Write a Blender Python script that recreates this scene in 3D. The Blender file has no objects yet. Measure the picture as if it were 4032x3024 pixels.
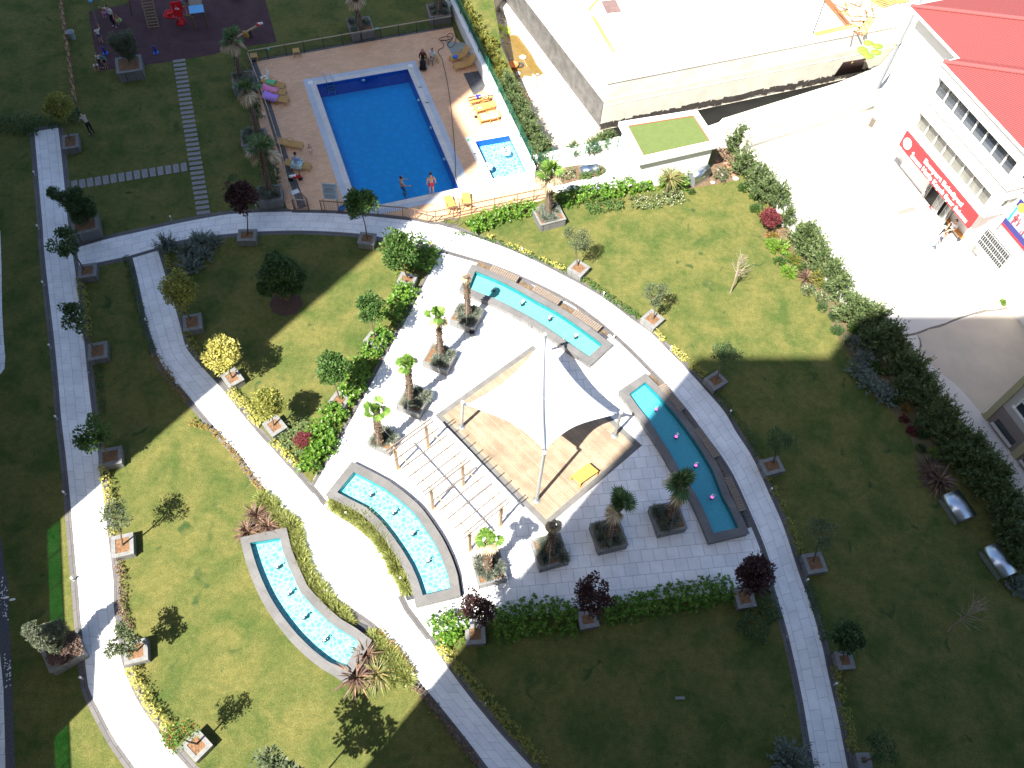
import bpy, bmesh, math, random
import numpy as np
from mathutils import Vector, Matrix
from mathutils.geometry import tessellate_polygon
S = bpy.context.scene
COL = S.collection
R = math.radians
# ------------------------------------------------------------------ camera
FPX, PX, PY, HC = 3290.0, 2016.0, 1512.0, 38.4
down = Vector((1865 - PX, -(3560 - PY), -FPX)).normalized()
up = -down
fw = Vector((0, 0, -1)); fy = (fw - up * fw.dot(up)).normalized(); fx = fy.cross(up)
RW = Matrix((fx, fy, up))
cd = bpy.data.cameras.new('camera'); cam = bpy.data.objects.new('camera', cd); COL.objects.link(cam)
cd.sensor_width = 36; cd.lens = FPX / 4032 * 36; cd.clip_end = 600; cd.clip_start = 0.5
cam.matrix_world = Matrix.Translation((0, 0, HC)) @ RW.to_4x4()
S.camera = cam
# ------------------------------------------------------------------ light
AZ, EL = 55.5, 55.0          # direction the shadows fall, height of the sun
tosun = Vector((-math.cos(R(AZ)) * math.cos(R(EL)), -math.sin(R(AZ)) * math.cos(R(EL)), math.sin(R(EL))))
w = bpy.data.worlds.new('World'); S.world = w; w.use_nodes = True
nt = w.node_tree; bg = nt.nodes['Background']
sk = nt.nodes.new('ShaderNodeTexSky'); sk.sky_type = 'NISHITA'; sk.sun_disc = False
sk.sun_elevation = R(EL); sk.sun_rotation = math.atan2(tosun.x, tosun.y)
sk.air_density = 1.0; sk.dust_density = 1.5; sk.ozone_density = 1.2
nt.links.new(sk.outputs[0], bg.inputs[0]); bg.inputs[1].default_value = 0.075
sl = bpy.data.lights.new('sun', 'SUN'); sl.energy = 5.0; sl.angle = R(0.53); sl.color = (1, 0.95, 0.86)
so = bpy.data.objects.new('sun', sl); COL.objects.link(so)
so.rotation_euler = (-tosun).to_track_quat('-Z', 'Y').to_euler(); so.location = (0, 0, 90)
S.view_settings.view_transform = 'Standard'; S.view_settings.look = 'None'
S.view_settings.exposure = 1.65; S.view_settings.gamma = 1
S.cycles.max_bounces = 6; S.cycles.transparent_max_bounces = 8
S.cycles.caustics_reflective = False; S.cycles.caustics_refractive = False

# ------------------------------------------------------------------ pixel -> ground
t6, t45 = 1000 / 1659, 1000 / 2212
TL = dict(A=(0, 0, t6), B=(900, 0, t6), C=(1600, 0, t6), D=(2300, 0, t6), E=(3032, 0, t6), F=(0, 800, t6), G=(900, 800, t6),
          H=(1700, 900, t6), I=(2300, 900, t6), J=(3032, 900, t6), K=(0, 1700, t6), L=(800, 1700, t6), M=(1600, 1800, t6),
          N=(2400, 1700, t6), O=(3032, 1700, t6), P=(0, 2300, t45), Q=(1000, 2300, t45), R=(2000, 2300, t45), S=(3032, 2300, t45),
          p=(1500, 1600, 600 / 1659), u=(3500, 200, 532 / 2206), v=(3500, 500, 532 / 2206), x=(3500, 900, 532 / 2206),
          a=(1800, 100, 400 / 2212), b=(1000, 700, 300 / 2212), c=(1500, 100, 400 / 2212), d=(1700, 600, 400 / 2212),
          e=(1300, 650, 400 / 2212), q=(350, 0, 400 / 2212), n=(0, 0, 1.0), y=(3700, 1400, 500 / 1659))
def ray(u, v): return RW @ Vector((u - PX, -(v - PY), -FPX))
def px(t, x, y):
    o = TL[t]; return o[0] + x * o[2], o[1] + y * o[2]
def W(t, x, y, z=0.0):
    u, v = px(t, x, y); d = ray(u, v); k = (HC - z) / -d.z
    return Vector((d.x * k, d.y * k, z))
def WL(t, pts, z=0.0): return [W(t, x, y, z) for x, y in pts]
def onplane(t, x, y, A, B):
    u, v = px(t, x, y); d = ray(u, v); n = Vector((-(B - A).y, (B - A).x)); k = (A.x * n.x + A.y * n.y) / (d.x * n.x + d.y * n.y)
    return Vector((d.x * k, d.y * k, HC + d.z * k))
def mpp(p): return (Vector((0, 0, HC)) - p).length / math.hypot(FPX, 0) * 1.0   # metres a native pixel spans there
# ------------------------------------------------------------------ materials
MATS = {}
def mat(name, col, rough=0.7, metal=0.0, noise=0.0, nscale=3.0, bump=0.0, bscale=30.0, col2=None, spec=0.4):
    if name in MATS: return MATS[name]
    m = bpy.data.materials.new(name); m.use_nodes = True; MATS[name] = m
    t = m.node_tree; b = t.nodes['Principled BSDF']
    b.inputs['Roughness'].default_value = rough; b.inputs['Metallic'].default_value = metal
    b.inputs['Specular IOR Level'].default_value = spec
    c = tuple(col) + (1,); b.inputs['Base Color'].default_value = c
    if noise or col2 or bump: tc = t.nodes.new('ShaderNodeTexCoord')
    if noise or col2:
        c2 = tuple(col2) + (1,) if col2 else tuple(x * (1 - noise) for x in col) + (1,)
        n = t.nodes.new('ShaderNodeTexNoise'); n.inputs['Scale'].default_value = nscale; n.inputs['Detail'].default_value = 6; n.inputs['Roughness'].default_value = 0.65
        r = t.nodes.new('ShaderNodeValToRGB'); r.color_ramp.elements[0].position = 0.35; r.color_ramp.elements[1].position = 0.68
        r.color_ramp.elements[0].color = c2; r.color_ramp.elements[1].color = c
        t.links.new(tc.outputs['Object'], n.inputs['Vector']); t.links.new(n.outputs[0], r.inputs[0]); t.links.new(r.outputs[0], b.inputs['Base Color'])
    if bump:
        n = t.nodes.new('ShaderNodeTexNoise'); n.inputs['Scale'].default_value = bscale; n.inputs['Detail'].default_value = 5
        bp = t.nodes.new('ShaderNodeBump'); bp.inputs['Strength'].default_value = bump; bp.inputs['Distance'].default_value = 0.03
        t.links.new(tc.outputs['Object'], n.inputs['Vector']); t.links.new(n.outputs[0], bp.inputs['Height']); t.links.new(bp.outputs[0], b.inputs['Normal'])
    return m
def leafmat(name, c1, c2, c3=None, trans=0.25, rough=0.55):
    if name in MATS: return MATS[name]
    m = bpy.data.materials.new(name); m.use_nodes = True; MATS[name] = m; t = m.node_tree
    b = t.nodes['Principled BSDF']; b.inputs['Roughness'].default_value = rough; b.inputs['Specular IOR Level'].default_value = 0.3
    g = t.nodes.new('ShaderNodeNewGeometry'); r = t.nodes.new('ShaderNodeValToRGB')
    r.color_ramp.elements[0].color = tuple(c1) + (1,); r.color_ramp.elements[1].color = tuple(c2) + (1,)
    r.color_ramp.elements[1].position = 0.8
    if c3: e = r.color_ramp.elements.new(0.95); e.color = tuple(c3) + (1,)
    t.links.new(g.outputs['Random Per Island'], r.inputs[0]); t.links.new(r.outputs[0], b.inputs['Base Color'])
    tr = t.nodes.new('ShaderNodeBsdfTranslucent'); mx = t.nodes.new('ShaderNodeMixShader'); mx.inputs[0].default_value = trans
    t.links.new(r.outputs[0], tr.inputs[0]); t.links.new(b.outputs[0], mx.inputs[1]); t.links.new(tr.outputs[0], mx.inputs[2])
    t.links.new(mx.outputs[0], t.nodes['Material Output'].inputs[0])
    return m
def tilemat(name, col, col2, mortar, bw, bh, ms=0.008, rot=0.0, uv=False, off=0.5, rough=0.6, noise=0.17, msoft=0.1, stain=None):
    m = bpy.data.materials.new(name); m.use_nodes = True; MATS[name] = m; t = m.node_tree; b = t.nodes['Principled BSDF']
    b.inputs['Roughness'].default_value = rough; b.inputs['Specular IOR Level'].default_value = 0.3
    tc = t.nodes.new('ShaderNodeTexCoord'); mp = t.nodes.new('ShaderNodeMapping'); mp.inputs['Rotation'].default_value = (0, 0, R(rot))
    t.links.new(tc.outputs['UV' if uv else 'Object'], mp.inputs[0])
    br = t.nodes.new('ShaderNodeTexBrick'); br.offset = off; br.inputs['Scale'].default_value = 1
    br.inputs['Color1'].default_value = tuple(col) + (1,); br.inputs['Color2'].default_value = tuple(col2) + (1,); br.inputs['Mortar'].default_value = tuple(mortar) + (1,)
    br.inputs['Mortar Size'].default_value = ms; br.inputs['Mortar Smooth'].default_value = msoft; br.inputs['Brick Width'].default_value = bw; br.inputs['Row Height'].default_value = bh
    t.links.new(mp.outputs[0], br.inputs['Vector'])
    n = t.nodes.new('ShaderNodeTexNoise'); n.inputs['Scale'].default_value = 0.9; n.inputs['Detail'].default_value = 8; n.inputs['Roughness'].default_value = 0.7
    t.links.new(tc.outputs['Object'], n.inputs['Vector'])
    mr = t.nodes.new('ShaderNodeMapRange'); mr.inputs['From Min'].default_value = 0.3; mr.inputs['From Max'].default_value = 0.7; mr.inputs['To Min'].default_value = 1 - noise; mr.inputs['To Max'].default_value = 1 + noise * 0.5
    t.links.new(n.outputs[0], mr.inputs[0])
    mu = t.nodes.new('ShaderNodeMix'); mu.data_type = 'RGBA'; mu.blend_type = 'MULTIPLY'; mu.inputs[0].default_value = 1
    t.links.new(br.outputs['Color'], mu.inputs[6]); t.links.new(mr.outputs[0], mu.inputs[7])
    last = mu.outputs[2]
    if stain:
        n2 = t.nodes.new('ShaderNodeTexNoise'); n2.inputs['Scale'].default_value = 0.45; n2.inputs['Detail'].default_value = 6
        t.links.new(tc.outputs['Object'], n2.inputs['Vector'])
        r2 = t.nodes.new('ShaderNodeValToRGB'); r2.color_ramp.elements[0].position = 0.6; r2.color_ramp.elements[1].position = 0.72
        r2.color_ramp.elements[0].color = (0, 0, 0, 1); r2.color_ramp.elements[1].color = (0.6, 0.6, 0.6, 1)
        t.links.new(n2.outputs[0], r2.inputs[0])
        m2 = t.nodes.new('ShaderNodeMix'); m2.data_type = 'RGBA'; m2.inputs[7].default_value = tuple(stain) + (1,)
        t.links.new(r2.outputs[0], m2.inputs[0]); t.links.new(last, m2.inputs[6]); last = m2.outputs[2]
    t.links.new(last, b.inputs['Base Color'])
    return m
def grassmat():
    m = bpy.data.materials.new('grass'); m.use_nodes = True; t = m.node_tree; b = t.nodes['Principled BSDF']
    b.inputs['Roughness'].default_value = 0.9; b.inputs['Specular IOR Level'].default_value = 0.1
    tc = t.nodes.new('ShaderNodeTexCoord')
    def nz(sc, det, ro=0.6, dist=0):
        n = t.nodes.new('ShaderNodeTexNoise'); n.inputs['Scale'].default_value = sc; n.inputs['Detail'].default_value = det; n.inputs['Roughness'].default_value = ro; n.inputs['Distortion'].default_value = dist
        t.links.new(tc.outputs['Object'], n.inputs['Vector']); return n
    def ramp(n, p0, c0, p1, c1):
        r = t.nodes.new('ShaderNodeValToRGB'); r.color_ramp.elements[0].position = p0; r.color_ramp.elements[1].position = p1
        r.color_ramp.elements[0].color = c0 + (1,); r.color_ramp.elements[1].color = c1 + (1,); t.links.new(n.outputs[0], r.inputs[0]); return r
    def mix(a, bb, f=None, mode='MIX', fac=1.0):
        x = t.nodes.new('ShaderNodeMix'); x.data_type = 'RGBA'; x.blend_type = mode; x.inputs[0].default_value = fac
        if f: t.links.new(f, x.inputs[0])
        t.links.new(a, x.inputs[6]); t.links.new(bb, x.inputs[7]); return x.outputs[2]
    big = ramp(nz(0.55, 5, 0.6, 0.4), 0.34, (0.074, 0.108, 0.030), 0.6, (0.155, 0.152, 0.052))
    mid = ramp(nz(3.2, 5, 0.7), 0.3, (0.68, 0.74, 0.65), 0.7, (1.15, 1.1, 1.1))
    fin = ramp(nz(16, 6, 0.8), 0.32, (0.45, 0.53, 0.42), 0.7, (1.5, 1.4, 1.4))
    spot = ramp(nz(0.9, 2, 0.5, 1.0), 0.24, (1, 1, 1), 0.34, (0, 0, 0))
    dk = t.nodes.new('ShaderNodeRGB'); dk.outputs[0].default_value = (0.05, 0.085, 0.03, 1)
    c = mix(big.outputs[0], dk.outputs[0], spot.outputs[0])
    c = mix(c, mid.outputs[0], mode='MULTIPLY'); c = mix(c, fin.outputs[0], mode='MULTIPLY')
    t.links.new(c, b.inputs['Base Color'])
    bp = t.nodes.new('ShaderNodeBump'); bp.inputs['Strength'].default_value = 0.9; bp.inputs['Distance'].default_value = 0.05
    t.links.new(nz(22, 5, 0.8).outputs[0], bp.inputs['Height']); t.links.new(bp.outputs[0], b.inputs['Normal'])
    MATS['grass'] = m; return m
def watermat(name, tint, bumps=0.35, bscale=5.0, gl=0.9, milky=0.0):
    m = bpy.data.materials.new(name); m.use_nodes = True; t = m.node_tree; out = t.nodes['Material Output']
    t.nodes.remove(t.nodes['Principled BSDF'])
    tr = t.nodes.new('ShaderNodeBsdfTransparent'); tr.inputs[0].default_value = tuple(tint) + (1,)
    g = t.nodes.new('ShaderNodeBsdfGlossy'); g.inputs['Roughness'].default_value = 0.04; g.inputs[0].default_value = (gl, gl, gl, 1)
    f = t.nodes.new('ShaderNodeFresnel'); f.inputs[0].default_value = 1.33
    mx = t.nodes.new('ShaderNodeMixShader'); tc = t.nodes.new('ShaderNodeTexCoord')
    n = t.nodes.new('ShaderNodeTexNoise'); n.inputs['Scale'].default_value = bscale; n.inputs['Detail'].default_value = 3; n.inputs['Distortion'].default_value = 0.6
    bp = t.nodes.new('ShaderNodeBump'); bp.inputs['Strength'].default_value = bumps; bp.inputs['Distance'].default_value = 0.05
    t.links.new(tc.outputs['Object'], n.inputs['Vector']); t.links.new(n.outputs[0], bp.inputs['Height'])
    t.links.new(bp.outputs[0], g.inputs['Normal']); t.links.new(bp.outputs[0], f.inputs['Normal'])
    t.links.new(f.outputs[0], mx.inputs[0]); t.links.new(tr.outputs[0], mx.inputs[1]); t.links.new(g.outputs[0], mx.inputs[2])
    last = mx.outputs[0]
    if milky:
        d = t.nodes.new('ShaderNodeBsdfDiffuse'); d.inputs[0].default_value = (0.5, 0.8, 0.85, 1)
        m2 = t.nodes.new('ShaderNodeMixShader'); m2.inputs[0].default_value = milky
        t.links.new(last, m2.inputs[1]); t.links.new(d.outputs[0], m2.inputs[2]); last = m2.outputs[0]
    t.links.new(last, out.inputs[0]); MATS[name] = m; return m
def mosaic_causticmat(name, c1, c2, scale=7.0, c3=None):  # voronoi tiles; a paler edge colour paints caustic light into the floor
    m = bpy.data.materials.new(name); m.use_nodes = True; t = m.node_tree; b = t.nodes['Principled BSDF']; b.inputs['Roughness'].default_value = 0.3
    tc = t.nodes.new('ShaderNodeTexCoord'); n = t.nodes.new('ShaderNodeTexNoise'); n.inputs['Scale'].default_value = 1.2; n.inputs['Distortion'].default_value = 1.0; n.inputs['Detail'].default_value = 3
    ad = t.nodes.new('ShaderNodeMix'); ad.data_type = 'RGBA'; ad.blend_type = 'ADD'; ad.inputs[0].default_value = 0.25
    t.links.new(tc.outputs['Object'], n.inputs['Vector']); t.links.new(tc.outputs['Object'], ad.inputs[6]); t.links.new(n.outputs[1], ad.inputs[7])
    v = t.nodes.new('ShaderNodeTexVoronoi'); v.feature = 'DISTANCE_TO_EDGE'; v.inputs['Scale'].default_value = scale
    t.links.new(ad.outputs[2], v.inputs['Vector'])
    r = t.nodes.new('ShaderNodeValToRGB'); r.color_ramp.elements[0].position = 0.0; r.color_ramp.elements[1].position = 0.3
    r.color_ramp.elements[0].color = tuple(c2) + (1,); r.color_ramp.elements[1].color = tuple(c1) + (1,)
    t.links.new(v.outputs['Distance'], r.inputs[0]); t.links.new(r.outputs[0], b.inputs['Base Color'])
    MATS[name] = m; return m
grassmat()
M_pave = tilemat('pale_paving', (0.74, 0.74, 0.745), (0.82, 0.815, 0.81), (0.42, 0.42, 0.43), 0.62, 0.62, 0.012, rot=-10, off=0.5)
M_pathuv = tilemat('pale_path_paving', (0.74, 0.74, 0.745), (0.82, 0.815, 0.81), (0.42, 0.42, 0.43), 0.9, 0.5, 0.010, uv=True, off=0.5)
M_kerb = tilemat('dark_stone_kerb', (0.105, 0.10, 0.10), (0.14, 0.13, 0.13), (0.05, 0.05, 0.05), 0.9, 3.0, 0.012, uv=True)
M_stone = mat('grey_andesite', (0.225, 0.225, 0.22), 0.8, noise=0.3, nscale=4, bump=0.2)
M_stone2 = tilemat('grey_andesite_cladding', (0.16, 0.16, 0.16), (0.20, 0.198, 0.195), (0.07, 0.07, 0.07), 0.5, 0.9, 0.010, rot=20)
M_deck = tilemat('terracotta_tiles', (0.66, 0.40, 0.235), (0.74, 0.455, 0.275), (0.50, 0.29, 0.17), 0.36, 0.18, 0.009, rot=-21, noise=0.15, stain=(0.50, 0.33, 0.17))
M_coping = tilemat('pool_coping', (0.62, 0.60, 0.56), (0.66, 0.64, 0.6), (0.45, 0.45, 0.45), 0.5, 0.25, 0.008, rot=-21)
M_grate = tilemat('pool_grate', (0.50, 0.55, 0.62), (0.54, 0.58, 0.64), (0.4, 0.43, 0.47), 1.2, 0.06, 0.01, rot=-21)
def woodmat(name, c1, c2, rot, bw=2.4, bh=0.11, gap=(0.09, 0.06, 0.04)):
    return tilemat(name, c1, c2, gap, bw, bh, 0.006, rot=rot, off=0.37, noise=0.35, rough=0.7)
M_plaz = mat('plaza_soil', (0.24, 0.13, 0.065), 0.95, noise=0.5, nscale=9, bump=0.6, bscale=25)
M_mulch = mat('brown_mulch', (0.11, 0.06, 0.045), 0.95, noise=0.5, nscale=10, bump=0.6)
M_concrete = mat('white_concrete', (0.72, 0.70, 0.66), 0.85, col2=(0.60, 0.55, 0.45), nscale=0.5, bump=0.15)
M_conc2 = mat('cream_formwork_concrete', (0.66, 0.64, 0.55), 0.85, noise=0.2, nscale=1.2, bump=0.15)
M_darkc = mat('dark_damp_concrete', (0.07, 0.06, 0.055), 0.9, noise=0.5, nscale=2)
M_white = mat('white_paint', (0.78, 0.77, 0.74), 0.5)
M_metal = mat('brushed_steel', (0.55, 0.6, 0.66), 0.28, 1.0)
M_galv = mat('galvanised_steel', (0.42, 0.45, 0.46), 0.45, 0.6, noise=0.2, nscale=12)
M_bronze = mat('bronze_rail', (0.20, 0.13, 0.085), 0.5, 0.2)
M_bronzel = mat('beige_rail', (0.42, 0.34, 0.24), 0.5, 0.1)
M_black = mat('black_paint', (0.015, 0.015, 0.016), 0.5)
M_dkgrey = mat('dark_grey', (0.055, 0.06, 0.07), 0.7, noise=0.3)
M_bark = mat('bark', (0.17, 0.13, 0.09), 0.9, noise=0.4, nscale=20)
M_barkd = mat('dark_bark', (0.10, 0.085, 0.07), 0.9, noise=0.4, nscale=20)
M_palmbark = leafmat('palm_boots', (0.13, 0.075, 0.05), (0.36, 0.24, 0.17), (0.5, 0.4, 0.3), 0.0)
M_resin = mat('tan_resin', (0.52, 0.30, 0.085), 0.5)
M_timber = mat('pale_timber', (0.46, 0.31, 0.19), 0.7, noise=0.3, nscale=7)
M_timber2 = mat('weathered_timber', (0.25, 0.20, 0.16), 0.8, noise=0.3, nscale=9)
# ------------------------------------------------------------------ object helpers
def tag(o, label=None, cat=None, group=None, kind=None):
    if label: o['label'] = label
    if cat: o['category'] = cat
    if group: o['group'] = group
    if kind: o['kind'] = kind
    return o
def link(name, me, parent=None, loc=None, rz=None, mats=None):
    o = bpy.data.objects.new(name, me); COL.objects.link(o)
    if parent: o.parent = parent
    if loc is not None: o.location = loc
    if rz is not None: o.rotation_euler = (0, 0, rz)
    if mats:
        for m in (mats if isinstance(mats, (list, tuple)) else [mats]): me.materials.append(m)
    return o
def empty(name, loc=(0, 0, 0), rz=0.0, label=None, cat=None, group=None, sc=1.0):
    o = bpy.data.objects.new(name, None); COL.objects.link(o); o.location = loc; o.rotation_euler = (0, 0, rz); o.scale = (sc, sc, sc); o.empty_display_size = 0.2
    return tag(o, label, cat, group)
def copy_tree(o, parent=None):
    c = o.copy(); COL.objects.link(c); c.parent = parent
    for ch in [x for x in o.children]: copy_tree(ch, c)
    return c
def quads(vs, name='leaves'):
    """vs: (n,4,3) array -> mesh of separate quads"""
    vs = np.asarray(vs, dtype=np.float32); n = len(vs); me = bpy.data.meshes.new(name)
    me.vertices.add(n * 4); me.vertices.foreach_set('co', vs.reshape(-1))
    me.loops.add(n * 4); me.loops.foreach_set('vertex_index', np.arange(n * 4, dtype=np.int32))
    me.polygons.add(n); me.polygons.foreach_set('loop_start', np.arange(0, n * 4, 4, dtype=np.int32)); me.polygons.foreach_set('loop_total', np.full(n, 4, dtype=np.int32))
    me.update(); me.validate(); return me
class MB:
    def __init__(s): s.b = bmesh.new(); s.mi = 0
    def _m(s, fs):
        for f in fs: f.material_index = s.mi
    def box(s, c, d, rz=0.0, M=None):
        X = Matrix.Translation(c) @ Matrix.Rotation(rz, 4, 'Z')
        if M is not None: X = M @ X
        r = bmesh.ops.create_cube(s.b, size=1, matrix=X @ Matrix.Diagonal((d[0], d[1], d[2], 1)))
        s._m({f for v in r['verts'] for f in v.link_faces}); return s
    def tube(s, pts, rad, n=8, cap=True):
        pts = [Vector(p) for p in pts]; rs = rad if isinstance(rad, (list, tuple)) else [rad] * len(pts); rings = []
        for i, p in enumerate(pts):
            d = (pts[min(i + 1, len(pts) - 1)] - pts[max(i - 1, 0)]).normalized()
            a = Vector((0, 0, 1)) if abs(d.z) < 0.9 else Vector((1, 0, 0))
            x = d.cross(a).normalized(); y = d.cross(x)
            rings.append([s.b.verts.new(p + (x * math.cos(2 * math.pi * k / n) + y * math.sin(2 * math.pi * k / n)) * rs[i]) for k in range(n)])
        fs = []
        for a, b in zip(rings, rings[1:]):
            for k in range(n): fs.append(s.b.faces.new((a[k], a[(k + 1) % n], b[(k + 1) % n], b[k])))
        if cap: fs.append(s.b.faces.new(rings[0][::-1])); fs.append(s.b.faces.new(rings[-1]))
        s._m(fs); return s
    def beam(s, a, b, wd, ht, up=Vector((0, 0, 1))):
        a = Vector(a); b = Vector(b); d = (b - a); L = d.length; d.normalize(); x = d.cross(up)
        if x.length < 1e-4: x = Vector((1, 0, 0))
        x.normalize(); z = x.cross(d); m = (a + b) / 2
        X = Matrix(((x.x, d.x, z.x, m.x), (x.y, d.y, z.y, m.y), (x.z, d.z, z.z, m.z), (0, 0, 0, 1)))
        r = bmesh.ops.create_cube(s.b, size=1, matrix=X @ Matrix.Diagonal((wd, L, ht, 1)))
        s._m({f for v in r['verts'] for f in v.link_faces}); return s
    def prism(s, pts, z0, z1, bottom=True):
        pts = [Vector(p) for p in pts]; n = len(pts); tr = tessellate_polygon([[Vector((p.x, p.y, 0)) for p in pts]])
        lo = [s.b.verts.new((p.x, p.y, z0)) for p in pts]; hi = [s.b.verts.new((p.x, p.y, z1)) for p in pts]; fs = []
        for k in range(n): fs.append(s.b.faces.new((lo[k], lo[(k + 1) % n], hi[(k + 1) % n], hi[k])))
        for a, b_, c in tr:
            fs.append(s.b.faces.new((hi[a], hi[b_], hi[c])))
            if bottom: fs.append(s.b.faces.new((lo[c], lo[b_], lo[a])))
        s._m(fs); return s
    def face(s, pts):
        f = s.b.faces.new([s.b.verts.new(p) for p in pts]); s._m([f]); return s
    def ball(s, c, r, sub=2, sc=(1, 1, 1)):
        q = bmesh.ops.create_icosphere(s.b, subdivisions=sub, radius=r, matrix=Matrix.Translation(c) @ Matrix.Diagonal((sc[0], sc[1], sc[2], 1)))
        fs = {f for v in q['verts'] for f in v.link_faces}; s._m(fs)
        for f in fs: f.smooth = True
        return s
    def lathe(s, prof, c=(0, 0, 0), n=20):
        c = Vector(c); rings = [[s.b.verts.new(c + Vector((r * math.cos(2 * math.pi * k / n), r * math.sin(2 * math.pi * k / n), z))) for k in range(n)] for r, z in prof]
        for a, b in zip(rings, rings[1:]):
            for k in range(n):
                f = s.b.faces.new((a[k], a[(k + 1) % n], b[(k + 1) % n], b[k])); f.material_index = s.mi; f.smooth = True
        return s
    def build(s, name, m, parent=None, bevel=0.0, smooth=False, recalc=True):
        if recalc: bmesh.ops.recalc_face_normals(s.b, faces=s.b.faces)
        me = bpy.data.meshes.new(name); s.b.to_mesh(me); s.b.free()
        o = link(name, me, parent, mats=m)
        if smooth:
            for p in me.polygons: p.use_smooth = True
        if bevel:
            md = o.modifiers.new('bevel', 'BEVEL'); md.width = bevel; md.segments = 2; md.limit_method = 'ANGLE'
        return o
def sheet(name, loops, z, m, kind='structure', parent=None, label=None, cat=None):
    """flat polygon (outer loop, then holes)"""
    loops = [[Vector((p[0], p[1], 0)) for p in l] for l in loops]
    tr = tessellate_polygon(loops); vs = [p for l in loops for p in l]; me = bpy.data.meshes.new(name)
    fs = []
    for a, b, c in tr:
        n = (vs[b] - vs[a]).cross(vs[c] - vs[a]); fs.append((a, b, c) if n.z > 0 else (a, c, b))
    me.from_pydata([(v.x, v.y, z) for v in vs], [], fs); me.update()
    o = link(name, me, parent, mats=m)
    if not parent: tag(o, label, cat, None, kind)
    return o
def smooth_line(pts, step=0.5):
    """Catmull-Rom resample of a ground polyline"""
    P_ = [Vector(p) for p in pts]; P_ = [P_[0] * 2 - P_[1]] + P_ + [P_[-1] * 2 - P_[-2]]; out = []
    for i in range(1, len(P_) - 2):
        n = max(1, int((P_[i + 1] - P_[i]).length / step))
        for k in range(n):
            t = k / n; a, b, c, d = P_[i - 1], P_[i], P_[i + 1], P_[i + 2]
            out.append(0.5 * ((2 * b) + (c - a) * t + (2 * a - 5 * b + 4 * c - d) * t * t + (3 * b - a - 3 * c + d) * t ** 3))
    out.append(P_[-2]); return out
def resample(pts, n):
    L = [0.0]
    for a, b in zip(pts, pts[1:]): L.append(L[-1] + (b - a).length)
    out = []; j = 0
    for i in range(n):
        s = L[-1] * i / (n - 1)
        while j < len(L) - 2 and L[j + 1] < s: j += 1
        k = (s - L[j]) / max(1e-9, L[j + 1] - L[j]); out.append(pts[j].lerp(pts[j + 1], min(1, k)))
    return out, L[-1]
def offset(pts, d):
    out = []
    for i, p in enumerate(pts):
        t = pts[min(i + 1, len(pts) - 1)] - pts[max(i - 1, 0)]; t.z = 0; t.normalize(); out.append(p + Vector((-t.y, t.x, 0)) * d)
    return out
def strip(name, left, right, z, m, n=120):
    l, L = resample(left, n); r, _ = resample(right, n); me = bpy.data.meshes.new(name)
    vs = []; uv = []
    for i in range(n): vs += [(l[i].x, l[i].y, z), (r[i].x, r[i].y, z)]; w_ = (r[i] - l[i]).length; uv.append((L * i / (n - 1), -w_ / 2, w_ / 2))
    fs = [(2 * i, 2 * i + 1, 2 * i + 3, 2 * i + 2) for i in range(n - 1)]
    me.from_pydata(vs, [], fs); me.update()
    if me.polygons[0].normal.z < 0: me.flip_normals()
    ul = me.uv_layers.new(name='UVMap')
    for lp in me.loops:
        i = lp.vertex_index; ul.data[lp.index].uv = (uv[i // 2][0], uv[i // 2][1 + i % 2])
    return tag(link(name, me, mats=m), kind='structure')
def kerb(line, d0, d1, z=0.004, name='kerb'):
    l = offset(line, d0); r = offset(line, d1); return strip(name, l, r, z, M_kerb, n=max(8, len(line)))
CAMF = -(RW @ Vector((0, 0, 1)))
def mpp(p): return (Vector(p) - Vector((0, 0, HC))).dot(CAMF) / FPX
def fitz(u, v, base, z0, z1):
    """height on the pixel's ray that comes nearest to standing over base"""
    best = None
    d = ray(u, v)
    for i in range(60):
        z = z0 + (z1 - z0) * i / 59; k = (HC - z) / -d.z; p = Vector((d.x * k, d.y * k, z)); e = math.hypot(p.x - base.x, p.y - base.y)
        if best is None or e < best[0]: best = (e, p)
    return best[1]
# ================================================================== GROUND AND PITS
pool = [Vector(p) for p in WL('n', [(1246, 334), (1605, 273), (1806, 740), (1415, 823)])]
kid = [Vector(p) for p in WL('C', [(450, 925), (680, 885), (795, 1122), (565, 1168)])]
def grow(q, d):
    c = sum(q, Vector()) / len(q); out = []
    n = len(q)
    for i in range(n):
        a = (q[i] - q[i - 1]).normalized(); b = (q[(i + 1) % n] - q[i]).normalized()
        na = Vector((a.y, -a.x, 0)); nb = Vector((b.y, -b.x, 0))
        if na.dot(q[i] - c) < 0: na = -na
        if nb.dot(q[i] - c) < 0: nb = -nb
        m = (na + nb); out.append(q[i] + m * (d / (1 + na.dot(nb))))
    return out
PITZ = -2.5
pit = WL('C', [(560, -60), (620, 300), (760, 620), (880, 870), (945, 985), (1100, 1000), (1230, 955), (1400, 900)]) + WL('D', [(300, 900), (735, 850), (880, 800), (905, 772), (1659, 540)]) + WL('E', [(600, 475), (720, 420), (900, 200), (1000, 60), (960, -300)]) + [Vector((30, 90, 0)), Vector((8, 90, 0))]
ground = sheet('ground', [[(-200, -200), (200, -200), (200, 260), (-200, 260)], [p.to_tuple() for p in pool], [p.to_tuple() for p in kid], [p.to_tuple() for p in pit]], 0, MATS['grass'])
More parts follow.
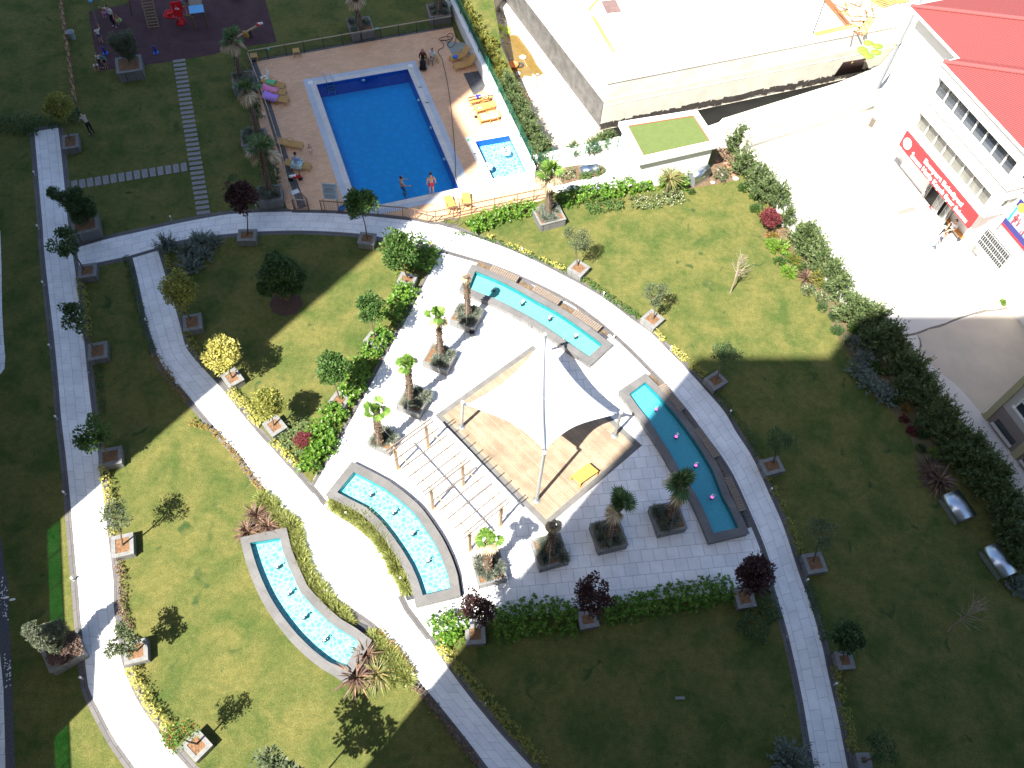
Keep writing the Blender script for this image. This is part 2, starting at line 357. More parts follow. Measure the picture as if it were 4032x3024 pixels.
# pit
b = MB()
n = len(pit)
for i in range(n):
    a, c = pit[i], pit[(i + 1) % n]; b.face([(a.x, a.y, PITZ), (c.x, c.y, PITZ), (c.x, c.y, 0), (a.x, a.y, 0)])
M_soil = mat('pale_dusty_soil', (0.55, 0.50, 0.43), 0.95, noise=0.45, nscale=0.9, bump=0.6, bscale=4)
tag(b.build('pit_bank', M_soil, recalc=False), kind='structure')
tag(sheet('pit_floor', [[p.to_tuple() for p in grow(pit, 0.05)]], PITZ, M_soil))
puddle = smooth_line(WL('C', [(610, 240), (650, 235), (745, 235), (800, 320), (850, 420), (895, 485), (840, 505), (770, 495), (735, 545), (700, 480), (672, 395), (640, 320), (610, 240)], PITZ), 0.4)[:-1]
sheet('muddy_puddle', [[p.to_tuple() for p in puddle]], PITZ + 0.02, mat('mud', (0.20, 0.13, 0.035), 0.12, noise=0.3, nscale=2, spec=0.5))
# ================================================================== PATHS
def path(nm, left, right, z=0.008, kl=(0.0, 0.30), kr=(0.0, -0.30), sm=True):
    l = smooth_line(left) if sm else left; r = smooth_line(right) if sm else right
    strip(nm, l, r, z, M_pathuv)
    m = len(l) // 2; sg = 1 if (offset(l, .3)[m] - r[len(r) // 2]).length > (offset(l, -.3)[m] - r[len(r) // 2]).length else -1
    kerb(l, -0.03 * sg, 0.30 * sg, z - 0.004); kerb(r, 0.03 * sg, -0.30 * sg, z - 0.004)
    return l, r
L1 = WL('A', [(225, 860), (237, 1000), (258, 1240), (280, 1490)]) + WL('F', [(288, 300), (320, 600), (350, 850), (380, 1150), (400, 1400)]) + WL('K', [(435, 200), (465, 510), (490, 800), (510, 1000), (535, 1300)]) + WL('P', [(770, 900), (820, 1020), (870, 1110), (930, 1230), (1010, 1370), (1090, 1480), (1220, 1660), (1400, 1900)])
R1 = WL('A', [(380, 835), (400, 1000), (425, 1250), (440, 1420)]) + WL('F', [(470, 300), (497, 480), (520, 650), (555, 950), (575, 1150), (605, 1400)]) + WL('K', [(635, 100), (660, 300), (695, 600), (720, 800), (742, 1000)]) + WL('P', [(985, 100), (1005, 330), (1050, 640), (1080, 740), (1130, 880), (1190, 1000), (1270, 1130), (1350, 1240), (1440, 1370), (1530, 1480), (1680, 1650), (1900, 1900)])
path('left_path', L1, R1)
kerb(WL('A', [(222, 858), (382, 833)]), -0.05, 0.32, 0.004)
# ring path, outer edge (left when walking from the left path round to the bottom right)
RO = WL('F', [(500, 292), (700, 235), (900, 190), (1100, 145), (1300, 105), (1500, 72)]) + WL('n', [(1000, 838), (1054, 835), (1149, 834), (1230, 834), (1300, 838), (1390, 845), (1481, 854), (1616, 866), (1700, 880), (1781, 900), (1889, 940), (2037, 996), (2233, 1093), (2375, 1174), (2484, 1256), (2568, 1316), (2644, 1394), (2716, 1467), (2782, 1540), (2855, 1625), (2897, 1700), (2951, 1780), (2979, 1833), (3027, 1941), (3081, 2062), (3117, 2170), (3153, 2279), (3190, 2375), (3214, 2460), (3238, 2544), (3258, 2644), (3285, 2761), (3312, 2888), (3337, 3023), (3370, 3180)])
RI = WL('n', [(312, 1050), (380, 1035), (518, 1006), (627, 976), (699, 948), (868, 924), (940, 918), (1008, 912), (1201, 908), (1412, 920), (1527, 939), (1640, 962), (1736, 987), (1869, 1026), (1941, 1048), (2062, 1098), (2212, 1171), (2303, 1228), (2369, 1280), (2423, 1326), (2484, 1382), (2556, 1455), (2604, 1503), (2650, 1560), (2704, 1625), (2758, 1700), (2836, 1805), (2882, 1880), (2925, 1975), (2967, 2071), (3009, 2176), (3045, 2297), (3069, 2381), (3093, 2459), (3117, 2556), (3141, 2662), (3168, 2797), (3186, 2910), (3206, 3023), (3232, 3180)])
path('ring_path', RO, RI)
L3 = WL('n', [(521, 1010), (542, 1095), (579, 1270), (603, 1342), (630, 1424), (693, 1502), (768, 1590), (844, 1680), (904, 1746), (957, 1808), (999, 1869), (1041, 1923), (1095, 1989), (1137, 2034), (1170, 2075), (1177, 2122), (1198, 2176), (1222, 2230), (1258, 2291), (1300, 2333), (1355, 2375), (1421, 2417), (1481, 2460), (1542, 2540), (1619, 2639), (1683, 2720), (1768, 2824), (1836, 2910), (1922, 3023), (2040, 3180)])
R3 = WL('n', [(621, 983), (654, 1095), (693, 1222), (717, 1312), (735, 1373), (790, 1439), (856, 1511), (934, 1608), (1026, 1718), (1071, 1766), (1137, 1839), (1186, 1893), (1240, 1955), (1282, 2001), (1318, 2025), (1385, 2062), (1451, 2110), (1499, 2170), (1541, 2230), (1565, 2285), (1577, 2351), (1596, 2393), (1644, 2453), (1685, 2510), (1723, 2571), (1778, 2648), (1845, 2738), (1927, 2838), (2000, 2922), (2095, 3023), (2230, 3180)])
path('garden_path', L3, R3, z=0.009)
kerb(WL('n', [(516, 1012), (625, 980)]), -0.12, 0.12, 0.0135)
# plaza
plz = WL('n', [(1736, 987)] + [(1869, 1026), (1941, 1048), (2062, 1098), (2212, 1171), (2303, 1228), (2369, 1280), (2423, 1326), (2484, 1382), (2556, 1455), (2604, 1503), (2650, 1560), (2704, 1625), (2758, 1700), (2836, 1805), (2882, 1880), (2925, 1975), (2967, 2071), (3009, 2176), (3045, 2297), (2960, 2330), (2700, 2345), (2300, 2400), (2000, 2430), (1800, 2470), (1685, 2510), (1644, 2453), (1600, 2395), (1580, 2340), (1577, 2280), (1545, 2200), (1470, 2110), (1385, 2062), (1290, 2000), (1240, 1955), (1222, 1915), (1234, 1887), (1324, 1730), (1418, 1565), (1503, 1403), (1605, 1222), (1690, 1053)])
sheet('plaza', [[p.to_tuple() for p in plz]], 0.0065, M_pave)
RIs = smooth_line(WL('n', [(1736, 987), (1869, 1026), (1941, 1048), (2062, 1098), (2212, 1171), (2303, 1228), (2369, 1280), (2423, 1326), (2484, 1382), (2556, 1455), (2604, 1503), (2650, 1560), (2704, 1625), (2758, 1700), (2836, 1805), (2882, 1880), (2925, 1975), (2967, 2071), (3009, 2176), (3045, 2297)]))
kerb(RIs, -0.14, 0.14, 0.0125)
kerb(smooth_line(WL('n', [(1222, 1912), (1250, 1945), (1282, 1985)])), -0.12, 0.14, 0.0135)
kerb(smooth_line(WL('n', [(1577, 2345), (1600, 2395), (1644, 2453), (1690, 2515)])), -0.14, 0.14, 0.0135)
kerb(WL('n', [(1726, 990), (1690, 1053), (1605, 1222), (1503, 1403), (1418, 1565), (1324, 1730), (1234, 1887), (1225, 1908)]), -0.02, 0.2, 0.011)
# pale concrete yard of the neighbouring school
yard = WL('D', [(900, 850), (960, 940), (1060, 1100), (1200, 1300), (1300, 1500)]) + WL('J', [(180, 100), (300, 330), (450, 520), (650, 740), (800, 950), (950, 1150), (1100, 1350), (1300, 1550)]) + WL('O', [(1350, 250), (1500, 450), (1640, 700)]) + [Vector((60, 0, 0)), Vector((120, 0, 0)), Vector((120, 120, 0)), Vector((40, 90, 0))] + WL('E', [(1000, 60), (905, 200), (724, 422), (604, 477)]) + WL('D', [(1655, 542), (907, 774), (882, 802)])
def yardmat():
    m = mat('yard_concrete', (0.62, 0.60, 0.57), 0.9, col2=(0.53, 0.51, 0.49), nscale=0.35, bump=0.1); return m
sheet('school_yard', [[p.to_tuple() for p in yard]], 0.004, yardmat())
sheet('yard_patch', [[p.to_tuple() for p in WL('J', [(960, 690), (1010, 665), (1180, 620), (1250, 600), (1400, 545), (1540, 500), (1659, 560), (1700, 800), (1640, 1000), (1385, 1210), (1250, 1050), (1000, 850), (985, 770)])]], 0.008, mat('yard_patch', (0.52, 0.46, 0.39), 0.9, col2=(0.44, 0.39, 0.34), nscale=0.6))
for i, pts in enumerate([[(870, 700), (960, 685), (1010, 662), (1100, 640), (1200, 605), (1290, 570), (1420, 540), (1560, 520)], [(965, 690), (985, 760), (1005, 860)]]):
    c = smooth_line(WL('J', pts), 0.3); rnd = random.Random(i)
    l = [p + Vector((rnd.uniform(-.1, .1), rnd.uniform(.02, .16) if i == 0 else 0, 0)) for p in c]; r = [p - Vector((rnd.uniform(-.02, .1), rnd.uniform(.02, .12), 0)) for p in c]
    o = strip('yard_crack', l, r, 0.012, mat('crack_dirt', (0.22, 0.19, 0.17), 0.95, noise=0.5, nscale=6), n=len(c))
# stones, gravel and pavement at the far left
sheet('tower_pavement', [[p.to_tuple() for p in WL('F', [(-60, 150), (2, 180), (10, 400), (14, 700), (25, 900), (35, 1000), (30, 1080), (5, 1115), (-60, 1130)])]], 0.009, M_pave)
sheet('tower_pavement', [[p.to_tuple() for p in WL('P', [(-90, 500), (0, 600), (30, 900), (42, 1300), (50, 1700), (-90, 1700)])]], 0.009, M_pave)
sheet('gravel_strip', [[p.to_tuple() for p in WL('P', [(-30, -500), (10, -400), (40, -150), (70, 0), (75, 300), (100, 600), (110, 1000), (130, 1600), (140, 1750), (40, 1750), (40, 1300), (30, 900), (0, 550), (-30, 300)])]], 0.005, mat('dark_gravel', (0.13, 0.13, 0.15), 0.95, noise=0.6, nscale=18, bump=0.8, bscale=30))
# ================================================================== POOL TERRACE
deck = WL('B', [(160, 402), (840, 283), (1463, 172), (1480, 240)]) + WL('a', [(100, 400), (205, 445), (470, 990), (610, 1300)]) + WL('C', [(640, 760), (835, 1085)]) + WL('n', [(2165, 770), (2130, 790), (1989, 815), (1850, 845), (1745, 868), (1715, 875), (1640, 858), (1480, 840), (1300, 828), (1159, 829), (1130, 820), (1058, 620), (1020, 480)])
sheet('pool_deck', [[p.to_tuple() for p in deck], [p.to_tuple() for p in pool], [p.to_tuple() for p in kid]], 0.005, M_deck)
def ring(nm, a, b_, z, m):
    sheet(nm, [[p.to_tuple() for p in a], [p.to_tuple() for p in b_]], z, m)
p1 = grow(pool, 0.02); p2 = grow(pool, 0.38); p3 = grow(pool, 0.78)
ring('pool_grate', p3, p2, 0.010, M_grate); ring('pool_edge', p2, p1, 0.014, M_coping)
k1 = grow(kid, 0.02); k2 = grow(kid, 0.55)
ring('pool_edge', k2, k1, 0.012, M_coping)
M_pooltile = mosaic_causticmat('blue_mosaic', (0.004, 0.42, 0.92), (0.004, 0.35, 0.84), 1.6)
M_poolwall = mat('blue_pool_wall', (0.010, 0.12, 0.62), 0.3, noise=0.35, nscale=6)
M_kidtile = mosaic_causticmat('light_blue_mosaic_caustics', (0.08, 0.44, 0.62), (0.42, 0.72, 0.78), 4.5)  # pale cell edges are caustic light painted into the tile colour
def basin(nm, q, zt, zb, mf, mw):
    b = MB(); n = len(q)
    for i in range(n):
        a, c = q[i], q[(i + 1) % n]; b.face([(a.x, a.y, zb), (c.x, c.y, zb), (c.x, c.y, zt), (a.x, a.y, zt)])
    tag(b.build(nm + '_wall', mw, recalc=False), kind='structure')
    sheet(nm + '_floor', [[p.to_tuple() for p in q]], zb, mf)
basin('pool', pool, 0.014, -1.1, M_pooltile, M_poolwall)
sheet('pool_water', [[p.to_tuple() for p in pool]], -0.10, watermat('pool_water', (0.7, 0.97, 1.0), 0.3, 3.0))
basin('kids_pool', kid, 0.012, -0.5, M_kidtile, M_poolwall)
sheet('kids_pool_water', [[p.to_tuple() for p in kid]], -0.10, watermat('kids_water', (0.82, 0.96, 0.99), 0.5, 5.0))
o = sheet('deck_mat', [[p.to_tuple() for p in WL('a', [(135, 1050), (470, 990), (615, 1310), (560, 1420), (360, 1530)])]], 0.012, mat('dark_tiles', (0.10, 0.10, 0.11), 0.7, noise=0.5, nscale=3))
sheet('concrete_pad', [[p.to_tuple() for p in WL('a', [(-150, 350), (150, 380), (200, 440), (330, 640), (250, 640), (-110, 640), (-250, 400)])]], 0.010, mat('grey_green_concrete', (0.28, 0.32, 0.29), 0.9, noise=0.2))
# kerb beside terrace
kerb(WL('n', [(978, 232), (1010, 310), (1060, 470), (1100, 600), (1150, 735), (1180, 822)]), -0.05, 0.42, 0.011)
kerb(WL('n', [(978, 244), (1200, 205), (1500, 152), (1780, 104)]), -0.12, 0.06, 0.011)
kerb(WL('n', [(1150, 830), (1300, 832), (1480, 846), (1640, 864), (1715, 880)]), -0.16, 0.1, 0.012)
# rubber playground floor
sheet('rubber_floor', [[p.to_tuple() for p in WL('A', [(578, 75), (740, 45), (820, 28), (1000, -120), (1500, -120)]) + WL('B', [(180, -60), (240, 0), (315, 275), (0, 320)]) + WL('A', [(1400, 355), (1080, 407), (760, 450), (640, 463)])]], 0.006, mat('dark_red_rubber', (0.085, 0.042, 0.048), 0.95, noise=0.35, nscale=1.2, bump=0.3))
# soil beds
M_bed = mat('bed_soil', (0.20, 0.135, 0.08), 0.95, noise=0.6, nscale=5, bump=0.6)
def bed(pts, z=0.0035, m=None): return sheet('planting_bed', [[p.to_tuple() for p in smooth_line(pts + [pts[0]], 0.4)[:-1]]], z, m or M_bed)
bed(WL('L', [(810, 490), (850, 430), (960, 490), (1060, 540), (1150, 610), (1230, 700), (1300, 820), (1350, 930), (1370, 1000), (1300, 1030), (1250, 960), (1170, 800), (1050, 670), (900, 560)]), 0.016)
bed(WL('L', [(370, 420), (430, 440), (540, 560), (620, 640), (640, 780), (700, 900), (800, 1040), (900, 1150), (985, 1250), (960, 1290), (860, 1220), (740, 1110), (640, 960), (580, 860), (540, 700), (400, 600)]))
bed(WL('Q', [(990, 500), (1060, 400), (1110, 400), (1250, 580), (1420, 780), (1390, 870), (1180, 880), (1000, 900)]))
bed(WL('G', [(265, 660), (300, 600), (380, 590), (470, 610), (490, 660), (440, 720), (360, 740), (290, 715)]), 0.0045, M_mulch)
M_bedd = mat('dark_green_leaf_litter', (0.08, 0.09, 0.035), 0.95, noise=0.6, nscale=5, bump=0.6, col2=(0.13, 0.09, 0.05))  # dark green ground mottled with brown
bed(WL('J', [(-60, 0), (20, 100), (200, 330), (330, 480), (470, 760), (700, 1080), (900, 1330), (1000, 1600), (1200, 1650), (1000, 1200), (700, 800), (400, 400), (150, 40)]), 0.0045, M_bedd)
bed(WL('D', [(620, 1240), (760, 1220), (880, 1200), (1000, 1160), (1000, 1050), (880, 950), (820, 1110), (700, 1200), (560, 1270)]), 0.0045, M_bed)
bed(WL('A', [(640, 470)] + [(640, 466)] + [(650, 470)]) if False else WL('D', [(1150, 1530), (1250, 1500), (1330, 1480), (1350, 1560), (1230, 1600)]), 0.005, M_bed)
bed(WL('C', [(880, 1200), (960, 1120), (1100, 1080), (1280, 1080), (1290, 1140), (1120, 1180), (1000, 1210)]), 0.012, M_bed)
service = sheet('service_path', [[p.to_tuple() for p in WL('C', [(835, 1085), (1040, 1040), (1400, 960)]) + WL('D', [(480, 1130), (480, 1180), (300, 1215), (0, 1250)]) + WL('C', [(1100, 1240), (980, 1260), (935, 1240), (870, 1180)])]], 0.009, M_pave)
sheet('service_corner', [[p.to_tuple() for p in WL('D', [(700, 860), (882, 799), (907, 771), (975, 945), (890, 985), (800, 900)])]], 0.007, M_concrete)
# ================================================================== FOUNTAIN BASINS
M_ftile = mosaic_causticmat('turquoise_mosaic', (0.17, 0.46, 0.42), (0.21, 0.50, 0.47), 6)
M_ftile2 = mosaic_causticmat('turquoise_mosaic_caustics', (0.13, 0.50, 0.56), (0.40, 0.68, 0.70), 4.5)  # pale web stands for sun caustics, painted into the base colour
M_ftile3 = mosaic_causticmat('teal_mosaic', (0.13, 0.54, 0.68), (0.11, 0.49, 0.62), 5)
M_fwall = mat('teal_basin_wall', (0.02, 0.26, 0.30), 0.3, noise=0.2)
M_fwater = watermat('fountain_water', (0.80, 0.95, 0.96), 0.5, 7.0)
RIM = 0.42
def fountain(name, le, re, label, mf, out=0.38, wid=None, nspout=4, lit=None, spouts=None, name_slot=None):
    l = smooth_line([Vector((p.x, p.y, 0)) for p in le]); r = smooth_line([Vector((p.x, p.y, 0)) for p in re]); N = 28
    l, _ = resample(l, N); r, _ = resample(r, N)
    inner = l + r[::-1]
    # outer loop: offset away from the middle
    def off(line, other, d):
        o_ = offset(line, d)
        return o_ if (o_[N // 2] - other[N // 2]).length > (line[N // 2] - other[N // 2]).length else offset(line, -d)
    wl, wr = (out, out) if wid is None else wid
    lo = off(l, r, wl); ro = off(r, l, wr)
    for seq in (0, -1):
        e = (l[seq] - r[seq]); t_ = (l[seq] - l[1 if seq == 0 else -2]).normalized() * out
        lo[seq] = lo[seq] + t_; ro[seq] = ro[seq] + t_
    outer = lo + ro[::-1]
    root = empty(name, (sum((p for p in inner), Vector()) / len(inner)).to_tuple(), 0, label, 'fountain', 'raised stone fountain basins of the plaza')
    c0 = root.location.copy()
    def sh(p): return (p[0] - c0.x, p[1] - c0.y, p[2])
    # walls
    b = MB(); n = len(outer)
    for lp, zb in ((outer, 0.0), (inner, 0.10)):
        for i in range(n):
            a, c = lp[i], lp[(i + 1) % n]
            if lp is outer: b.face([sh((a.x, a.y, zb)), sh((c.x, c.y, zb)), sh((c.x, c.y, RIM - 0.05)), sh((a.x, a.y, RIM - 0.05))])
    b.build('side_wall', M_stone2, root)
    b = MB(); 
    for i in range(n):
        a, c = inner[i], inner[(i + 1) % n]; b.face([sh((a.x, a.y, 0.06)), sh((c.x, c.y, 0.06)), sh((c.x, c.y, RIM - 0.02)), sh((a.x, a.y, RIM - 0.02))])
    b.build('basin_wall', M_fwall, root)
    og = grow_loop(outer, 0.04, c0); me = bpy.data.meshes.new('coping')
    vs = []; fs = []; 
    top = [sh((p.x, p.y, RIM)) for p in og] + [sh((p.x, p.y, RIM)) for p in inner] + [sh((p.x, p.y, RIM - 0.06)) for p in og] + [sh((p.x, p.y, RIM - 0.06)) for p in inner]
    for i in range(n):
        j = (i + 1) % n; fs += [(i, j, n + j, n + i), (i, 2 * n + i, 2 * n + j, j), (n + i, n + j, 3 * n + j, 3 * n + i)]
    me.from_pydata(top, [], fs); me.update(); link('coping', me, root, mats=M_cop)
    fl = [sh((p.x, p.y, 0)) for p in inner]
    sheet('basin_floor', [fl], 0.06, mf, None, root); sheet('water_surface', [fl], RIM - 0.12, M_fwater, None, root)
    if name_slot:
        sl_ = lo if name_slot == 'l' else ro; sl_ = [p - c0 for p in sl_]; a_ = offset(sl_, .13); b_s = offset(sl_, -.13); a_ = a_ if (a_[14] + c0 - r[14]).length > (b_s[14] + c0 - r[14]).length else b_s; b = MB()
        for p0_, p1_ in zip(a_, a_[1:]): b.beam((p0_.x, p0_.y, .02), (p1_.x, p1_.y, .02), .09, .012)
        b.build('drain_channel', M_black, root)
    # spouts
    for i in range(nspout):
        t = (i + 0.6) / (nspout + 0.35)
        p = l[int(t * (N - 1))].lerp(r[int(t * (N - 1))], 0.5) if not spouts else spouts[i]
        p = Vector(sh((p.x, p.y, 0)))
        b = MB(); b.lathe([(0.0, 0.30), (0.05, 0.33), (0.09, 0.32), (0.10, 0.28), (0.07, 0.24), (0.04, 0.06)], (p.x, p.y, 0.05), 12)
        s_ = b.build('nozzle', M_dkgrey, root)
        b = MB(); rr = random.Random(i + 7)
        if lit:
            b.ball((p.x, p.y, 0.36), 0.09, 2, (1, 1, 0.6)); b.build('fountain_light', lit, s_)
            b = MB()
        else: b.ball((p.x, p.y, 0.37), 0.05, 1, (1, 1, 0.7))
        for k in range(7):
            a = rr.uniform(0, 6.28); d = rr.uniform(0.02, 0.12); b.ball((p.x + d * math.cos(a) + 0.05, p.y + d * math.sin(a) + 0.08, 0.38 + rr.uniform(0, 0.12)), rr.uniform(0.02, 0.05), 1)
        b.build('water_jet', M_foam, s_)
    return root, lo, ro
def grow_loop(q, d, c):
    out = []; n = len(q); area = sum(q[i].x * q[(i + 1) % n].y - q[(i + 1) % n].x * q[i].y for i in range(n)); sg = 1 if area > 0 else -1
    for i in range(n):
        a = (q[i] - q[i - 1]); bb = (q[(i + 1) % n] - q[i])
        a = a.normalized() if a.length > 1e-6 else bb.normalized(); bb = bb.normalized() if bb.length > 1e-6 else a
        na = Vector((a.y, -a.x, 0)) * sg; nb = Vector((bb.y, -bb.x, 0)) * sg; out.append(q[i] + (na + nb) * (d / max(0.5, 1 + na.dot(nb))))
    return out
M_cop = tilemat('basin_coping', (0.135, 0.131, 0.129), (0.155, 0.151, 0.148), (0.105, 0.10, 0.10), 0.8, 0.6, 0.007, rot=33, noise=0.25)
M_foam = mat('white_foam', (0.85, 0.88, 0.9), 0.3)
def emis(name, col, st):
    m = bpy.data.materials.new(name); m.use_nodes = True; b = m.node_tree.nodes['Principled BSDF']; b.inputs['Base Color'].default_value = tuple(col) + (1,)
    b.inputs['Emission Color'].default_value = tuple(col) + (1,); b.inputs['Emission Strength'].default_value = st; MATS[name] = m; return m
M_pink = emis('pink_lamp', (1.0, 0.16, 0.62), 0.5)
za = RIM
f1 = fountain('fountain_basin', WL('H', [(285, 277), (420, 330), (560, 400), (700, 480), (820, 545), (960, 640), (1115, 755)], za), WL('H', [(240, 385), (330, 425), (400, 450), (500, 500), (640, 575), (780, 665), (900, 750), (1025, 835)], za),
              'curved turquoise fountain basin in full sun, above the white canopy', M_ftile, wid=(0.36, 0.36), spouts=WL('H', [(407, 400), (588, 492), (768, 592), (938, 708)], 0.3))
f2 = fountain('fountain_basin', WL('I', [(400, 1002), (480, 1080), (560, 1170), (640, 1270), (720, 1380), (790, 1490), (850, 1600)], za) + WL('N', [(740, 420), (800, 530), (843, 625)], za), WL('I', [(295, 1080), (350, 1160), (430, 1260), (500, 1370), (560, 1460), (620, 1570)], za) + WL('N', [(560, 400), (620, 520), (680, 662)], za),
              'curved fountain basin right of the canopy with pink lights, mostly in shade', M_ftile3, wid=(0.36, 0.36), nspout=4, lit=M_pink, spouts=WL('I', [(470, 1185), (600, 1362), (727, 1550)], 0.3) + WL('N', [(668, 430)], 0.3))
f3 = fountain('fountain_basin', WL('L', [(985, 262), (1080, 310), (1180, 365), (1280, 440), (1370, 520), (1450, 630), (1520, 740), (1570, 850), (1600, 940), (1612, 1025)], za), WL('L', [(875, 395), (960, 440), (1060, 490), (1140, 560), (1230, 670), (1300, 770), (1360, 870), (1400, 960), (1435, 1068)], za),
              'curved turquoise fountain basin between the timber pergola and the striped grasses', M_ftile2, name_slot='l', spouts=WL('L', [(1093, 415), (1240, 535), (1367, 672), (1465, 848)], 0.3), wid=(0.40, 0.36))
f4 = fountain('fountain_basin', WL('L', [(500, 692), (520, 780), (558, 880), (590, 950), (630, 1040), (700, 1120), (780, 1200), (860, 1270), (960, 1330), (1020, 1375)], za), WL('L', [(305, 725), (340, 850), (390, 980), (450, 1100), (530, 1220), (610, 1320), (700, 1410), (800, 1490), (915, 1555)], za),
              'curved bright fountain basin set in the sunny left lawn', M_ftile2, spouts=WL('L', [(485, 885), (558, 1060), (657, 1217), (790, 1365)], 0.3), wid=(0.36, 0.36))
for t, q in (('L', [(1310, 1035), (1375, 1020), (1395, 1090), (1330, 1105)]), ('L', [(990, 1290), (1012, 1245), (1078, 1270), (1052, 1330)]), ('H', [(1095, 690), (1115, 680), (1160, 712), (1140, 728)]), ('N', [(848, 535), (880, 545), (905, 610), (885, 615)])):
    b = MB(); pts = WL(t, q); c = sum(pts, Vector()) / 4
    b.prism([p - c for p in pts], 0.0, 0.02); o = b.build('drain_cover', M_dkgrey); o.location = (c.x, c.y, 0.017)
    tag(o, {0: 'dark square drain cover at the end of the fountain beside the pergola', 1: 'dark square drain cover beside the lawn fountain', 2: 'dark drain cover at the end of the upper fountain', 3: 'dark drain cover at the end of the shaded fountain'}[('L', 'L', 'H', 'N').index(t) if q[0][0] != 990 else 1], 'drain cover')
# soil strips behind the basins, under the benches
for i, (t, pts) in enumerate((('H', [(300, 225), (420, 285), (560, 345), (700, 425), (850, 505), (1000, 595), (1150, 700)]), ('I', [(420, 960), (540, 1070), (650, 1220), (740, 1350), (830, 1490), (900, 1600), (960, 1740), (1060, 1960)]))):
    l = smooth_line(WL(t, pts)); kerb(l, -0.28, 0.28, 0.0145); strip('planting_bed', offset(l, -0.15), offset(l, 0.15), 0.019, M_bed, n=60)
# ================================================================== TIMBER DECK, CANOPY
dk = WL('H', [(20, 1221), (660, 762), (1373, 1417)]) + WL('M', [(912, 462)])
dki = grow(dk, -0.30)
sheet('deck_border', [[p.to_tuple() for p in dk], [p.to_tuple() for p in dki]], 0.012, mat('deck_border_stone', (0.16, 0.155, 0.15), 0.8, noise=0.3, nscale=2))
e_ = (dk[3] - dk[0]); ang = -math.degrees(math.atan2(e_.y, e_.x))
sheet('timber_deck', [[p.to_tuple() for p in dki]], 0.020, woodmat('deck_boards', (0.275, 0.205, 0.142), (0.35, 0.268, 0.19), ang, 2.8, 0.13, (0.16, 0.11, 0.07)))
masts = dict(left=(W('p', 883, 215), W('p', 883, 215) + Vector((-0.02, 0.15, 2.7))), right=(W('H', 1195, 1355), None), front=(W('n', 2110, 1970), None), back=(None, None))
def top_of(base, t, x, y, z): return W(t, x, y, z)
MT = [(Vector((-2.47, 21.10, 0)), W('H', 203, 1133, 2.75)), (W('H', 1195, 1352), W('H', 1237, 1200, 2.85)), (W('M', 850, 283), W('H', 736, 1462, 5.3)), (W('H', 742, 800), W('H', 740, 690, 3.9))]
can = empty('shade_canopy', W('H', 745, 1080).to_tuple(), 0, 'large white tensile shade canopy on four steel masts over the timber deck', 'canopy')
c0 = can.location
for a, c in MT:
    b = MB(); b.tube([a - c0, c - c0], [0.085, 0.075], 14); b.lathe([(0.0, 0.03), (0.2, 0.03), (0.2, 0.0)], a - c0, 16); m_ = b.build('mast', M_galv, can, smooth=False)
    b = MB(); b.ball(c - c0, 0.10, 2, (1, 1, 0.6)); b.build('mast_cap', M_white, m_)
# fabric: bilinear saddle with drawn-in edges and a raised centre seam
def corner(mp_, d): return mp_
cen2 = (MT[0][1] + MT[1][1] + MT[2][1] + MT[3][1]) / 4
CL = W('H', 222, 1150, 2.6); CR = W('H', 1205, 1212, 2.75); CF = W('H', 737, 1450, 5.0); CB = W('H', 738, 715, 3.75)
NU = 28
def fab(u, v):
    # corners: (0,0)=CL (1,0)=CF (1,1)=CR (0,1)=CB
    p = CL * ((1 - u) * (1 - v)) + CF * (u * (1 - v)) + CR * (u * v) + CB * ((1 - u) * v)
    c = (CL + CF + CR + CB) / 4
    k = 0.155 * (4 * u * (1 - u) * (1 - 2 * min(v, 1 - v)) ** 2.0 + 4 * v * (1 - v) * (1 - 2 * min(u, 1 - u)) ** 2.0)
    q = p.lerp(c, min(0.9, k)); q.z = p.z + 0.16 * math.exp(-((u + v - 1) / 0.05) ** 2) * (1 - abs(u - v)) ** .5; return q
me = bpy.data.meshes.new('fabric'); vs = [tuple(fab(i / NU, j / NU) - c0) for i in range(NU + 1) for j in range(NU + 1)]
me.from_pydata(vs, [], [(i * (NU + 1) + j, (i + 1) * (NU + 1) + j, (i + 1) * (NU + 1) + j + 1, i * (NU + 1) + j + 1) for i in range(NU) for j in range(NU)]); me.update()
for p in me.polygons: p.use_smooth = True
M_fab = leafmat('white_pvc', (0.72, 0.73, 0.76), (0.72, 0.73, 0.76), None, 0.12, 0.5)
o = link('fabric', me, can, mats=M_fab); md = o.modifiers.new('t', 'SOLIDIFY'); md.thickness = 0.01
for sa, sb in (((0, 1), (1, 0)), ((0, 0), (1, 1))):
    b = MB(); pts = [fab(sa[0] + (sb[0] - sa[0]) * i / 24, sa[1] + (sb[1] - sa[1]) * i / 24) - c0 + Vector((0, 0, 0.02)) for i in range(25)]
    b.tube([q + Vector((0, 0, .07)) for q in pts], 0.035, 6); b.build('seam', mat('grey_seam', (0.22, 0.24, 0.28), 0.5), can)
for corner_, (a, c) in zip((CL, CR, CF, CB), MT):
    b = MB(); b.tube([corner_ - c0, c - c0], 0.03, 6); b.box(corner_ - c0, (0.16, 0.16, 0.03)); b.build('corner_fitting', M_metal, can)
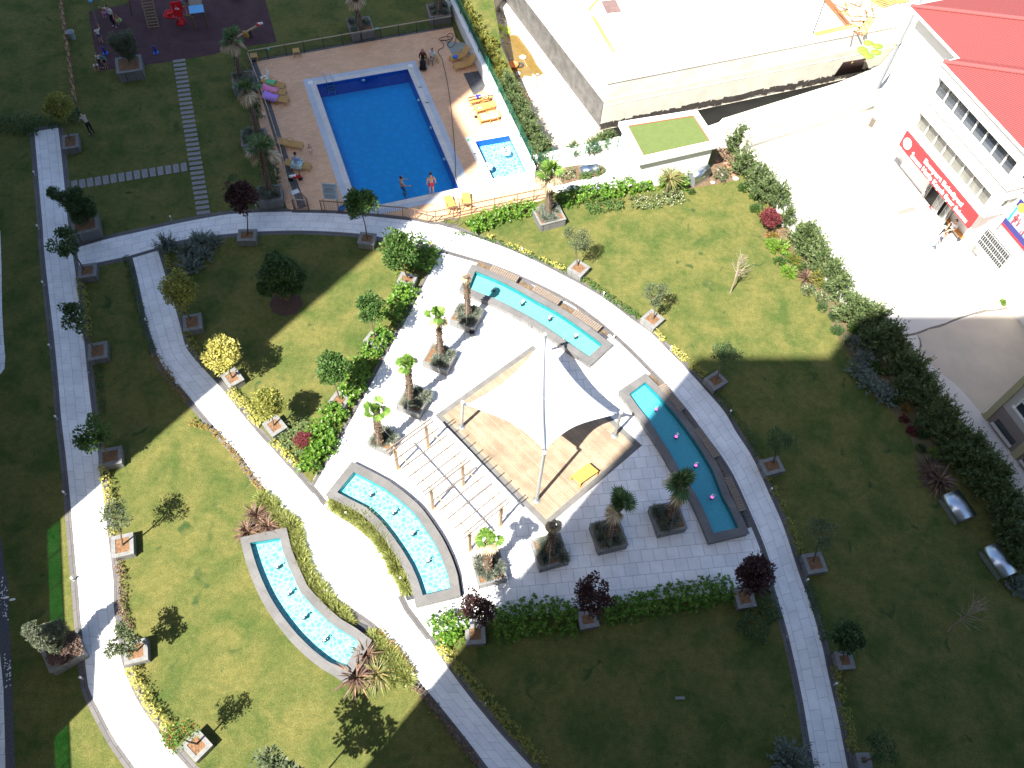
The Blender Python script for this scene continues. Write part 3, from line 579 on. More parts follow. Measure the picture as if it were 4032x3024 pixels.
# orange table on the deck
tb = empty('low_table', ((W('M', 1165, 110))).to_tuple(), 0, 'orange low wooden table on the timber deck', 'table')
c0 = tb.location.copy()
pts = WL('M', [(1075, 125), (1190, 38), (1255, 92), (1135, 175)], 0.45); c1 = sum(pts, Vector()) / 4; tb.location = (c1.x, c1.y, 0.02); c0 = Vector((c1.x, c1.y, 0))
M_orange = mat('orange_table', (0.62, 0.36, 0.07), 0.5, noise=0.15, nscale=3)
b = MB(); b.prism([p - c0 for p in pts], 0.40, 0.45); b.build('tabletop', M_orange, tb, bevel=0.01)
for p in pts:
    q = (p - c0) * 0.88; b = MB(); b.beam((q.x, q.y, 0.40), (q.x * 1.12, q.y * 1.12, 0.0), 0.06, 0.06, Vector((1, 0.1, 0))); b.build('leg', M_orange, tb)
# ================================================================== PERGOLA
pg = empty('pergola', W('p', 720, 880).to_tuple(), 0, 'timber pergola of slender rafters on six posts beside the deck', 'pergola'); c0 = pg.location.copy()
HP = 2.2
PB = dict(A=W('p', 512, 440), B=W('p', 185, 680), C=W('p', 891, 858), D=W('p', 568, 1110), E=W('p', 1300, 1295), F=W('p', 965, 1567))
e1 = (PB['E'] - PB['A']).normalized(); e1b = (PB['F'] - PB['B']).normalized(); e1 = (e1 + e1b).normalized(); L_ = ((PB['E'] - PB['A']).length + (PB['F'] - PB['B']).length) / 2
e2 = ((PB['A'] - PB['B']) + (PB['C'] - PB['D']) + (PB['E'] - PB['F'])) / 3; Wd = e2.length; e2.normalize()
oA = (PB['A'] + PB['C'] - e1 * L_ / 2 + PB['E'] - e1 * L_) / 3; oB = (PB['B'] + PB['D'] - e1 * L_ / 2 + PB['F'] - e1 * L_) / 3
for o_ in (oA, oB):
    for k in (0, 0.5, 1):
        p = o_ + e1 * (L_ * k) - c0; b = MB(); b.beam(p, p + Vector((0, 0, HP)), 0.16, 0.11, e1); b.beam(p + e1 * 0.0 + e2 * 0.0 , p + Vector((0, 0, 0.06)), 0.22, 0.2, e1); b.build('post', M_timber, pg)
    b = MB()
    b.beam(o_ - e1 * 0.35 - c0 + Vector((0, 0, HP + .05)), o_ + e1 * (L_ + 0.35) - c0 + Vector((0, 0, HP + .05)), 0.045, 0.12); b.build('purlin', M_timber, pg)
def rafter(k, dd=0.0):
    a = oB + e1 * (L_ * k + dd) - e2 * 0.42 - c0 + Vector((0, 0, HP + 0.17)); c = oA + e1 * (L_ * k + dd) + e2 * 0.42 - c0 + Vector((0, 0, HP + 0.17))
    b = MB(); b.beam(a, c, 0.038, 0.11); b.build('rafter', M_timber2, pg)
for k in (0, 0.5, 1):
    rafter(k, -0.09); rafter(k, 0.09)
for k in range(1, 5): rafter(0.5 * k / 5 + 0.0); rafter(0.5 + 0.5 * k / 5)
# ================================================================== BENCHES
def bench(t, q, label):
    pts = WL(t, q, 0.45); c = sum(pts, Vector()) / 4; d = (pts[1] - pts[0] + pts[2] - pts[3]) / 2; wv = (pts[3] - pts[0] + pts[2] - pts[1]) / 2
    Ln, Wn = d.length, wv.length; r = empty('bench', (c.x, c.y, 0), math.atan2(d.y, d.x), label, 'bench', 'slatted benches along the fountains')
    b = MB(); b.box((0, 0, 0.2), (Ln * 0.96, Wn * 0.8, 0.4)); b.build('stone_base', M_stone2, r)
    n_ = int(Ln / 0.12); b = MB()
    for i in range(n_): b.box((-Ln / 2 + (i + 0.5) * Ln / n_, 0, 0.44), (Ln / n_ * 0.82, Wn * (1 + 0.02 * math.sin(i * 7.3)), 0.035))
    b.build('slatted_seat', M_timber2, r)
bench('H', [(400, 238), (575, 312), (552, 350), (375, 270)], 'slatted bench, left one of the three above the upper fountain')
bench('H', [(680, 368), (850, 460), (825, 498), (655, 402)], 'slatted bench, middle one of the three above the upper fountain')
bench('H', [(945, 525), (1115, 635), (1085, 675), (915, 555)], 'slatted bench, right one of the three above the upper fountain')
bench('I', [(530, 1010), (665, 1172), (625, 1195), (482, 1025)], 'slatted bench half in sun beside the shaded fountain')
bench('I', [(760, 1297), (888, 1482), (845, 1500), (715, 1310)], 'slatted bench with a broken slat area, middle of the shaded fountain')
bench('N', [(795, 288), (895, 508), (850, 522), (745, 300)], 'slatted bench in shade at the lower end of the shaded fountain')
# ================================================================== TOWERS THAT THROW THE SHADE (beside and behind the balcony)
SD = Vector((math.cos(R(AZ)), math.sin(R(AZ)), 0)); CT = 1 / math.tan(R(EL))
def back(p, h): return Vector((p[0], p[1], 0)) - SD * (h * CT)
M_tower = mat('tower_render', (0.34, 0.32, 0.30), 0.85, noise=0.1); M_glassd = mat('dark_window', (0.03, 0.04, 0.05), 0.1, spec=0.6)
def tower(label, foot, H_, name='apartment_tower'):
    r = empty(name, (foot[0].x, foot[0].y, 0), 0, label, 'building'); o_ = Vector((foot[0].x, foot[0].y, 0))
    b = MB(); b.prism([p - o_ for p in foot], 0.0, H_); b.build('wall', M_tower, r)
    b = MB(); c = sum(foot, Vector()) / len(foot)
    for i in range(len(foot)):
        a, d = foot[i], foot[(i + 1) % len(foot)]
        if (d - a).length < 3: continue
        t = (d - a).normalized(); nrm = Vector((t.y, -t.x, 0)); nrm = nrm if nrm.dot((a + d) / 2 - c) > 0 else -nrm
        k = int((d - a).length / 3.0)
        for f in range(int(H_ / 3) - 1):
            for j in range(k):
                m = a + t * ((j + .5) * (d - a).length / k) - o_ + nrm * 0.01
                b.box((m.x, m.y, 3 * f + 2.2), (1.7, 0.06, 1.5), math.atan2(t.y, t.x))
    b.build('windows', M_glassd, r); return r
HO, HL = 58.0, 60.0
own = [back(p, HO) for p in ((10.205, 26.65), (17.65, 27.31), (19.67, 30.1), (21.1, 30.57), (29.76, 31.36), (58, 34))] + [Vector((34, -34, 0)), Vector((-11.5, -34, 0))]
tower('tall pale apartment tower behind the viewpoint', own, HO)
lt = [back(p, HL) for p in ((-3.05, 40.82), (-5.43, 45.74), (-2.5, 50.3), (-7.0, 60.5), (-40, 80))] + [Vector((-80, 30, 0)), Vector((-60, -10, 0)), Vector((-36, -6, 0))]
tower('tall pale apartment tower to the left of the garden', lt, HL)
# terrace wing with a green glass balustrade
HPD = 8.0
pa, pb_ = back((-21.65, 13.9), HPD), back((-16.6, 1.0), HPD); dirp = (pb_ - pa).normalized(); pb_ = pa + dirp * 24
wing = empty('terrace_wing', pa.to_tuple(), 0, 'low terrace wing with a green glass balustrade at the left', 'building')
nl = Vector((dirp.y, -dirp.x, 0)); nl = nl if nl.x < 0 else -nl
b = MB(); b.prism([Vector(), pb_ - pa, pb_ - pa + nl * 14, nl * 14 - dirp * 1], 0, HPD); b.build('wall', M_tower, wing)
sbx = [back(p, HPD + 3.2) for p in ((-17.48, 8.4), (-16.95, 6.5), (-18.3, 5.2), (-21, 4.6), (-22, 8.9), (-19.4, 9.55))]
b = MB(); b.prism([p - pa for p in sbx], HPD - 0.02, HPD + 3.2); b.build('roof_room', M_tower, wing)
M_gg = bpy.data.materials.new('green_glass'); M_gg.use_nodes = True; t_ = M_gg.node_tree; t_.nodes.remove(t_.nodes['Principled BSDF'])
tr_ = t_.nodes.new('ShaderNodeBsdfTransparent'); tr_.inputs[0].default_value = (0.06, 0.42, 0.22, 1); t_.links.new(tr_.outputs[0], t_.nodes['Material Output'].inputs[0])
b = MB(); L_w = (pb_ - pa).length; bal = empty('glass_balustrade', pa.to_tuple(), 0, 'green glass balustrade along the edge of the terrace wing', 'balustrade')
b.beam(Vector((0, 0, HPD + 0.5)) - dirp * 0.0, dirp * L_w + Vector((0, 0, HPD + 0.5)), 0.012, 0.98); b.build('glass', M_gg, bal)
b = MB(); b.beam(Vector((0, 0, HPD + 1.02)), dirp * L_w + Vector((0, 0, HPD + 1.02)), 0.05, 0.05); b.build('top_rail', M_metal, bal)
for i in range(16):
    p = dirp * (i * L_w / 15); b = MB(); b.beam(p + Vector((0, 0, HPD)), p + Vector((0, 0, HPD + 1)), 0.05, 0.05); b.build('post', M_metal, bal)
# ================================================================== WHITE WALL WITH GREEN POSTS
wl = WL('a', [(-230, -260), (-60, 60)]) + WL('n', [(1837, 182), (1912, 336)]) + [W('n', 2072, 655)]
wbase = [Vector((-9.2, 62.6, 0)), Vector((-5.07, 52.39, 0)), Vector((-3.40, 48.25, 0)), Vector((0.2, 39.35, 0))]
dw = (wbase[3] - wbase[1]).normalized(); nw = Vector((-dw.y, dw.x, 0)); nw = nw if nw.x > 0 else -nw
def wall(name, a, c, h, th, m, label, cap=True, side=1, z0=0.0):
    d = (c - a).normalized(); n_ = Vector((-d.y, d.x, 0)) * side; r = empty(name, a.to_tuple(), 0, label, 'wall')
    b = MB(); b.prism([Vector(), c - a, c - a + n_ * th, n_ * th], z0, h); b.build('wall_face', m, r)
    if cap: b = MB(); e = 0.03; b.prism([-n_ * e, c - a - n_ * e, c - a + n_ * (th + e), n_ * (th + e)], h, h + 0.05); b.build('coping', m, r)
    return r
wd0 = Vector((0.2, 39.35, 0)); up0 = wd0 - dw * 26.0
sd = 1 if Vector((-dw.y, dw.x, 0)).x > 0 else -1
wall('boundary_wall', up0, wd0, 1.0, 0.3, M_white, 'white rendered wall along the right side of the pool terrace', side=sd)
M_grn = mat('green_paint', (0.01, 0.13, 0.08), 0.4)
def mesh_fence(label, pts, h0, hp=1.1):
    r = empty('wire_fence', pts[0].to_tuple(), 0, label, 'fence'); o_ = pts[0]
    for p in pts:
        q = p - o_; b = MB(); b.tube([q + Vector((0, 0, h0)), q + Vector((0, 0, h0 + hp))], 0.032, 8); b.ball(q + Vector((0, 0, h0 + hp)), 0.04, 1); b.build('post', M_grn, r)
    b = MB()
    for a, c in zip(pts, pts[1:]):
        for k in range(12):
            z = h0 + 0.06 + k * (hp - 0.1) / 11; b.beam(a - o_ + Vector((0, 0, z)), c - o_ + Vector((0, 0, z)), 0.006, 0.006)
        m_ = int((c - a).length / 0.09)
        for k in range(m_):
            q = a.lerp(c, k / m_) - o_; b.beam(q + Vector((0, 0, h0 + .05)), q + Vector((0, 0, h0 + hp - .03)), 0.005, 0.005)
    b.build('wire_mesh', M_grn, r); return r
pl = [Vector((-3.19, 48.31, 0)) + dw * (2.24 * (i)) for i in range(-6, 5)]
mesh_fence('green wire fence on top of the white pool wall', pl, 1.03)
# low wall from the pool corner to the service building, with its fence
lw0, lw1 = W('C', 835, 1082), W('D', 225, 950)
wall('boundary_wall', lw0, W('C', 1400, 958), 0.55, 0.3, M_white, 'low white wall between the pool corner and the green-roofed building', side=1)
ps = [W('C', 835, 1075, 0.6), W('C', 955, 1040, 0.6), W('C', 1170, 1003, 0.6), W('C', 1378, 962, 0.6)]
mesh_fence('short green wire fence beside the green-roofed building', [Vector((p.x, p.y, 0)) for p in ps], 0.6, 0.9)
# ================================================================== RAILINGS OF THE POOL TERRACE
def railing(label, pts, h, m, top, spacing=1.3, bal=0.13):
    r = empty('railing', pts[0].to_tuple(), 0, label, 'railing'); o_ = pts[0]; pp = [p - o_ for p in pts]
    b = MB()
    for a, c in zip(pp, pp[1:]): b.beam(a + Vector((0, 0, h)), c + Vector((0, 0, h)), 0.055, 0.045)
    b.build('top_rail', top, r); b = MB()
    for a, c in zip(pp, pp[1:]): b.beam(a + Vector((0, 0, 0.12)), c + Vector((0, 0, 0.12)), 0.03, 0.03)
    b.build('bottom_rail', m, r); bb = MB()
    for a, c in zip(pp, pp[1:]):
        L = (c - a).length; k = max(1, round(L / spacing))
        for i in range(k + (1 if c is pp[-1] else 0)):
            p = a.lerp(c, i / k); b = MB(); b.beam(p, p + Vector((0, 0, h + 0.05)), 0.05, 0.05); b.build('post', m, r)
        for i in range(int(L / bal)):
            p = a.lerp(c, (i + .5) * bal / L); bb.beam(p + Vector((0, 0, 0.12)), p + Vector((0, 0, h)), 0.014, 0.014)
    bb.build('balusters', m, r); return r
railing('dark railing along the top of the pool terrace by the playground lawn', WL('n', [(985, 243), (1200, 205), (1500, 152), (1780, 104)]), 0.85, M_dkgrey, M_bronzel)
railing('bronze railing along the left side of the pool terrace', WL('n', [(985, 246), (1022, 345), (1070, 480), (1112, 615), (1159, 826)]), 0.8, M_bronze, M_bronzel)
railing('short bronze railing beside the gate of the pool terrace', WL('n', [(1163, 827), (1216, 828)]), 0.9, M_bronze, M_bronzel, 0.8)
railing('open bronze gate leaf of the pool terrace', WL('b', [(1605, 930), (1440, 760)]), 0.95, M_bronze, M_bronze, 0.9)
railing('bronze railing between the pool terrace and the path', WL('n', [(1268, 832), (1390, 840), (1490, 850), (1587, 858), (1635, 864), (1683, 876), (1716, 873)]), 0.9, M_bronze, M_bronze)
railing('sunlit bronze railing below the small pool', WL('d', [(90, 1510), (860, 1340), (1860, 1130), (2560, 985)]), 0.9, M_bronze, M_bronze)
# ================================================================== SERVICE BUILDING WITH GREEN ROOF
ZR = 2.7
rc = WL('D', [(225, 800), (735, 720), (885, 945), (362, 1062)], ZR); sv = empty('service_building', (rc[0] * 0.25 + rc[1] * .25 + rc[2] * .25 + rc[3] * .25).to_tuple(), 0, 'small white service building with a flat green turf roof', 'building')
sv.location.z = 0; c0 = sv.location.copy(); q = [Vector((p.x, p.y, 0)) for p in rc]
def loc(pts): return [Vector((p.x, p.y, 0)) - c0 for p in pts]
wq = grow(q, -0.25); b = MB(); b.prism(loc(wq), 0, ZR - 0.45); b.build('wall', M_white, sv)
b = MB(); b.prism(loc(grow(q, -0.12)), ZR - 0.45, ZR - 0.25); b.build('fascia', M_white, sv)
b = MB(); b.prism(loc(q), ZR - 0.25, ZR - 0.06); b.build('roof_slab', M_white, sv)
def rimring(nm, outer, inner, z0, z1, m, parent):
    me = bpy.data.meshes.new(nm); n = len(outer)
    vs = [(p.x, p.y, z1) for p in outer] + [(p.x, p.y, z1) for p in inner] + [(p.x, p.y, z0) for p in outer] + [(p.x, p.y, z0) for p in inner]; fs = []
    for i in range(n):
        j = (i + 1) % n; fs += [(i, j, n + j, n + i), (i, 2 * n + i, 2 * n + j, j), (n + i, n + j, 3 * n + j, 3 * n + i), (2 * n + i, 3 * n + i, 3 * n + j, 2 * n + j)]
    me.from_pydata(vs, [], fs); me.update(); return link(nm, me, parent, mats=m)
rimring('parapet', loc(q), loc(grow(q, -0.42)), ZR - 0.06, ZR + 0.06, M_white, sv)
b = MB(); b.prism(loc(grow(q, -0.42)), ZR - 0.058, ZR - 0.03); b.build('turf_roof', mat('turf', (0.115, 0.155, 0.045), 0.95, noise=0.15, nscale=4, bump=0.3), sv)
rimring('flashing', loc(grow(q, -0.40)), loc(grow(q, -0.47)), ZR - 0.03, ZR + 0.03, mat('rust', (0.35, 0.13, 0.07), 0.8), sv)
# ================================================================== VENTS (curved metal hoods)
def hood(label, t, q, h, curve=0.35, name='vent_hood', ends=True):
    pts = WL(t, q, h * 0.7); pts = pts[1:] + pts[:1] if (pts[1] - pts[0]).length < (pts[2] - pts[1]).length else pts
    c = sum(pts, Vector()) / 4; d = (pts[1] - pts[0] + pts[2] - pts[3]) / 2; wv = (pts[3] - pts[0] + pts[2] - pts[1]) / 2
    L = d.length; Wd_ = wv.length; r = empty(name, (c.x, c.y, 0), math.atan2(d.y, d.x), label, 'vent')
    b = MB(); b.box((0, 0, h * 0.22), (L * 0.94, Wd_ * 0.9, h * 0.44)); b.build('base', M_galv, r)
    prof = [(-Wd_ / 2 * math.cos(math.pi * i / 12), h * 0.45 + curve * math.sin(math.pi * i / 12)) for i in range(13)]
    vs = [(-L / 2, y, z) for y, z in prof] + [(L / 2, y, z) for y, z in prof] + [(-L / 2, y * .96, z - .03) for y, z in prof] + [(L / 2, y * .96, z - .03) for y, z in prof]
    fs = [(i, i + 1, 14 + i, 13 + i) for i in range(12)] + [(26 + i, 39 + i, 40 + i, 27 + i) for i in range(12)] + [(i, 26 + i, 27 + i, i + 1) for i in range(12)] + [(13 + i, 14 + i, 40 + i, 39 + i) for i in range(12)]
    me = bpy.data.meshes.new('hood'); me.from_pydata(vs, [], fs); me.update()
    for i in range(12): me.polygons[i].use_smooth = True
    link('hood', me, r, mats=M_metal)
    for s_ in (-1, 1):
        me = bpy.data.meshes.new('end_plate'); me.from_pydata([(s_ * (L / 2 - 0.03), y * .95, z - .03) for y, z in prof], [], [tuple(range(13))]); me.update(); link('end_plate', me, r, mats=M_galv)
    return r
hood('curved steel vent hood on the shaded lawn, the upper of two', 'O', [(1130, 425), (1247, 362), (1358, 535), (1250, 590)], 0.9)
hood('curved steel vent hood on the shaded lawn, the lower of two', 'O', [(1396, 765), (1497, 712), (1627, 905), (1535, 960)], 0.9)
hood('low curved steel hood on the path by the small pool', 'C', [(1130, 1075), (1250, 1058), (1262, 1100), (1140, 1120)], 0.6, 0.15)
hood('grey glazed access hood at the corner of the white service building', 'D', [(690, 1120), (800, 1075), (820, 1110), (720, 1190)], 1.0, 0.45)
# ================================================================== CONSTRUCTION PODIUM
ZP = 1.6
k0 = W('D', 100, 852, PITZ); k1 = W('D', 1420, 575, PITZ); kl_ = W('C', 700, 100, PITZ)
ex = (k1 - k0).normalized(); el_ = (kl_ - k0).normalized()
pod = empty('building_podium', (k0.x, k0.y, 0), 0, 'unfinished pale concrete podium of the building site beyond the hedge', 'building')
fp = [Vector((0, 0, 0)), ex * 29, ex * 29 + el_ * 45, el_ * 45]
b = MB(); b.prism(fp, PITZ, ZP); b.build('concrete_slab', M_concrete, pod)
nout = Vector((ex.y, -ex.x, 0)); nout = nout if nout.y < 0 else -nout; nl2 = Vector((-el_.y, el_.x, 0)); nl2 = nl2 if nl2.x < 0 else -nl2
sheet('trench_floor_sheet', [[(p + Vector((k0.x, k0.y, 0))).to_tuple() for p in (ex * 0.2 + nout * 0.06, ex * 29 + nout * 0.06, ex * 29 + nout * 4.5, ex * 0.2 + nout * 4.5)]], PITZ + 0.03, mat('dark_trench', (0.012, 0.012, 0.011), 0.5, noise=0.5, nscale=1))  # flat near-black sheet over the pit floor along the podium front
b = MB(); a = nout * 0.02; b.beam(a + Vector((0, 0, (PITZ + ZP) / 2 - 0.6)), ex * 29 + a + Vector((0, 0, (PITZ + ZP) / 2 - 0.6)), 0.04, ZP - PITZ - 1.6); b.build('formwork_face', M_conc2, pod)
b = MB(); a = nout * 0.03; rr = random.Random(3); k = 60
for i in range(k): b.beam(a + ex * (i * 29 / k) + Vector((0, 0, PITZ + 0.3 + rr.uniform(0, .25))), a + ex * ((i + 1) * 29 / k) + Vector((0, 0, PITZ + 0.3 + rr.uniform(0, .25))), 0.05, 0.5)
b.build('damp_stain', M_darkc, pod)
b = MB(); a = nl2 * 0.05; b.beam(a + Vector((0, 0, PITZ + 1.35)), el_ * 45 + a + Vector((0, 0, PITZ + 1.35)), 0.05, 2.3); b.build('waterproof_sheet', mat('grey_membrane', (0.17, 0.165, 0.16), 0.8, noise=0.5, nscale=1.5, bump=0.5), pod)
b = MB(); b.prism([nl2 * 0.0, el_ * 45, el_ * 45 + nl2 * 0.8, nl2 * 0.8], PITZ, PITZ + 0.35); b.build('footing', M_concrete, pod)
for i in range(2):
    z = ZP - 1.9 * i - 0.05; b = MB(); b.beam(nout * 0.05 + Vector((0, 0, z)), ex * 29 + nout * 0.05 + Vector((0, 0, z)), 0.02, 0.03); b.build('formwork_joint', M_concrete, pod)
# rebar bundle, plywood, dark form panel, timber and pallets on the podium
M_rust = mat('rusty_steel', (0.33, 0.15, 0.07), 0.8, noise=0.4, nscale=12); M_ply = mat('yellow_ply', (0.50, 0.34, 0.12), 0.7, noise=0.25, nscale=4)
def stack(name, label, t, a, c, n_, wd, ht, m, cat, grp=None):
    A_, B_ = W(t, *a, ZP), W(t, *c, ZP); r = empty(name, A_.to_tuple(), 0, label, cat, grp); d = B_ - A_; s_ = Vector((-d.y, d.x, 0)).normalized(); rr = random.Random(n_)
    b = MB()
    for i in range(n_): b.beam(s_ * (i - n_ / 2) * wd * 1.6 + Vector((0, 0, ht / 2 + 0.01)), d + s_ * ((i - n_ / 2) * wd * 1.6 + rr.uniform(-.1, .1)) + Vector((0, 0, ht / 2 + 0.01)), wd, ht)
    b.build('bars', m, r); b = MB(); b.beam(d * 0.4 - s_ * wd * n_ * 0.8, d * 0.4 + s_ * wd * n_ * .8, 0.06, 0.02); b.build('tie', M_dkgrey, r); return r
stack('lattice_bundle', 'long yellow lattice girder lying on the white podium', 'D', (60, 112), (200, 345), 3, 0.05, 0.10, M_ply, 'girder')
stack('rebar_bundle', 'bundle of rusty bars at the top edge of the podium', 'E', (370, 0), (520, 170), 7, 0.05, 0.08, M_rust, 'rebar')
stack('timber_stack', 'pale boards lying beside the rusty bars', 'E', (290, 225), (545, 160), 4, 0.07, 0.05, M_ply, 'timber')
stack('timber_stack', 'upright looking yellow boards on the podium', 'E', (670, 120), (600, 220), 5, 0.07, 0.06, M_ply, 'timber')
stack('timber_stack', 'slim pole lying at the podium edge', 'E', (365, 0), (290, 225), 1, 0.07, 0.07, M_dkgrey, 'timber')
stack('timber_stack', 'pale poles propped at the top of the podium', 'C', (1185, 70), (1255, 0), 2, 0.06, 0.06, M_ply, 'timber')
for nm_, lab, t, q, m_, hh in (('plywood_sheet', 'brown plywood sheet lying on the white podium', 'D', [(110, 10), (205, 0), (243, 78), (148, 88)], mat('brown_ply', (0.20, 0.13, 0.12), 0.7, noise=0.3), 0.04),
                           ('pallet', 'yellow slatted pallet at the top of the podium', 'E', [(655, 0), (780, -20), (840, 20), (740, 55)], M_ply, 0.14),
                           ('pallet', 'smaller yellow pallet beside the slatted one', 'E', [(800, -10), (880, -20), (905, 15), (840, 28)], M_ply, 0.12)):
    pts = WL(t, q, ZP); c = sum(pts, Vector()) / 4; r = empty(nm_, (c.x, c.y, ZP), 0, lab, nm_.split('_')[0])
    if nm_ == 'pallet':
        b = MB()
        for i in range(7): b.beam(pts[0].lerp(pts[3], i / 6) - c + Vector((0, 0, hh)), pts[1].lerp(pts[2], i / 6) - c + Vector((0, 0, hh)), 0.09, 0.02)
        b.build('boards', m_, r); b = MB()
        for i in (0, .5, 1): b.beam(pts[0].lerp(pts[1], i) - c + Vector((0, 0, hh / 2)), pts[3].lerp(pts[2], i) - c + Vector((0, 0, hh / 2)), 0.08, hh - .03)
        b.build('bearers', m_, r)
    else:
        b = MB(); b.prism([p - c for p in pts], 0.01, hh); b.build('board', m_, r)
# dark formwork panel with yellow braces, leaning at the trench
A_, B_ = W('E', 415, 502, PITZ + 1.5), W('E', 595, 470, PITZ + 1.5)
fpn = empty('formwork_panel', (A_.x, A_.y, 0), 0, 'dark brown formwork panel with yellow braces at the edge of the trench', 'panel'); d = B_ - A_; d.z = 0
upv = W('E', 480, 410, PITZ + 3.6) - A_; rt = W('E', 625, 385, PITZ + 3.6) - A_
b = MB(); b.face([Vector((0, 0, A_.z)), d + Vector((0, 0, A_.z)), Vector((rt.x, rt.y, A_.z + 2.1)), Vector((upv.x, upv.y, A_.z + 2.1))]); o = b.build('panel_board', mat('brown_film_ply', (0.055, 0.028, 0.025), 0.5), fpn); md = o.modifiers.new('s', 'SOLIDIFY'); md.thickness = 0.05
for k in (0.3, 0.75):
    b = MB(); p = d * k; b.beam(p + Vector((0, 0, A_.z + .6)), p + Vector((upv.x * .7, upv.y * .7 - .3, A_.z + 2.0)), 0.1, 0.08); b.build('brace', M_ply, fpn)
nb = MB(); pts = WL('E', [(600, 330), (640, 290), (700, 310), (690, 350), (640, 375), (610, 350)], ZP)
for i, p in enumerate(pts): nb.ball(p - pts[0] + Vector((0, 0, 0.1)), 0.32, 2, (1.2, 0.9, 0.4))
o = nb.build('green_tarpaulin', mat('lime_tarp', (0.22, 0.50, 0.04), 0.6, noise=0.3, nscale=4)); o.location = pts[0]; tag(o, 'crumpled lime green tarpaulin on the building site', 'tarpaulin')
pts = WL('C', [(565, 215), (600, 175), (645, 190), (650, 215), (600, 240), (585, 255)], PITZ); nb = MB()
for i, p in enumerate(pts): nb.ball(p - pts[0] + Vector((0, 0, 0.05)), 0.4, 2, (1.1, 0.8, 0.35))
o = nb.build('tarpaulin', mat('yellow_tarp', (0.45, 0.55, 0.10), 0.6, noise=0.3, nscale=4)); o.location = pts[0]; tag(o, 'yellow green tarpaulin heaped beside the muddy puddle', 'tarpaulin')
# debris in the puddle
def thing1(nm, lab, cat, b, m, p, grp=None, **k): o = b.build(nm, m, **k); o.location = p; return tag(o, lab, cat, grp)
b = MB(); b.lathe([(.16, .02), (.26, .02), (.27, .1), (.22, .16), (.16, .12), (.16, .02)]); thing1('tyre', 'dark car tyre lying in the muddy puddle', 'tyre', b, M_dkgrey, W('C', 744, 430, PITZ))
b = MB(); b.lathe([(.0, .05), (.28, .04), (.36, .12), (.40, .26), (.36, .25), (.3, .12), (0, .1)]); thing1('basin', 'orange plastic basin at the edge of the muddy puddle', 'basin', b, mat('orange_plastic', (0.55, 0.17, 0.05), 0.5), W('C', 698, 436, PITZ))
b = MB(); b.lathe([(.0, .05), (.18, .04), (.26, .1), (.24, .12), (0, .09)]); thing1('lid', 'round pale lid floating in the muddy puddle', 'lid', b, M_white, W('C', 760, 380, PITZ))
b = MB(); b.tube([(0, 0, .05), (.35, -.9, .05)], .03); thing1('stick', 'pale stick floating in the muddy puddle', 'stick', b, M_timber, W('C', 765, 390, PITZ))
rr = random.Random(5)
for i in range(46):
    x, y = rr.choice([(640, 290), (670, 370), (700, 470), (740, 520), (640, 240), (860, 500), (850, 560), (720, 550), (560, 60), (600, 100), (620, 150)]); x += rr.uniform(-35, 35); y += rr.uniform(-30, 30)
    b = MB(); b.ball((0, 0, 0.03), rr.uniform(0.08, 0.26), 1, (1, rr.uniform(.6, 1.2), .5)); thing1('rubble_block', 'loose pale rubble block around the muddy puddle', 'rubble', b, M_soil, W('C', x, y, PITZ), 'rubble round the puddle')
b = MB()
for i in range(8): b.beam((i * 0.13, -i * 0.22, 0), (i * 0.13 + .02, -i * .22 - .02, 0.9 + 0.1 * math.sin(i * 5)), 0.09, 0.03)
thing1('plank_fence', 'row of short upright yellow planks below the hedge', 'fence', b, M_ply, W('C', 725, 600, PITZ + 0.6))
# ================================================================== YARD WALL, LAMP POST
A_, B_ = W('D', 1110, 1000), W('E', 530, 797); d = (B_ - A_).normalized(); A_ = A_ - d * 1.2
HWY = 1.9; s1 = 1 if Vector((-d.y, d.x)).y > 0 else -1
yw = wall('retaining_wall', A_, B_ + d * 3.0, HWY, 0.35, M_concrete, 'long white concrete wall between the yard and the building site', side=s1)
b = MB(); n_ = Vector((-d.y, d.x, 0)) * s1; b.tube([-n_ * 0.06 + Vector((0, 0, 0.95)) + d * 0.2, d * 17 - n_ * 0.06 + Vector((0, 0, .95))], 0.035, 8); b.build('pipe', M_galv, yw)
pb0 = W('n', 3441, 374); lp = empty('lamp_post', pb0.to_tuple(), 0, 'tall pale steel lamp post beside the school', 'lamp post')
b = MB(); b.tube([(0, 0, 0), (0, 0, 4.2)], 0.115, 12); b.build('lower_pole', M_galv, lp); b = MB(); b.tube([(0, 0, 4.2), (0, 0, 9)], 0.085, 12); b.build('upper_pole', M_galv, lp)
b = MB(); b.lathe([(.15, 4.1), (.15, 4.25), (.09, 4.3)]); b.build('collar', M_galv, lp); b = MB(); b.beam((0, 0, 8.9), (0.6, 1.2, 9.1), .1, .08); b.build('arm', M_galv, lp)
b = MB(); b.box((0, 0, 0.4), (0.7, 0.5, 0.8), 0.5); o = thing1('utility_cabinet', 'grey utility cabinet at the end of the long concrete wall', 'cabinet', b, M_dkgrey, W('E', 610, 700), bevel=0.03)
b = MB(); b.box((0, 0, 0.3), (0.45, 0.35, 0.6), 0.9); b.box((0, 0, 0.63), (0.5, 0.4, 0.05), 0.9); thing1('floodlight_box', 'small dark box standing alone on the bright yard', 'box', b, mat('brown_grey', (0.12, 0.10, 0.08), 0.6), W('E', 662, 820), bevel=0.02)
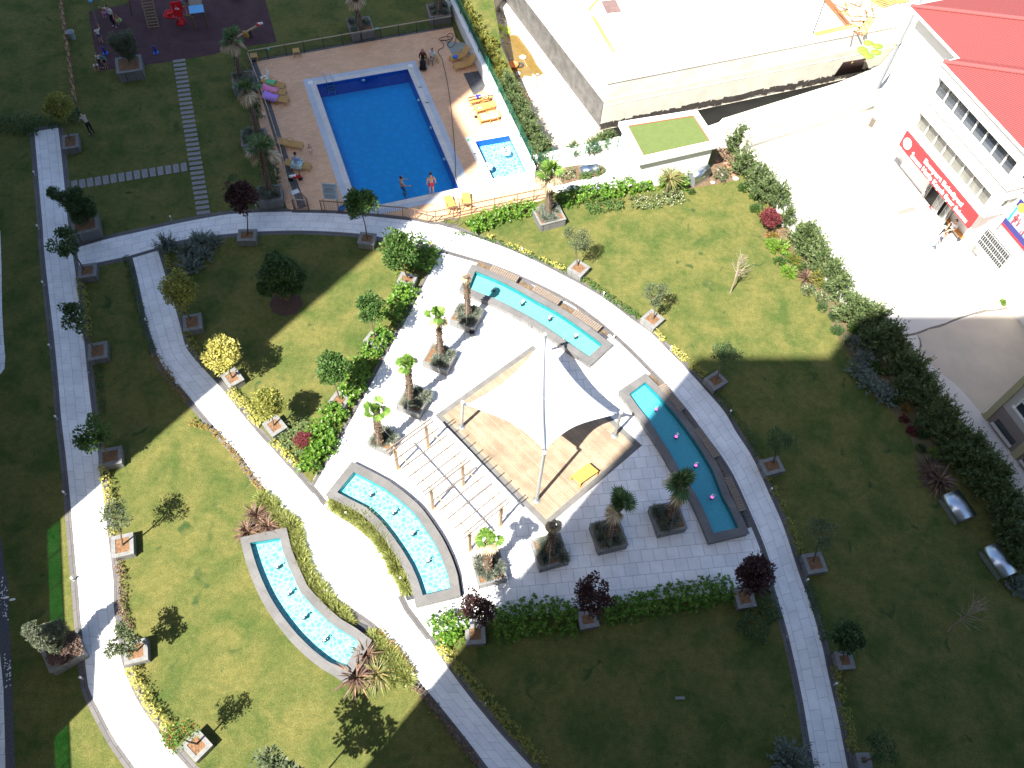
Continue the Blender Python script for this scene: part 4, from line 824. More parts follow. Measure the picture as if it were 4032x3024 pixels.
# ================================================================== SCHOOL SPORTS HALL
ZS = 2.6
SA = W('v', 187, 282, ZS); SB = W('v', 1318, 1655, ZS); SA2 = Vector((SA.x, SA.y, 0)); se = Vector((SB.x - SA.x, SB.y - SA.y, 0)); SL = se.length; se.normalize()
sn = Vector((se.y, -se.x, 0)); sn = sn if sn.x < 0 else -sn         # outward, towards the garden
def onf(t, x, y, d=0.0):
    a = SA2 + sn * d; p = onplane(t, x, y, a, a + se); return (p - a).dot(se), p.z
hall = empty('sports_hall', SA2.to_tuple(), math.atan2(se.y, se.x), 'white school sports hall with red roofs and a red sign', 'building')
Mi = Matrix.Rotation(-math.atan2(se.y, se.x), 4, 'Z')
ny = (Mi @ sn).y; ny = 1 if ny > 0 else -1          # local y of the outward side
def HB(name, s0, s1_, d0, d1, z0, z1, m, parent=hall, bevel=0): b = MB(); b.box(((s0 + s1_) / 2, ny * (d0 + d1) / 2, (z0 + z1) / 2), (s1_ - s0, abs(d1 - d0), z1 - z0)); return b.build(name, m, parent, bevel=bevel)
zst = onf('v', 312, 50)[1]; zlt = (onf('u', 500, 1010)[1] + onf('v', 1700, 1150)[1]) / 2; zsl = (onf('u', 610, 740)[1] + onf('v', 1870, 930)[1]) / 2
zut = (onf('u', 800, 420)[1] + onf('v', 2080, 590)[1]) / 2; zub = (onf('u', 680, 735)[1] + onf('v', 1880, 840)[1]) / 2; zea = onf('u', 880, 180)[1]; zlb = (onf('u', 375, 1275)[1] + onf('v', 1500, 1370)[1]) / 2
SLT = onf('v', 1870, 930)[0]; SW1 = onf('v', 2080, 590)[0]; REC = 1.5; DEEP = 14.0
HB('wall', -0.35, SL + 0.05, -REC, -DEEP, 0, zea - 0.1, M_white)                        # recessed ground storey and core
HB('wall', -0.35, SL + 0.3, -REC + 0.01, -0.05, zst + 0.03, zlb, M_white)                # band over the sign
HB('wall', -0.35, SL + 0.45, -REC + 0.01, -0.05, zlt, zub, M_white)
HB('slab_edge', -0.5, SL + 0.55, -REC, 0.06, zsl - 0.1, zsl + 0.06, M_white)
HB('wall', -0.35, SL + 0.45, -REC + 0.01, -0.05, zut, zea - 0.15, M_white)
for (z0_, z1_, ncol, a, c, gl) in ((zlb, zlt, 9, 0.02, SL - 0.15, (0.20, 0.20, 0.17)), (zub, zut, 9, 0.0, SW1, (0.06, 0.075, 0.10))):
    HB('pier', -0.35, a, -0.5, -0.05, z0_, z1_, M_white); HB('pier', c, SL + 0.45, -0.5, -0.05, z0_, z1_, M_white)
    wdo = HB('window', a, c, -0.45, -0.42, z0_, z1_, mat('window_glass_%d' % int(z0_), gl, 0.12, 0.0, spec=0.8, noise=0.5, nscale=0.8))
    n_ = 8
    for i in range(n_ + 1):
        s_ = a + (c - a) * i / n_; HB('mullion', s_ - 0.045, s_ + 0.045, -0.42, -0.33, z0_, z1_, mat('window_frame', (0.52, 0.52, 0.50), 0.5))
    HB('window_frame', a, c, -0.42, -0.32, z1_ - 0.07, z1_, MATS['window_frame'])
# sign
M_red = mat('sign_red', (0.62, 0.03, 0.035), 0.5)
sg = HB('sign_board', 0.0, SL, 0.0, 0.12, ZS, zst, M_red)
HB('soffit', 0.0, SL, -REC, 0.0, zst - 0.12, zst, M_white)
def text(s_, body, size, loc_, rot, m, parent, ext=0.012, xs=1.0, name='lettering'):
    cu = bpy.data.curves.new(name, 'FONT'); cu.body = body; cu.size = size; cu.extrude = ext; cu.offset = 0.016
    to = bpy.data.objects.new(name, cu); COL.objects.link(to); bpy.context.view_layer.update()
    me = bpy.data.meshes.new_from_object(to.evaluated_get(bpy.context.evaluated_depsgraph_get())); bpy.data.objects.remove(to); me.materials.clear()
    o = link(name, me, parent, mats=m); o.location = loc_; o.rotation_euler = rot; o.scale = (xs, 1, 1); return o
M_let = mat('white_letters', (0.85, 0.85, 0.85), 0.5)
yo = ny * 0.135
def signx(s_): return s_
# reading direction: left to right seen from outside
flip = ny < 0
def put(body, s0, z, size, width):
    rot = (R(90), 0, 0) if flip else (R(90), 0, R(180))
    o = text(0, body, size, (s0, yo, z), rot, M_let, sg)
    wd = max(v.co.x for v in o.data.vertices); o.scale = (width / wd, 1, 1)
    return o
put('Esenyurt Belediyesi', SL * 0.31, ZS + 0.62, 0.42, SL * 0.53)
put('\u0130mam Hatip Kapal\u0131 Spor Salonu', SL * 0.165, ZS + 0.13, 0.42, SL * 0.79)
b = MB(); b.tube([(SL * 0.075, ny * 0.12, ZS + 0.56), (SL * 0.075, ny * 0.14, ZS + 0.56)], 0.36, 28); o = b.build('round_emblem', M_let, sg)
# door group under the sign
dr = HB('door', SL * 0.36, SL * 0.66, -REC - 0.02, -REC + 0.06, 0, 2.25, M_black)
HB('red_carpet', SL * 0.45, SL * 0.55, -REC - 0.1, -REC + 0.25, 0.0, 0.02, M_red)
for s_, w_ in ((0.355, 0.10), (0.47, 0.06), (0.585, 0.06), (0.66, 0.05)):
    b = MB(); wd = 0.75
    for zz in (0.05, 0.8, 1.5, 2.2): b.beam((0, 0, zz), (wd, 0, zz), 0.05, 0.07)
    for xx in (0, wd / 2, wd): b.beam((xx, 0, 0), (xx, 0, 2.25), 0.05, 0.06)
    d_ = b.build('door_leaf', MATS['window_frame'], hall); d_.location = (SL * s_, ny * (-REC + 0.1), 0); d_.rotation_euler = (0, 0, R(70) * ny if s_ in (0.355, 0.66) else R(20) * ny)
    b = MB(); b.box((wd / 2, 0, 1.12), (wd - 0.08, 0.015, 2.1)); b.build('pane', mat('door_glass', (0.25, 0.27, 0.25), 0.1, spec=0.7), d_)
b = MB(); b.prism(WL('v', [(130, 1380), (395, 1295), (442, 1362), (178, 1443)]), 0.012, 0.02); tag(b.build('door_mat', mat('grey_mat', (0.20, 0.19, 0.175), 0.9)), 'grey mat lying on the yard before the school door', 'mat')
# roofs (red sheet metal)
def roofmat():
    m = mat('red_sheet_roof', (0.24, 0.055, 0.053), 0.65); t = m.node_tree; b_ = t.nodes['Principled BSDF']
    tc = t.nodes.new('ShaderNodeTexCoord'); wv = t.nodes.new('ShaderNodeTexWave'); wv.inputs['Scale'].default_value = 2.6; wv.bands_direction = 'X'
    bp = t.nodes.new('ShaderNodeBump'); bp.inputs['Distance'].default_value = 0.05; bp.inputs['Strength'].default_value = 0.8
    t.links.new(tc.outputs['Object'], wv.inputs[0]); t.links.new(wv.outputs[0], bp.inputs['Height']); t.links.new(bp.outputs[0], b_.inputs['Normal']); return m
M_roof = roofmat(); MATS['red_sheet_roof'] = M_roof
def tohall(p): q = Mi @ (Vector((p.x, p.y, 0)) - SA2); return Vector((q.x, q.y * ny, p.z))    # s, outward, z
def hip(nm, s0, s1_, dout, din, z, slope):
    hw = (dout - din) / 2; r = hw * slope; vs = [(s0, dout, z), (s1_, dout, z), (s1_, din, z), (s0, din, z), (s0 + hw, (dout + din) / 2, z + r), (s1_ - hw, (dout + din) / 2, z + r)]
    me = bpy.data.meshes.new(nm); me.from_pydata([(a, ny * b_, c) for a, b_, c in vs], [], [(0, 1, 5, 4), (1, 2, 5), (2, 3, 4, 5), (3, 0, 4)]); me.update(); o = link(nm, me, hall, mats=M_roof)
    for a, c in ((0, 4), (1, 5), (2, 5), (3, 4), (4, 5)):
        A, C_ = Vector(me.vertices[a].co), Vector(me.vertices[c].co); b = MB(); b.beam(A + Vector((0, 0, .04)), C_ + Vector((0, 0, .04)), 0.30, 0.06); b.build('ridge_cap', mat('ridge_red', (0.31, 0.085, 0.08), 0.5), o)
    b = MB()
    for q0, q1 in ((vs[0], vs[1]), (vs[1], vs[2]), (vs[3], vs[0])):
        b.beam((q0[0], ny * q0[1], z - 0.08), (q1[0], ny * q1[1], z - 0.08), 0.12, 0.14)
    b.build('gutter', M_white, hall)
rb = tohall(W('u', 880, 180, zea)); ra = tohall(W('E', 915, 40, zea)); ra2 = tohall(W('E', 1225, 375, zea))
hip('roof', rb.x, rb.x + 26, rb.y, rb.y - 15, zea, 0.27)
HB('wall', rb.x + 0.4, 26, -3.0, -14.5, 0, zea - 0.1, M_white)
ra.y = min(ra.y, ra2.y) - 0.02
hip('roof', ra.x, ra.x + 30, ra.y, ra.y - 20, zea + 0.005, 0.27)
HB('wall', ra.x + 0.5, ra.x + 29, ra.y - 0.6, ra.y - 19, 0, zea - 0.12, M_white)
# banner, barred window, right wing
bt = tohall(W('x', 1630, 0, 3.2)); 
HB('wall', SL + 0.8, 26, -1.2, -9, 0, 6.2, M_white)
def pw(t, x, y, d): s_, z_ = onf(t, x, y, d); return s_, z_
q = [pw('x', 1632, 2, -1.2), pw('x', 2005, 440, -1.2), pw('x', 1820, 665, -1.2), pw('x', 1450, 222, -1.2)]
ws0, ws1 = (q[0][0] + q[3][0]) / 2, (q[1][0] + q[2][0]) / 2; wz1, wz0 = (q[0][1] + q[1][1]) / 2, (q[2][1] + q[3][1]) / 2
wn = HB('window', ws0, ws1, -1.2, -1.17, wz0, wz1, M_glassd)
b = MB()
for i in range(15): s_ = ws0 + (ws1 - ws0) * i / 14; b.box((s_, ny * -1.08, (wz0 + wz1) / 2), (0.02, 0.02, wz1 - wz0 + .1))
for i in range(4): z_ = wz0 + (wz1 - wz0) * i / 3; b.box(((ws0 + ws1) / 2, ny * -1.08, z_), (ws1 - ws0, 0.025, 0.025))
b.build('window_bars', MATS['window_frame'], wn)
HB('window_sill', ws0 - .1, ws1 + .1, -1.2, -1.0, wz0 - 0.1, wz0 - 0.03, M_white, wn)
q = [pw('v', 2175, 1160, -1.2), pw('x', 2115, 220, -1.2), pw('v', 1790, 1659, -1.2)]
zt_, zb_ = q[0][1], q[1][1] if len(q) else 0
bs0 = q[2][0]; zb_ = q[1][1]; zt_ = max(q[0][1], zb_ + 1.6)
ban = HB('banner', bs0, bs0 + 5.0, -1.18, -1.12, zb_, zt_, mat('banner_white', (0.62, 0.66, 0.72), 0.5, col2=(0.22, 0.42, 0.62), nscale=2.2))
HB('banner_top_band', bs0, bs0 + 5, -1.12, -1.10, zt_ - (zt_ - zb_) * 0.22, zt_, mat('banner_navy', (0.04, 0.04, 0.20), 0.5), ban)
HB('banner_base_band', bs0, bs0 + 5, -1.12, -1.10, zb_ + 0.14, zb_ + 0.5, MATS['banner_navy'], ban)
HB('banner_red_edge', bs0, bs0 + 5, -1.12, -1.095, zb_, zb_ + 0.14, M_red, ban)
HB('banner_cyan_edge', bs0 + 0.12, bs0 + 0.22, -1.12, -1.095, zb_ + 0.5, zt_ - (zt_ - zb_) * .22, mat('banner_cyan', (0.02, 0.6, 0.75), 0.5), ban)
b = MB(); b.tube([(bs0 + 0.42, ny * -1.10, zt_ - 0.32), (bs0 + 0.42, ny * -1.07, zt_ - 0.32)], 0.27, 24); b.build('gold_disc', mat('gold_print', (0.6, 0.38, 0.08), 0.5), ban)
b = MB(); rr = random.Random(9)
for i in range(26): b.box((bs0 + rr.uniform(.4, 4.6), ny * -1.105, rr.uniform(zb_ + .6, zt_ - .7)), (rr.uniform(.06, .16), .02, rr.uniform(.15, .35)))
b.build('banner_figures', mat('banner_print', (0.16, 0.05, 0.08), 0.5, col2=(0.45, 0.1, 0.1), nscale=3), ban)
# beige building at the right edge
bb0, bb1 = W('y', 575, 790), W('y', 940, 1275)
be = (bb1 - bb0).normalized(); bn = Vector((-be.y, be.x, 0)); bn = bn if bn.x > 0 else -bn
bl = empty('beige_building', bb0.to_tuple(), math.atan2(be.y, be.x), 'beige rendered building with yellow trim at the right edge', 'building'); bs = 1 if (Matrix.Rotation(-math.atan2(be.y, be.x), 4, 'Z') @ bn).y > 0 else -1
M_bei = mat('taupe_render', (0.26, 0.215, 0.19), 0.85, noise=0.1); M_yel = mat('yellow_trim', (0.42, 0.38, 0.22), 0.8); M_crm = mat('cream_wall', (0.5, 0.48, 0.44), 0.8)
def BB(nm, s0, s1_, d0, d1, z0, z1, m, par=bl): b = MB(); b.box(((s0 + s1_) / 2, bs * (d0 + d1) / 2, (z0 + z1) / 2), (s1_ - s0, abs(d1 - d0), z1 - z0)); return b.build(nm, m, par)
Lb = (bb1 - bb0).length
BB('wall', 0.1, Lb * 4, 0.0, 9, 0, 1.5, M_bei); BB('upper_wall', 0.1, Lb * 4, 0.06, 9, 1.5, 6.2, M_crm)
BB('yellow_pilaster', -0.05, 0.28, -0.08, 9, 0, 6.3, M_yel)
for k in range(1, 4): BB('yellow_pilaster', Lb * k - .02, Lb * k + 0.4, -0.10, 0.02, 0, 6.2, M_yel)
for k in range(4):
    wn_ = BB('basement_window', Lb * k + 0.62, Lb * k + Lb * 0.88, -0.02, 0.02, 0.35, 0.75, M_glassd); BB('window_sill', Lb * k + .55, Lb * k + Lb * .9, -0.18, 0.0, 0.25, 0.33, M_crm, wn_)
    wn_ = BB('window', Lb * k + 0.75, Lb * k + Lb * 0.86, 0.02, 0.05, 2.2, 3.7, M_glassd); 
    BB('window_frame', Lb * k + .65, Lb * k + Lb * .9, -0.06, 0.06, 2.08, 2.2, M_white, wn_); BB('window_frame', Lb * k + .72, Lb * k + .82, -0.02, 0.06, 2.2, 3.7, M_white, wn_); BB('window_frame', Lb * k + .7, Lb * k + Lb * .88, -0.02, 0.06, 2.8, 2.9, M_white, wn_)
b = MB(); b.tube([(-0.12, bs * -0.05, 0.05), (-0.12, bs * 0.3, 0.05), (-0.12, bs * 9, 0.05)], 0.07, 10); b.build('downpipe', M_yel, bl)
# ================================================================== PLANTS
NR = np.random.RandomState
def unit(v): return v / np.maximum(1e-9, np.linalg.norm(v, axis=-1, keepdims=True))
def leaf_quads(P_, D, N_, L, Wd_, rs):
    """leaves at P_, pointing along D, face normal about N_: diamond quads"""
    D = unit(D); S_ = unit(np.cross(D, N_) + 1e-6); L = np.asarray(L).reshape(-1, 1); Wd_ = np.asarray(Wd_).reshape(-1, 1)
    m = P_ + D * L * 0.5
    return np.stack([P_, m + S_ * Wd_ * 0.5, P_ + D * L, m - S_ * Wd_ * 0.5], axis=1)
def crown(name, rx, rz, ncl, nl, leaf, clr=0.3, seed=0, shell=0.55, flat=0.0, gaps=0.0, updir=0.3):
    rs = NR(seed); d = unit(rs.normal(size=(ncl, 3))); rad = shell + (1 - shell) * rs.rand(ncl, 1) ** 0.5
    rad *= 1 + gaps * (rs.rand(ncl, 1) - 0.5)
    c = d * rad * np.array([rx, rx, rz]) * (1 - clr * 0.5); idx = rs.randint(0, ncl, nl)
    sz = (0.7 + 0.6 * rs.rand(ncl, 1))[idx] * clr * (rx + rz) / 2
    o_ = unit(rs.normal(size=(nl, 3))); P_ = c[idx] + o_ * sz * rs.rand(nl, 1) ** 0.4
    D = unit(o_ + 0.4 * rs.normal(size=(nl, 3)) + np.array([0, 0, updir])); N_ = unit(rs.normal(size=(nl, 3)) * 0.7 + np.array([0, 0, 1.0]) + o_ * 0.5)
    L = leaf * (0.7 + 0.6 * rs.rand(nl)); return quads(leaf_quads(P_, D, N_, L, L * 0.55, rs), name), c
def trunk_mb(base, top, r0, cl, nb=7, seed=0, bend=0.08):
    rr = random.Random(seed); b = MB(); base = Vector(base); top = Vector(top); mid = base.lerp(top, .5) + Vector((rr.uniform(-bend, bend), rr.uniform(-bend, bend), 0))
    b.tube([base, mid, top], [r0 * 1.2, r0 * .9, r0 * .75], 8); ids = list(range(len(cl))); rr.shuffle(ids)
    for i in ids[:nb]:
        e = Vector(cl[i]) * 0.9 + Vector((0, 0, 0)); b.tube([top - Vector((0, 0, .05)), top.lerp(e, .5) + Vector((rr.uniform(-.05, .05), rr.uniform(-.05, .05), .03)), e], [r0 * .6, r0 * .35, r0 * .12], 5, False)
    return b
LM = dict(
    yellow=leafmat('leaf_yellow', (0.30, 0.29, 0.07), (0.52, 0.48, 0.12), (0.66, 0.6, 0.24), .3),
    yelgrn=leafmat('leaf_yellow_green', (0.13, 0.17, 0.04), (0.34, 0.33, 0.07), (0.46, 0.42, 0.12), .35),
    green=leafmat('leaf_green', (0.025, 0.07, 0.016), (0.075, 0.15, 0.03), (0.13, 0.2, 0.05)),
    dark=leafmat('leaf_dark', (0.025, 0.06, 0.022), (0.075, 0.135, 0.045), (0.14, 0.21, 0.07)),
    olive=leafmat('leaf_olive', (0.07, 0.09, 0.055), (0.16, 0.185, 0.12), (0.24, 0.26, 0.18)),
    greyg=leafmat('leaf_grey_green', (0.06, 0.085, 0.04), (0.13, 0.16, 0.08), (0.2, 0.22, 0.12)),
    brownp=leafmat('leaf_brown_purple', (0.10, 0.065, 0.055), (0.24, 0.16, 0.13), (0.36, 0.27, 0.2)),
    purple=leafmat('leaf_purple', (0.03, 0.014, 0.016), (0.075, 0.035, 0.035), (0.13, 0.07, 0.06)),
    red=leafmat('leaf_red', (0.09, 0.015, 0.02), (0.20, 0.04, 0.045), (0.28, 0.09, 0.09)),
    laurel=leafmat('leaf_laurel', (0.035, 0.11, 0.012), (0.12, 0.24, 0.025), (0.24, 0.36, 0.06), 0.3, 0.35),
    conif=leafmat('leaf_conifer', (0.045, 0.085, 0.03), (0.14, 0.19, 0.07), (0.24, 0.27, 0.13), 0.15),
    blue=leafmat('leaf_silver', (0.10, 0.14, 0.12), (0.20, 0.25, 0.21), (0.3, 0.34, 0.29), 0.1),
    lime=leafmat('leaf_lime', (0.10, 0.22, 0.02), (0.22, 0.36, 0.05), (0.32, 0.45, 0.1), 0.35),
    redflower=leafmat('leaf_red_tips', (0.05, 0.13, 0.02), (0.14, 0.24, 0.04), (0.4, 0.05, 0.02)),
    brown=leafmat('leaf_brown', (0.07, 0.045, 0.03), (0.19, 0.12, 0.08), (0.3, 0.22, 0.13), 0.05),
    gold=leafmat('leaf_gold', (0.16, 0.12, 0.03), (0.34, 0.24, 0.06), (0.25, 0.10, 0.05)),
    flower=leafmat('leaf_white_flowers', (0.06, 0.11, 0.03), (0.15, 0.19, 0.07), (0.6, 0.55, 0.45)),
    straw=leafmat('leaf_straw', (0.22, 0.17, 0.10), (0.46, 0.37, 0.24), (0.55, 0.48, 0.34), 0.15),
    stripe=leafmat('leaf_striped_grass', (0.22, 0.27, 0.06), (0.46, 0.48, 0.17), (0.6, 0.6, 0.35), 0.4),
    fescue=leafmat('leaf_fescue', (0.12, 0.15, 0.11), (0.27, 0.30, 0.25), (0.42, 0.41, 0.30), 0.3),
    palm=leafmat('leaf_palm', (0.06, 0.14, 0.02), (0.17, 0.30, 0.05), (0.28, 0.38, 0.10), 0.3),
    palmd=leafmat('leaf_palm_dark', (0.035, 0.085, 0.025), (0.10, 0.17, 0.06), (0.2, 0.26, 0.12), 0.2))
# crown shapes, shared by the trees that have them (unit crowns of 1 m radius)
CR = {}
def crown_of(kind):
    if kind in CR: return CR[kind]
    K = dict(ball=dict(ncl=46, nl=3600, leaf=.15, clr=.30, gaps=.25), full=dict(ncl=34, nl=3200, leaf=.19, clr=.33, gaps=.35, shell=.35), loose=dict(ncl=17, nl=1500, leaf=.18, clr=.30, gaps=.5, shell=.6), up=dict(ncl=30, nl=2600, leaf=.16, clr=.26, gaps=.6, shell=.4, updir=1.0), airy=dict(ncl=24, nl=1500, leaf=.13, clr=.30, gaps=.4, shell=.5))
    base, col_, sd_ = kind.split('/'); k = K[base]; CR[kind] = crown('crown', 1, 1.0 if base != 'up' else 1.1, seed=int(sd_), **k); CR[kind][0].materials.append(LM[col_]); return CR[kind]
def tree(t, trunk_px, crown_px, rpx, kind, label, hz=0.5, lo=1.3, hi=3.4, name='tree', rz=0.9, bark=None, group=None, tr=0.035, cat='tree'):
    base = W(t, *trunk_px, hz); u, v = px(t, *crown_px); c = fitz(u, v, base, lo, hi); r_ = rpx * TL[t][2] * mpp(c)
    root = empty(name, base.to_tuple(), 0, label, cat, group); me, cl = crown_of(kind)
    o = link('crown', me, root); o.location = c - base; o.scale = (r_, r_, r_ * rz); rr = random.Random(label); o.rotation_euler = (rr.uniform(-.2, .2), rr.uniform(-.2, .2), rr.uniform(0, 6.28))
    Rm = o.rotation_euler.to_matrix(); cl2 = [Rm @ Vector((q[0] * r_, q[1] * r_, q[2] * r_ * rz)) + (c - base) for q in cl]
    top = (c - base) - Vector((0, 0, r_ * rz * 0.55)); top.z = max(top.z, 0.25)
    trunk_mb((0, 0, -0.05), top, tr, cl2, seed=len(label)).build('trunk', bark or M_barkd, root); return root
# ---- square stone planters
PLN = {}
def planter(t, q, label, h=0.5, rim=0.19, soil=M_plaz, group='stone tree planters', sz=None, wallm=None, cat='planter'):
    pts = WL(t, q, h); c = sum(pts, Vector()) / 4; d1 = ((pts[1] - pts[0]) + (pts[2] - pts[3])) / 2; d2 = ((pts[3] - pts[0]) + (pts[2] - pts[1])) / 2
    a = math.atan2(d1.y, d1.x); lx, ly = (d1.length, d2.length) if not sz else (sz, sz)
    root = empty('planter', (c.x, c.y, 0), a, label, cat, group); key = (round(lx, 1), round(ly, 1), h)
    lx, ly = key[0], key[1]
    if key not in PLN:
        b = MB(); b.box((0, 0, (h - 0.05) / 2), (lx - 0.05, ly - 0.05, h - 0.05)); o = b.build('planter_wall', M_stone2, root)
        me = bpy.data.meshes.new('rim'); n = 4; ou = [(-lx / 2, -ly / 2), (lx / 2, -ly / 2), (lx / 2, ly / 2), (-lx / 2, ly / 2)]; k = rim; inn = [(-lx / 2 + k, -ly / 2 + k), (lx / 2 - k, -ly / 2 + k), (lx / 2 - k, ly / 2 - k), (-lx / 2 + k, ly / 2 - k)]
        vs = [(x, y, h) for x, y in ou] + [(x, y, h) for x, y in inn] + [(x, y, h - .06) for x, y in ou] + [(x, y, h - .06) for x, y in inn]; fs = []
        for i in range(4):
            j = (i + 1) % 4; fs += [(i, j, 4 + j, 4 + i), (i, 8 + i, 8 + j, j), (4 + i, 4 + j, 12 + j, 12 + i)]
        me.from_pydata(vs, [], fs); me.update(); link('rim', me, root, mats=M_stone)
        b = MB(); rr = random.Random(3); nn = 7; g = [[b.b.verts.new(((i / nn - .5) * (lx - 2 * k), (j / nn - .5) * (ly - 2 * k), h - 0.045 + rr.uniform(0, .035))) for j in range(nn + 1)] for i in range(nn + 1)]
        for i in range(nn):
            for j in range(nn): b.b.faces.new((g[i][j], g[i + 1][j], g[i + 1][j + 1], g[i][j + 1]))
        b.build('soil', soil, root); PLN[key] = root
    else:
        for ch in PLN[key].children:
            o = ch.copy(); COL.objects.link(o); o.parent = root
    return root
TREES = [
 # planter (tile, corners), tree (trunk, crown, radius px, crown kind), words
 ('A', [(405, 885), (505, 872), (520, 955), (403, 978)], (458, 912), (388, 700), 92, 'ball/yelgrn/1', 'at the shaded head of the left path'),
 ('F', [(505, 405), (622, 385), (635, 475), (515, 490)], (548, 430), (440, 262), 108, 'loose/dark/2', 'on the left path just below the fork'),
 ('F', [(567, 925), (692, 900), (708, 1005), (580, 1025)], (625, 960), (478, 745), 98, 'loose/dark/3', 'half way down the shaded left path'),
 ('K', [(640, 122), (783, 88), (802, 205), (652, 228)], (713, 155), (605, 25), 122, 'loose/green/4', 'where the shade ends on the left path'),
 ('K', [(715, 693), (858, 657), (885, 792), (737, 822)], (797, 740), (745, 555), 108, 'airy/greyg/5', 'in full sun beside the left path'),
 ('K', [(785, 1385), (942, 1345), (985, 1485), (835, 1520)], (893, 1430), (795, 1370), 108, 'loose/greyg/6', 'opposite the large planter of the left path'),
 ('P', [(1580, 1400), (1715, 1255), (1858, 1400), (1690, 1560)], (1715, 1390), (1560, 1330), 150, 'airy/redflower/7', 'lowest on the left path, with tiny red flowers'),
 ('F', [(1182, 742), (1300, 715), (1332, 815), (1210, 830)], (1242, 755), (1160, 565), 118, 'ball/yelgrn/8', 'at the top of the middle path, still in shade'),
 ('F', [(1428, 1130), (1535, 1072), (1600, 1145), (1500, 1205)], (1515, 1140), (1440, 985), 120, 'ball/yellow/9', 'brightest yellow, where the sun starts on the middle path'),
 ('G', [(218, 1440), (310, 1385), (385, 1458), (290, 1525)], (293, 1452), (258, 1302), 108, 'ball/yelgrn/10', 'beside the red maple on the middle path'),
 ('G', [(60, 172), (178, 165), (180, 248), (60, 245)], (125, 205), (90, 100), 0, '', ''),
 ('G', [(855, 188), (968, 200), (950, 272), (842, 258)], (905, 232), (858, 30), 0, '', ''),
 ('G', [(1128, 445), (1235, 475), (1205, 538), (1097, 515)], (1167, 480), (1115, 300), 125, 'full/green/13', 'uppermost of the row beside the plaza hedge'),
 ('G', [(925, 825), (1025, 880), (985, 950), (880, 905)], (955, 880), (930, 685), 98, 'full/green/14', 'middle of the row beside the plaza hedge'),
 ('G', [(710, 1220), (800, 1265), (745, 1345), (648, 1300)], (725, 1272), (675, 1075), 112, 'full/green/15', 'lowest of the row beside the plaza hedge'),
 ('H', [(945, 195), (1043, 250), (968, 318), (887, 262)], (955, 242), (948, 62), 86, 'airy/greyg/16', 'uppermost on the sunny right lawn'),
 ('I', [(440, 523), (530, 590), (450, 653), (370, 590)], (452, 588), (465, 425), 88, 'airy/greyg/17', 'second on the sunny right lawn'),
 ('I', [(866, 920), (942, 1000), (852, 1058), (786, 985)], (866, 980), (930, 805), 95, 'airy/dark/18', 'at the edge of the shade on the right lawn'),
 ('N', [(975, 187), (1100, 150), (1148, 260), (1022, 288)], (1070, 200), (1118, 55), 95, 'airy/dark/19', 'upper one in the shade right of the ring path'),
 ('N', [(1262, 802), (1380, 785), (1425, 908), (1297, 930)], (1335, 842), (1392, 655), 98, 'airy/greyg/20', 'middle one in the shade right of the ring path'),
 ('S', [(548, 592), (710, 578), (755, 735), (600, 742)], (640, 660), (675, 460), 145, 'full/dark/21', 'lower one in the shade right of the ring path'),
 ('S', [(735, 1462), (865, 1462), (900, 1600), (780, 1610)], (810, 1540), (985, 1450), 150, 'airy/dark/22', 'at the bottom edge beside the ring path'),
 ('M', [(385, 1090), (500, 1085), (528, 1218), (388, 1230)], (448, 1140), (462, 985), 118, 'up/purple/23', 'purple one left of the plaza hedge'),
 ('M', [(1118, 1010), (1240, 990), (1265, 1105), (1127, 1128)], (1190, 1050), (1222, 890), 130, 'up/purple/24', 'purple one in the middle of the plaza hedge'),
 ('N', [(812, 1018), (922, 1005), (962, 1138), (835, 1158)], (885, 1065), (942, 920), 122, 'full/purple/25', 'purple one at the right end of the plaza hedge')]
COLW = dict(yelgrn='small yellow-green round-headed tree', dark='small dark sparse tree', green='small green tree', greyg='small grey-green tree', yellow='small bright yellow round-headed tree', purple='small purple-leaved tree', redflower='small green tree')
for t, q, tp, cp, rp, kd, wd in TREES:
    if wd: planter(t, q, 'square stone planter of the tree ' + wd.replace(', still in shade', '').replace(', with tiny red flowers', ''))
    if rp: tree(t, tp, cp, rp, kd, COLW[kd.split('/')[1]] + ' ' + wd, tr=0.04, bark=M_bark, group='small trees in stone planters')
planter('G', TREES[10][1], 'square stone planter of the dark purple tree')
planter('G', TREES[11][1], 'square grey stone planter of the dark green tree by the pool railing')
tree('n', (975, 924), (958, 772), 62, 'full/purple/11', 'dark purple-leaved tree in shade between the lawn and the pool terrace', group='small trees in stone planters')
tree('n', (1446, 940), (1418, 800), 60, 'full/green/12', 'dark green tree standing in front of the big blue pool', group='small trees in stone planters')
# big planters with olives
planter('A', [(748, 378), (908, 355), (938, 455), (767, 482)], 'large grey stone planter at the edge of the playground', h=0.75, group='large stone planters')
for i, (cp, r_) in enumerate((((752, 272), 48), ((825, 235), 50), ((810, 305), 68))): pass
def multi(t, base_px, lobes, kd, label, hz, name='olive_tree', tr=0.05, rz=0.9, lo=1.4, hi=3.6, cat='tree', group=None):
    base = W(t, *base_px, hz); root = empty(name, base.to_tuple(), 0, label, cat, group); b = MB()
    for i, (x, y, r) in enumerate(lobes):
        u, v = px(t, x, y); c = fitz(u, v, base, lo, hi); rr_ = r * TL[t][2] * mpp(c); me, cl = crown_of(kd); o = link('crown', me, root); o.location = c - base; o.scale = (rr_, rr_, rr_ * rz); o.rotation_euler = (0.1 * i, 0, i * 2.1)
        b.tube([(0, 0, -.05), (c - base) * 0.5 + Vector((.05, 0, .1)), (c - base)], [tr, tr * .8, tr * .4], 7)
    b.build('trunk', M_bark, root); return root
multi('A', (845, 400), [(755, 262, 52), (825, 235, 48), (800, 300, 62), (850, 300, 50), (835, 350, 45)], 'ball/olive/31', 'grey-green olive tree in the planter beside the playground', 0.75)
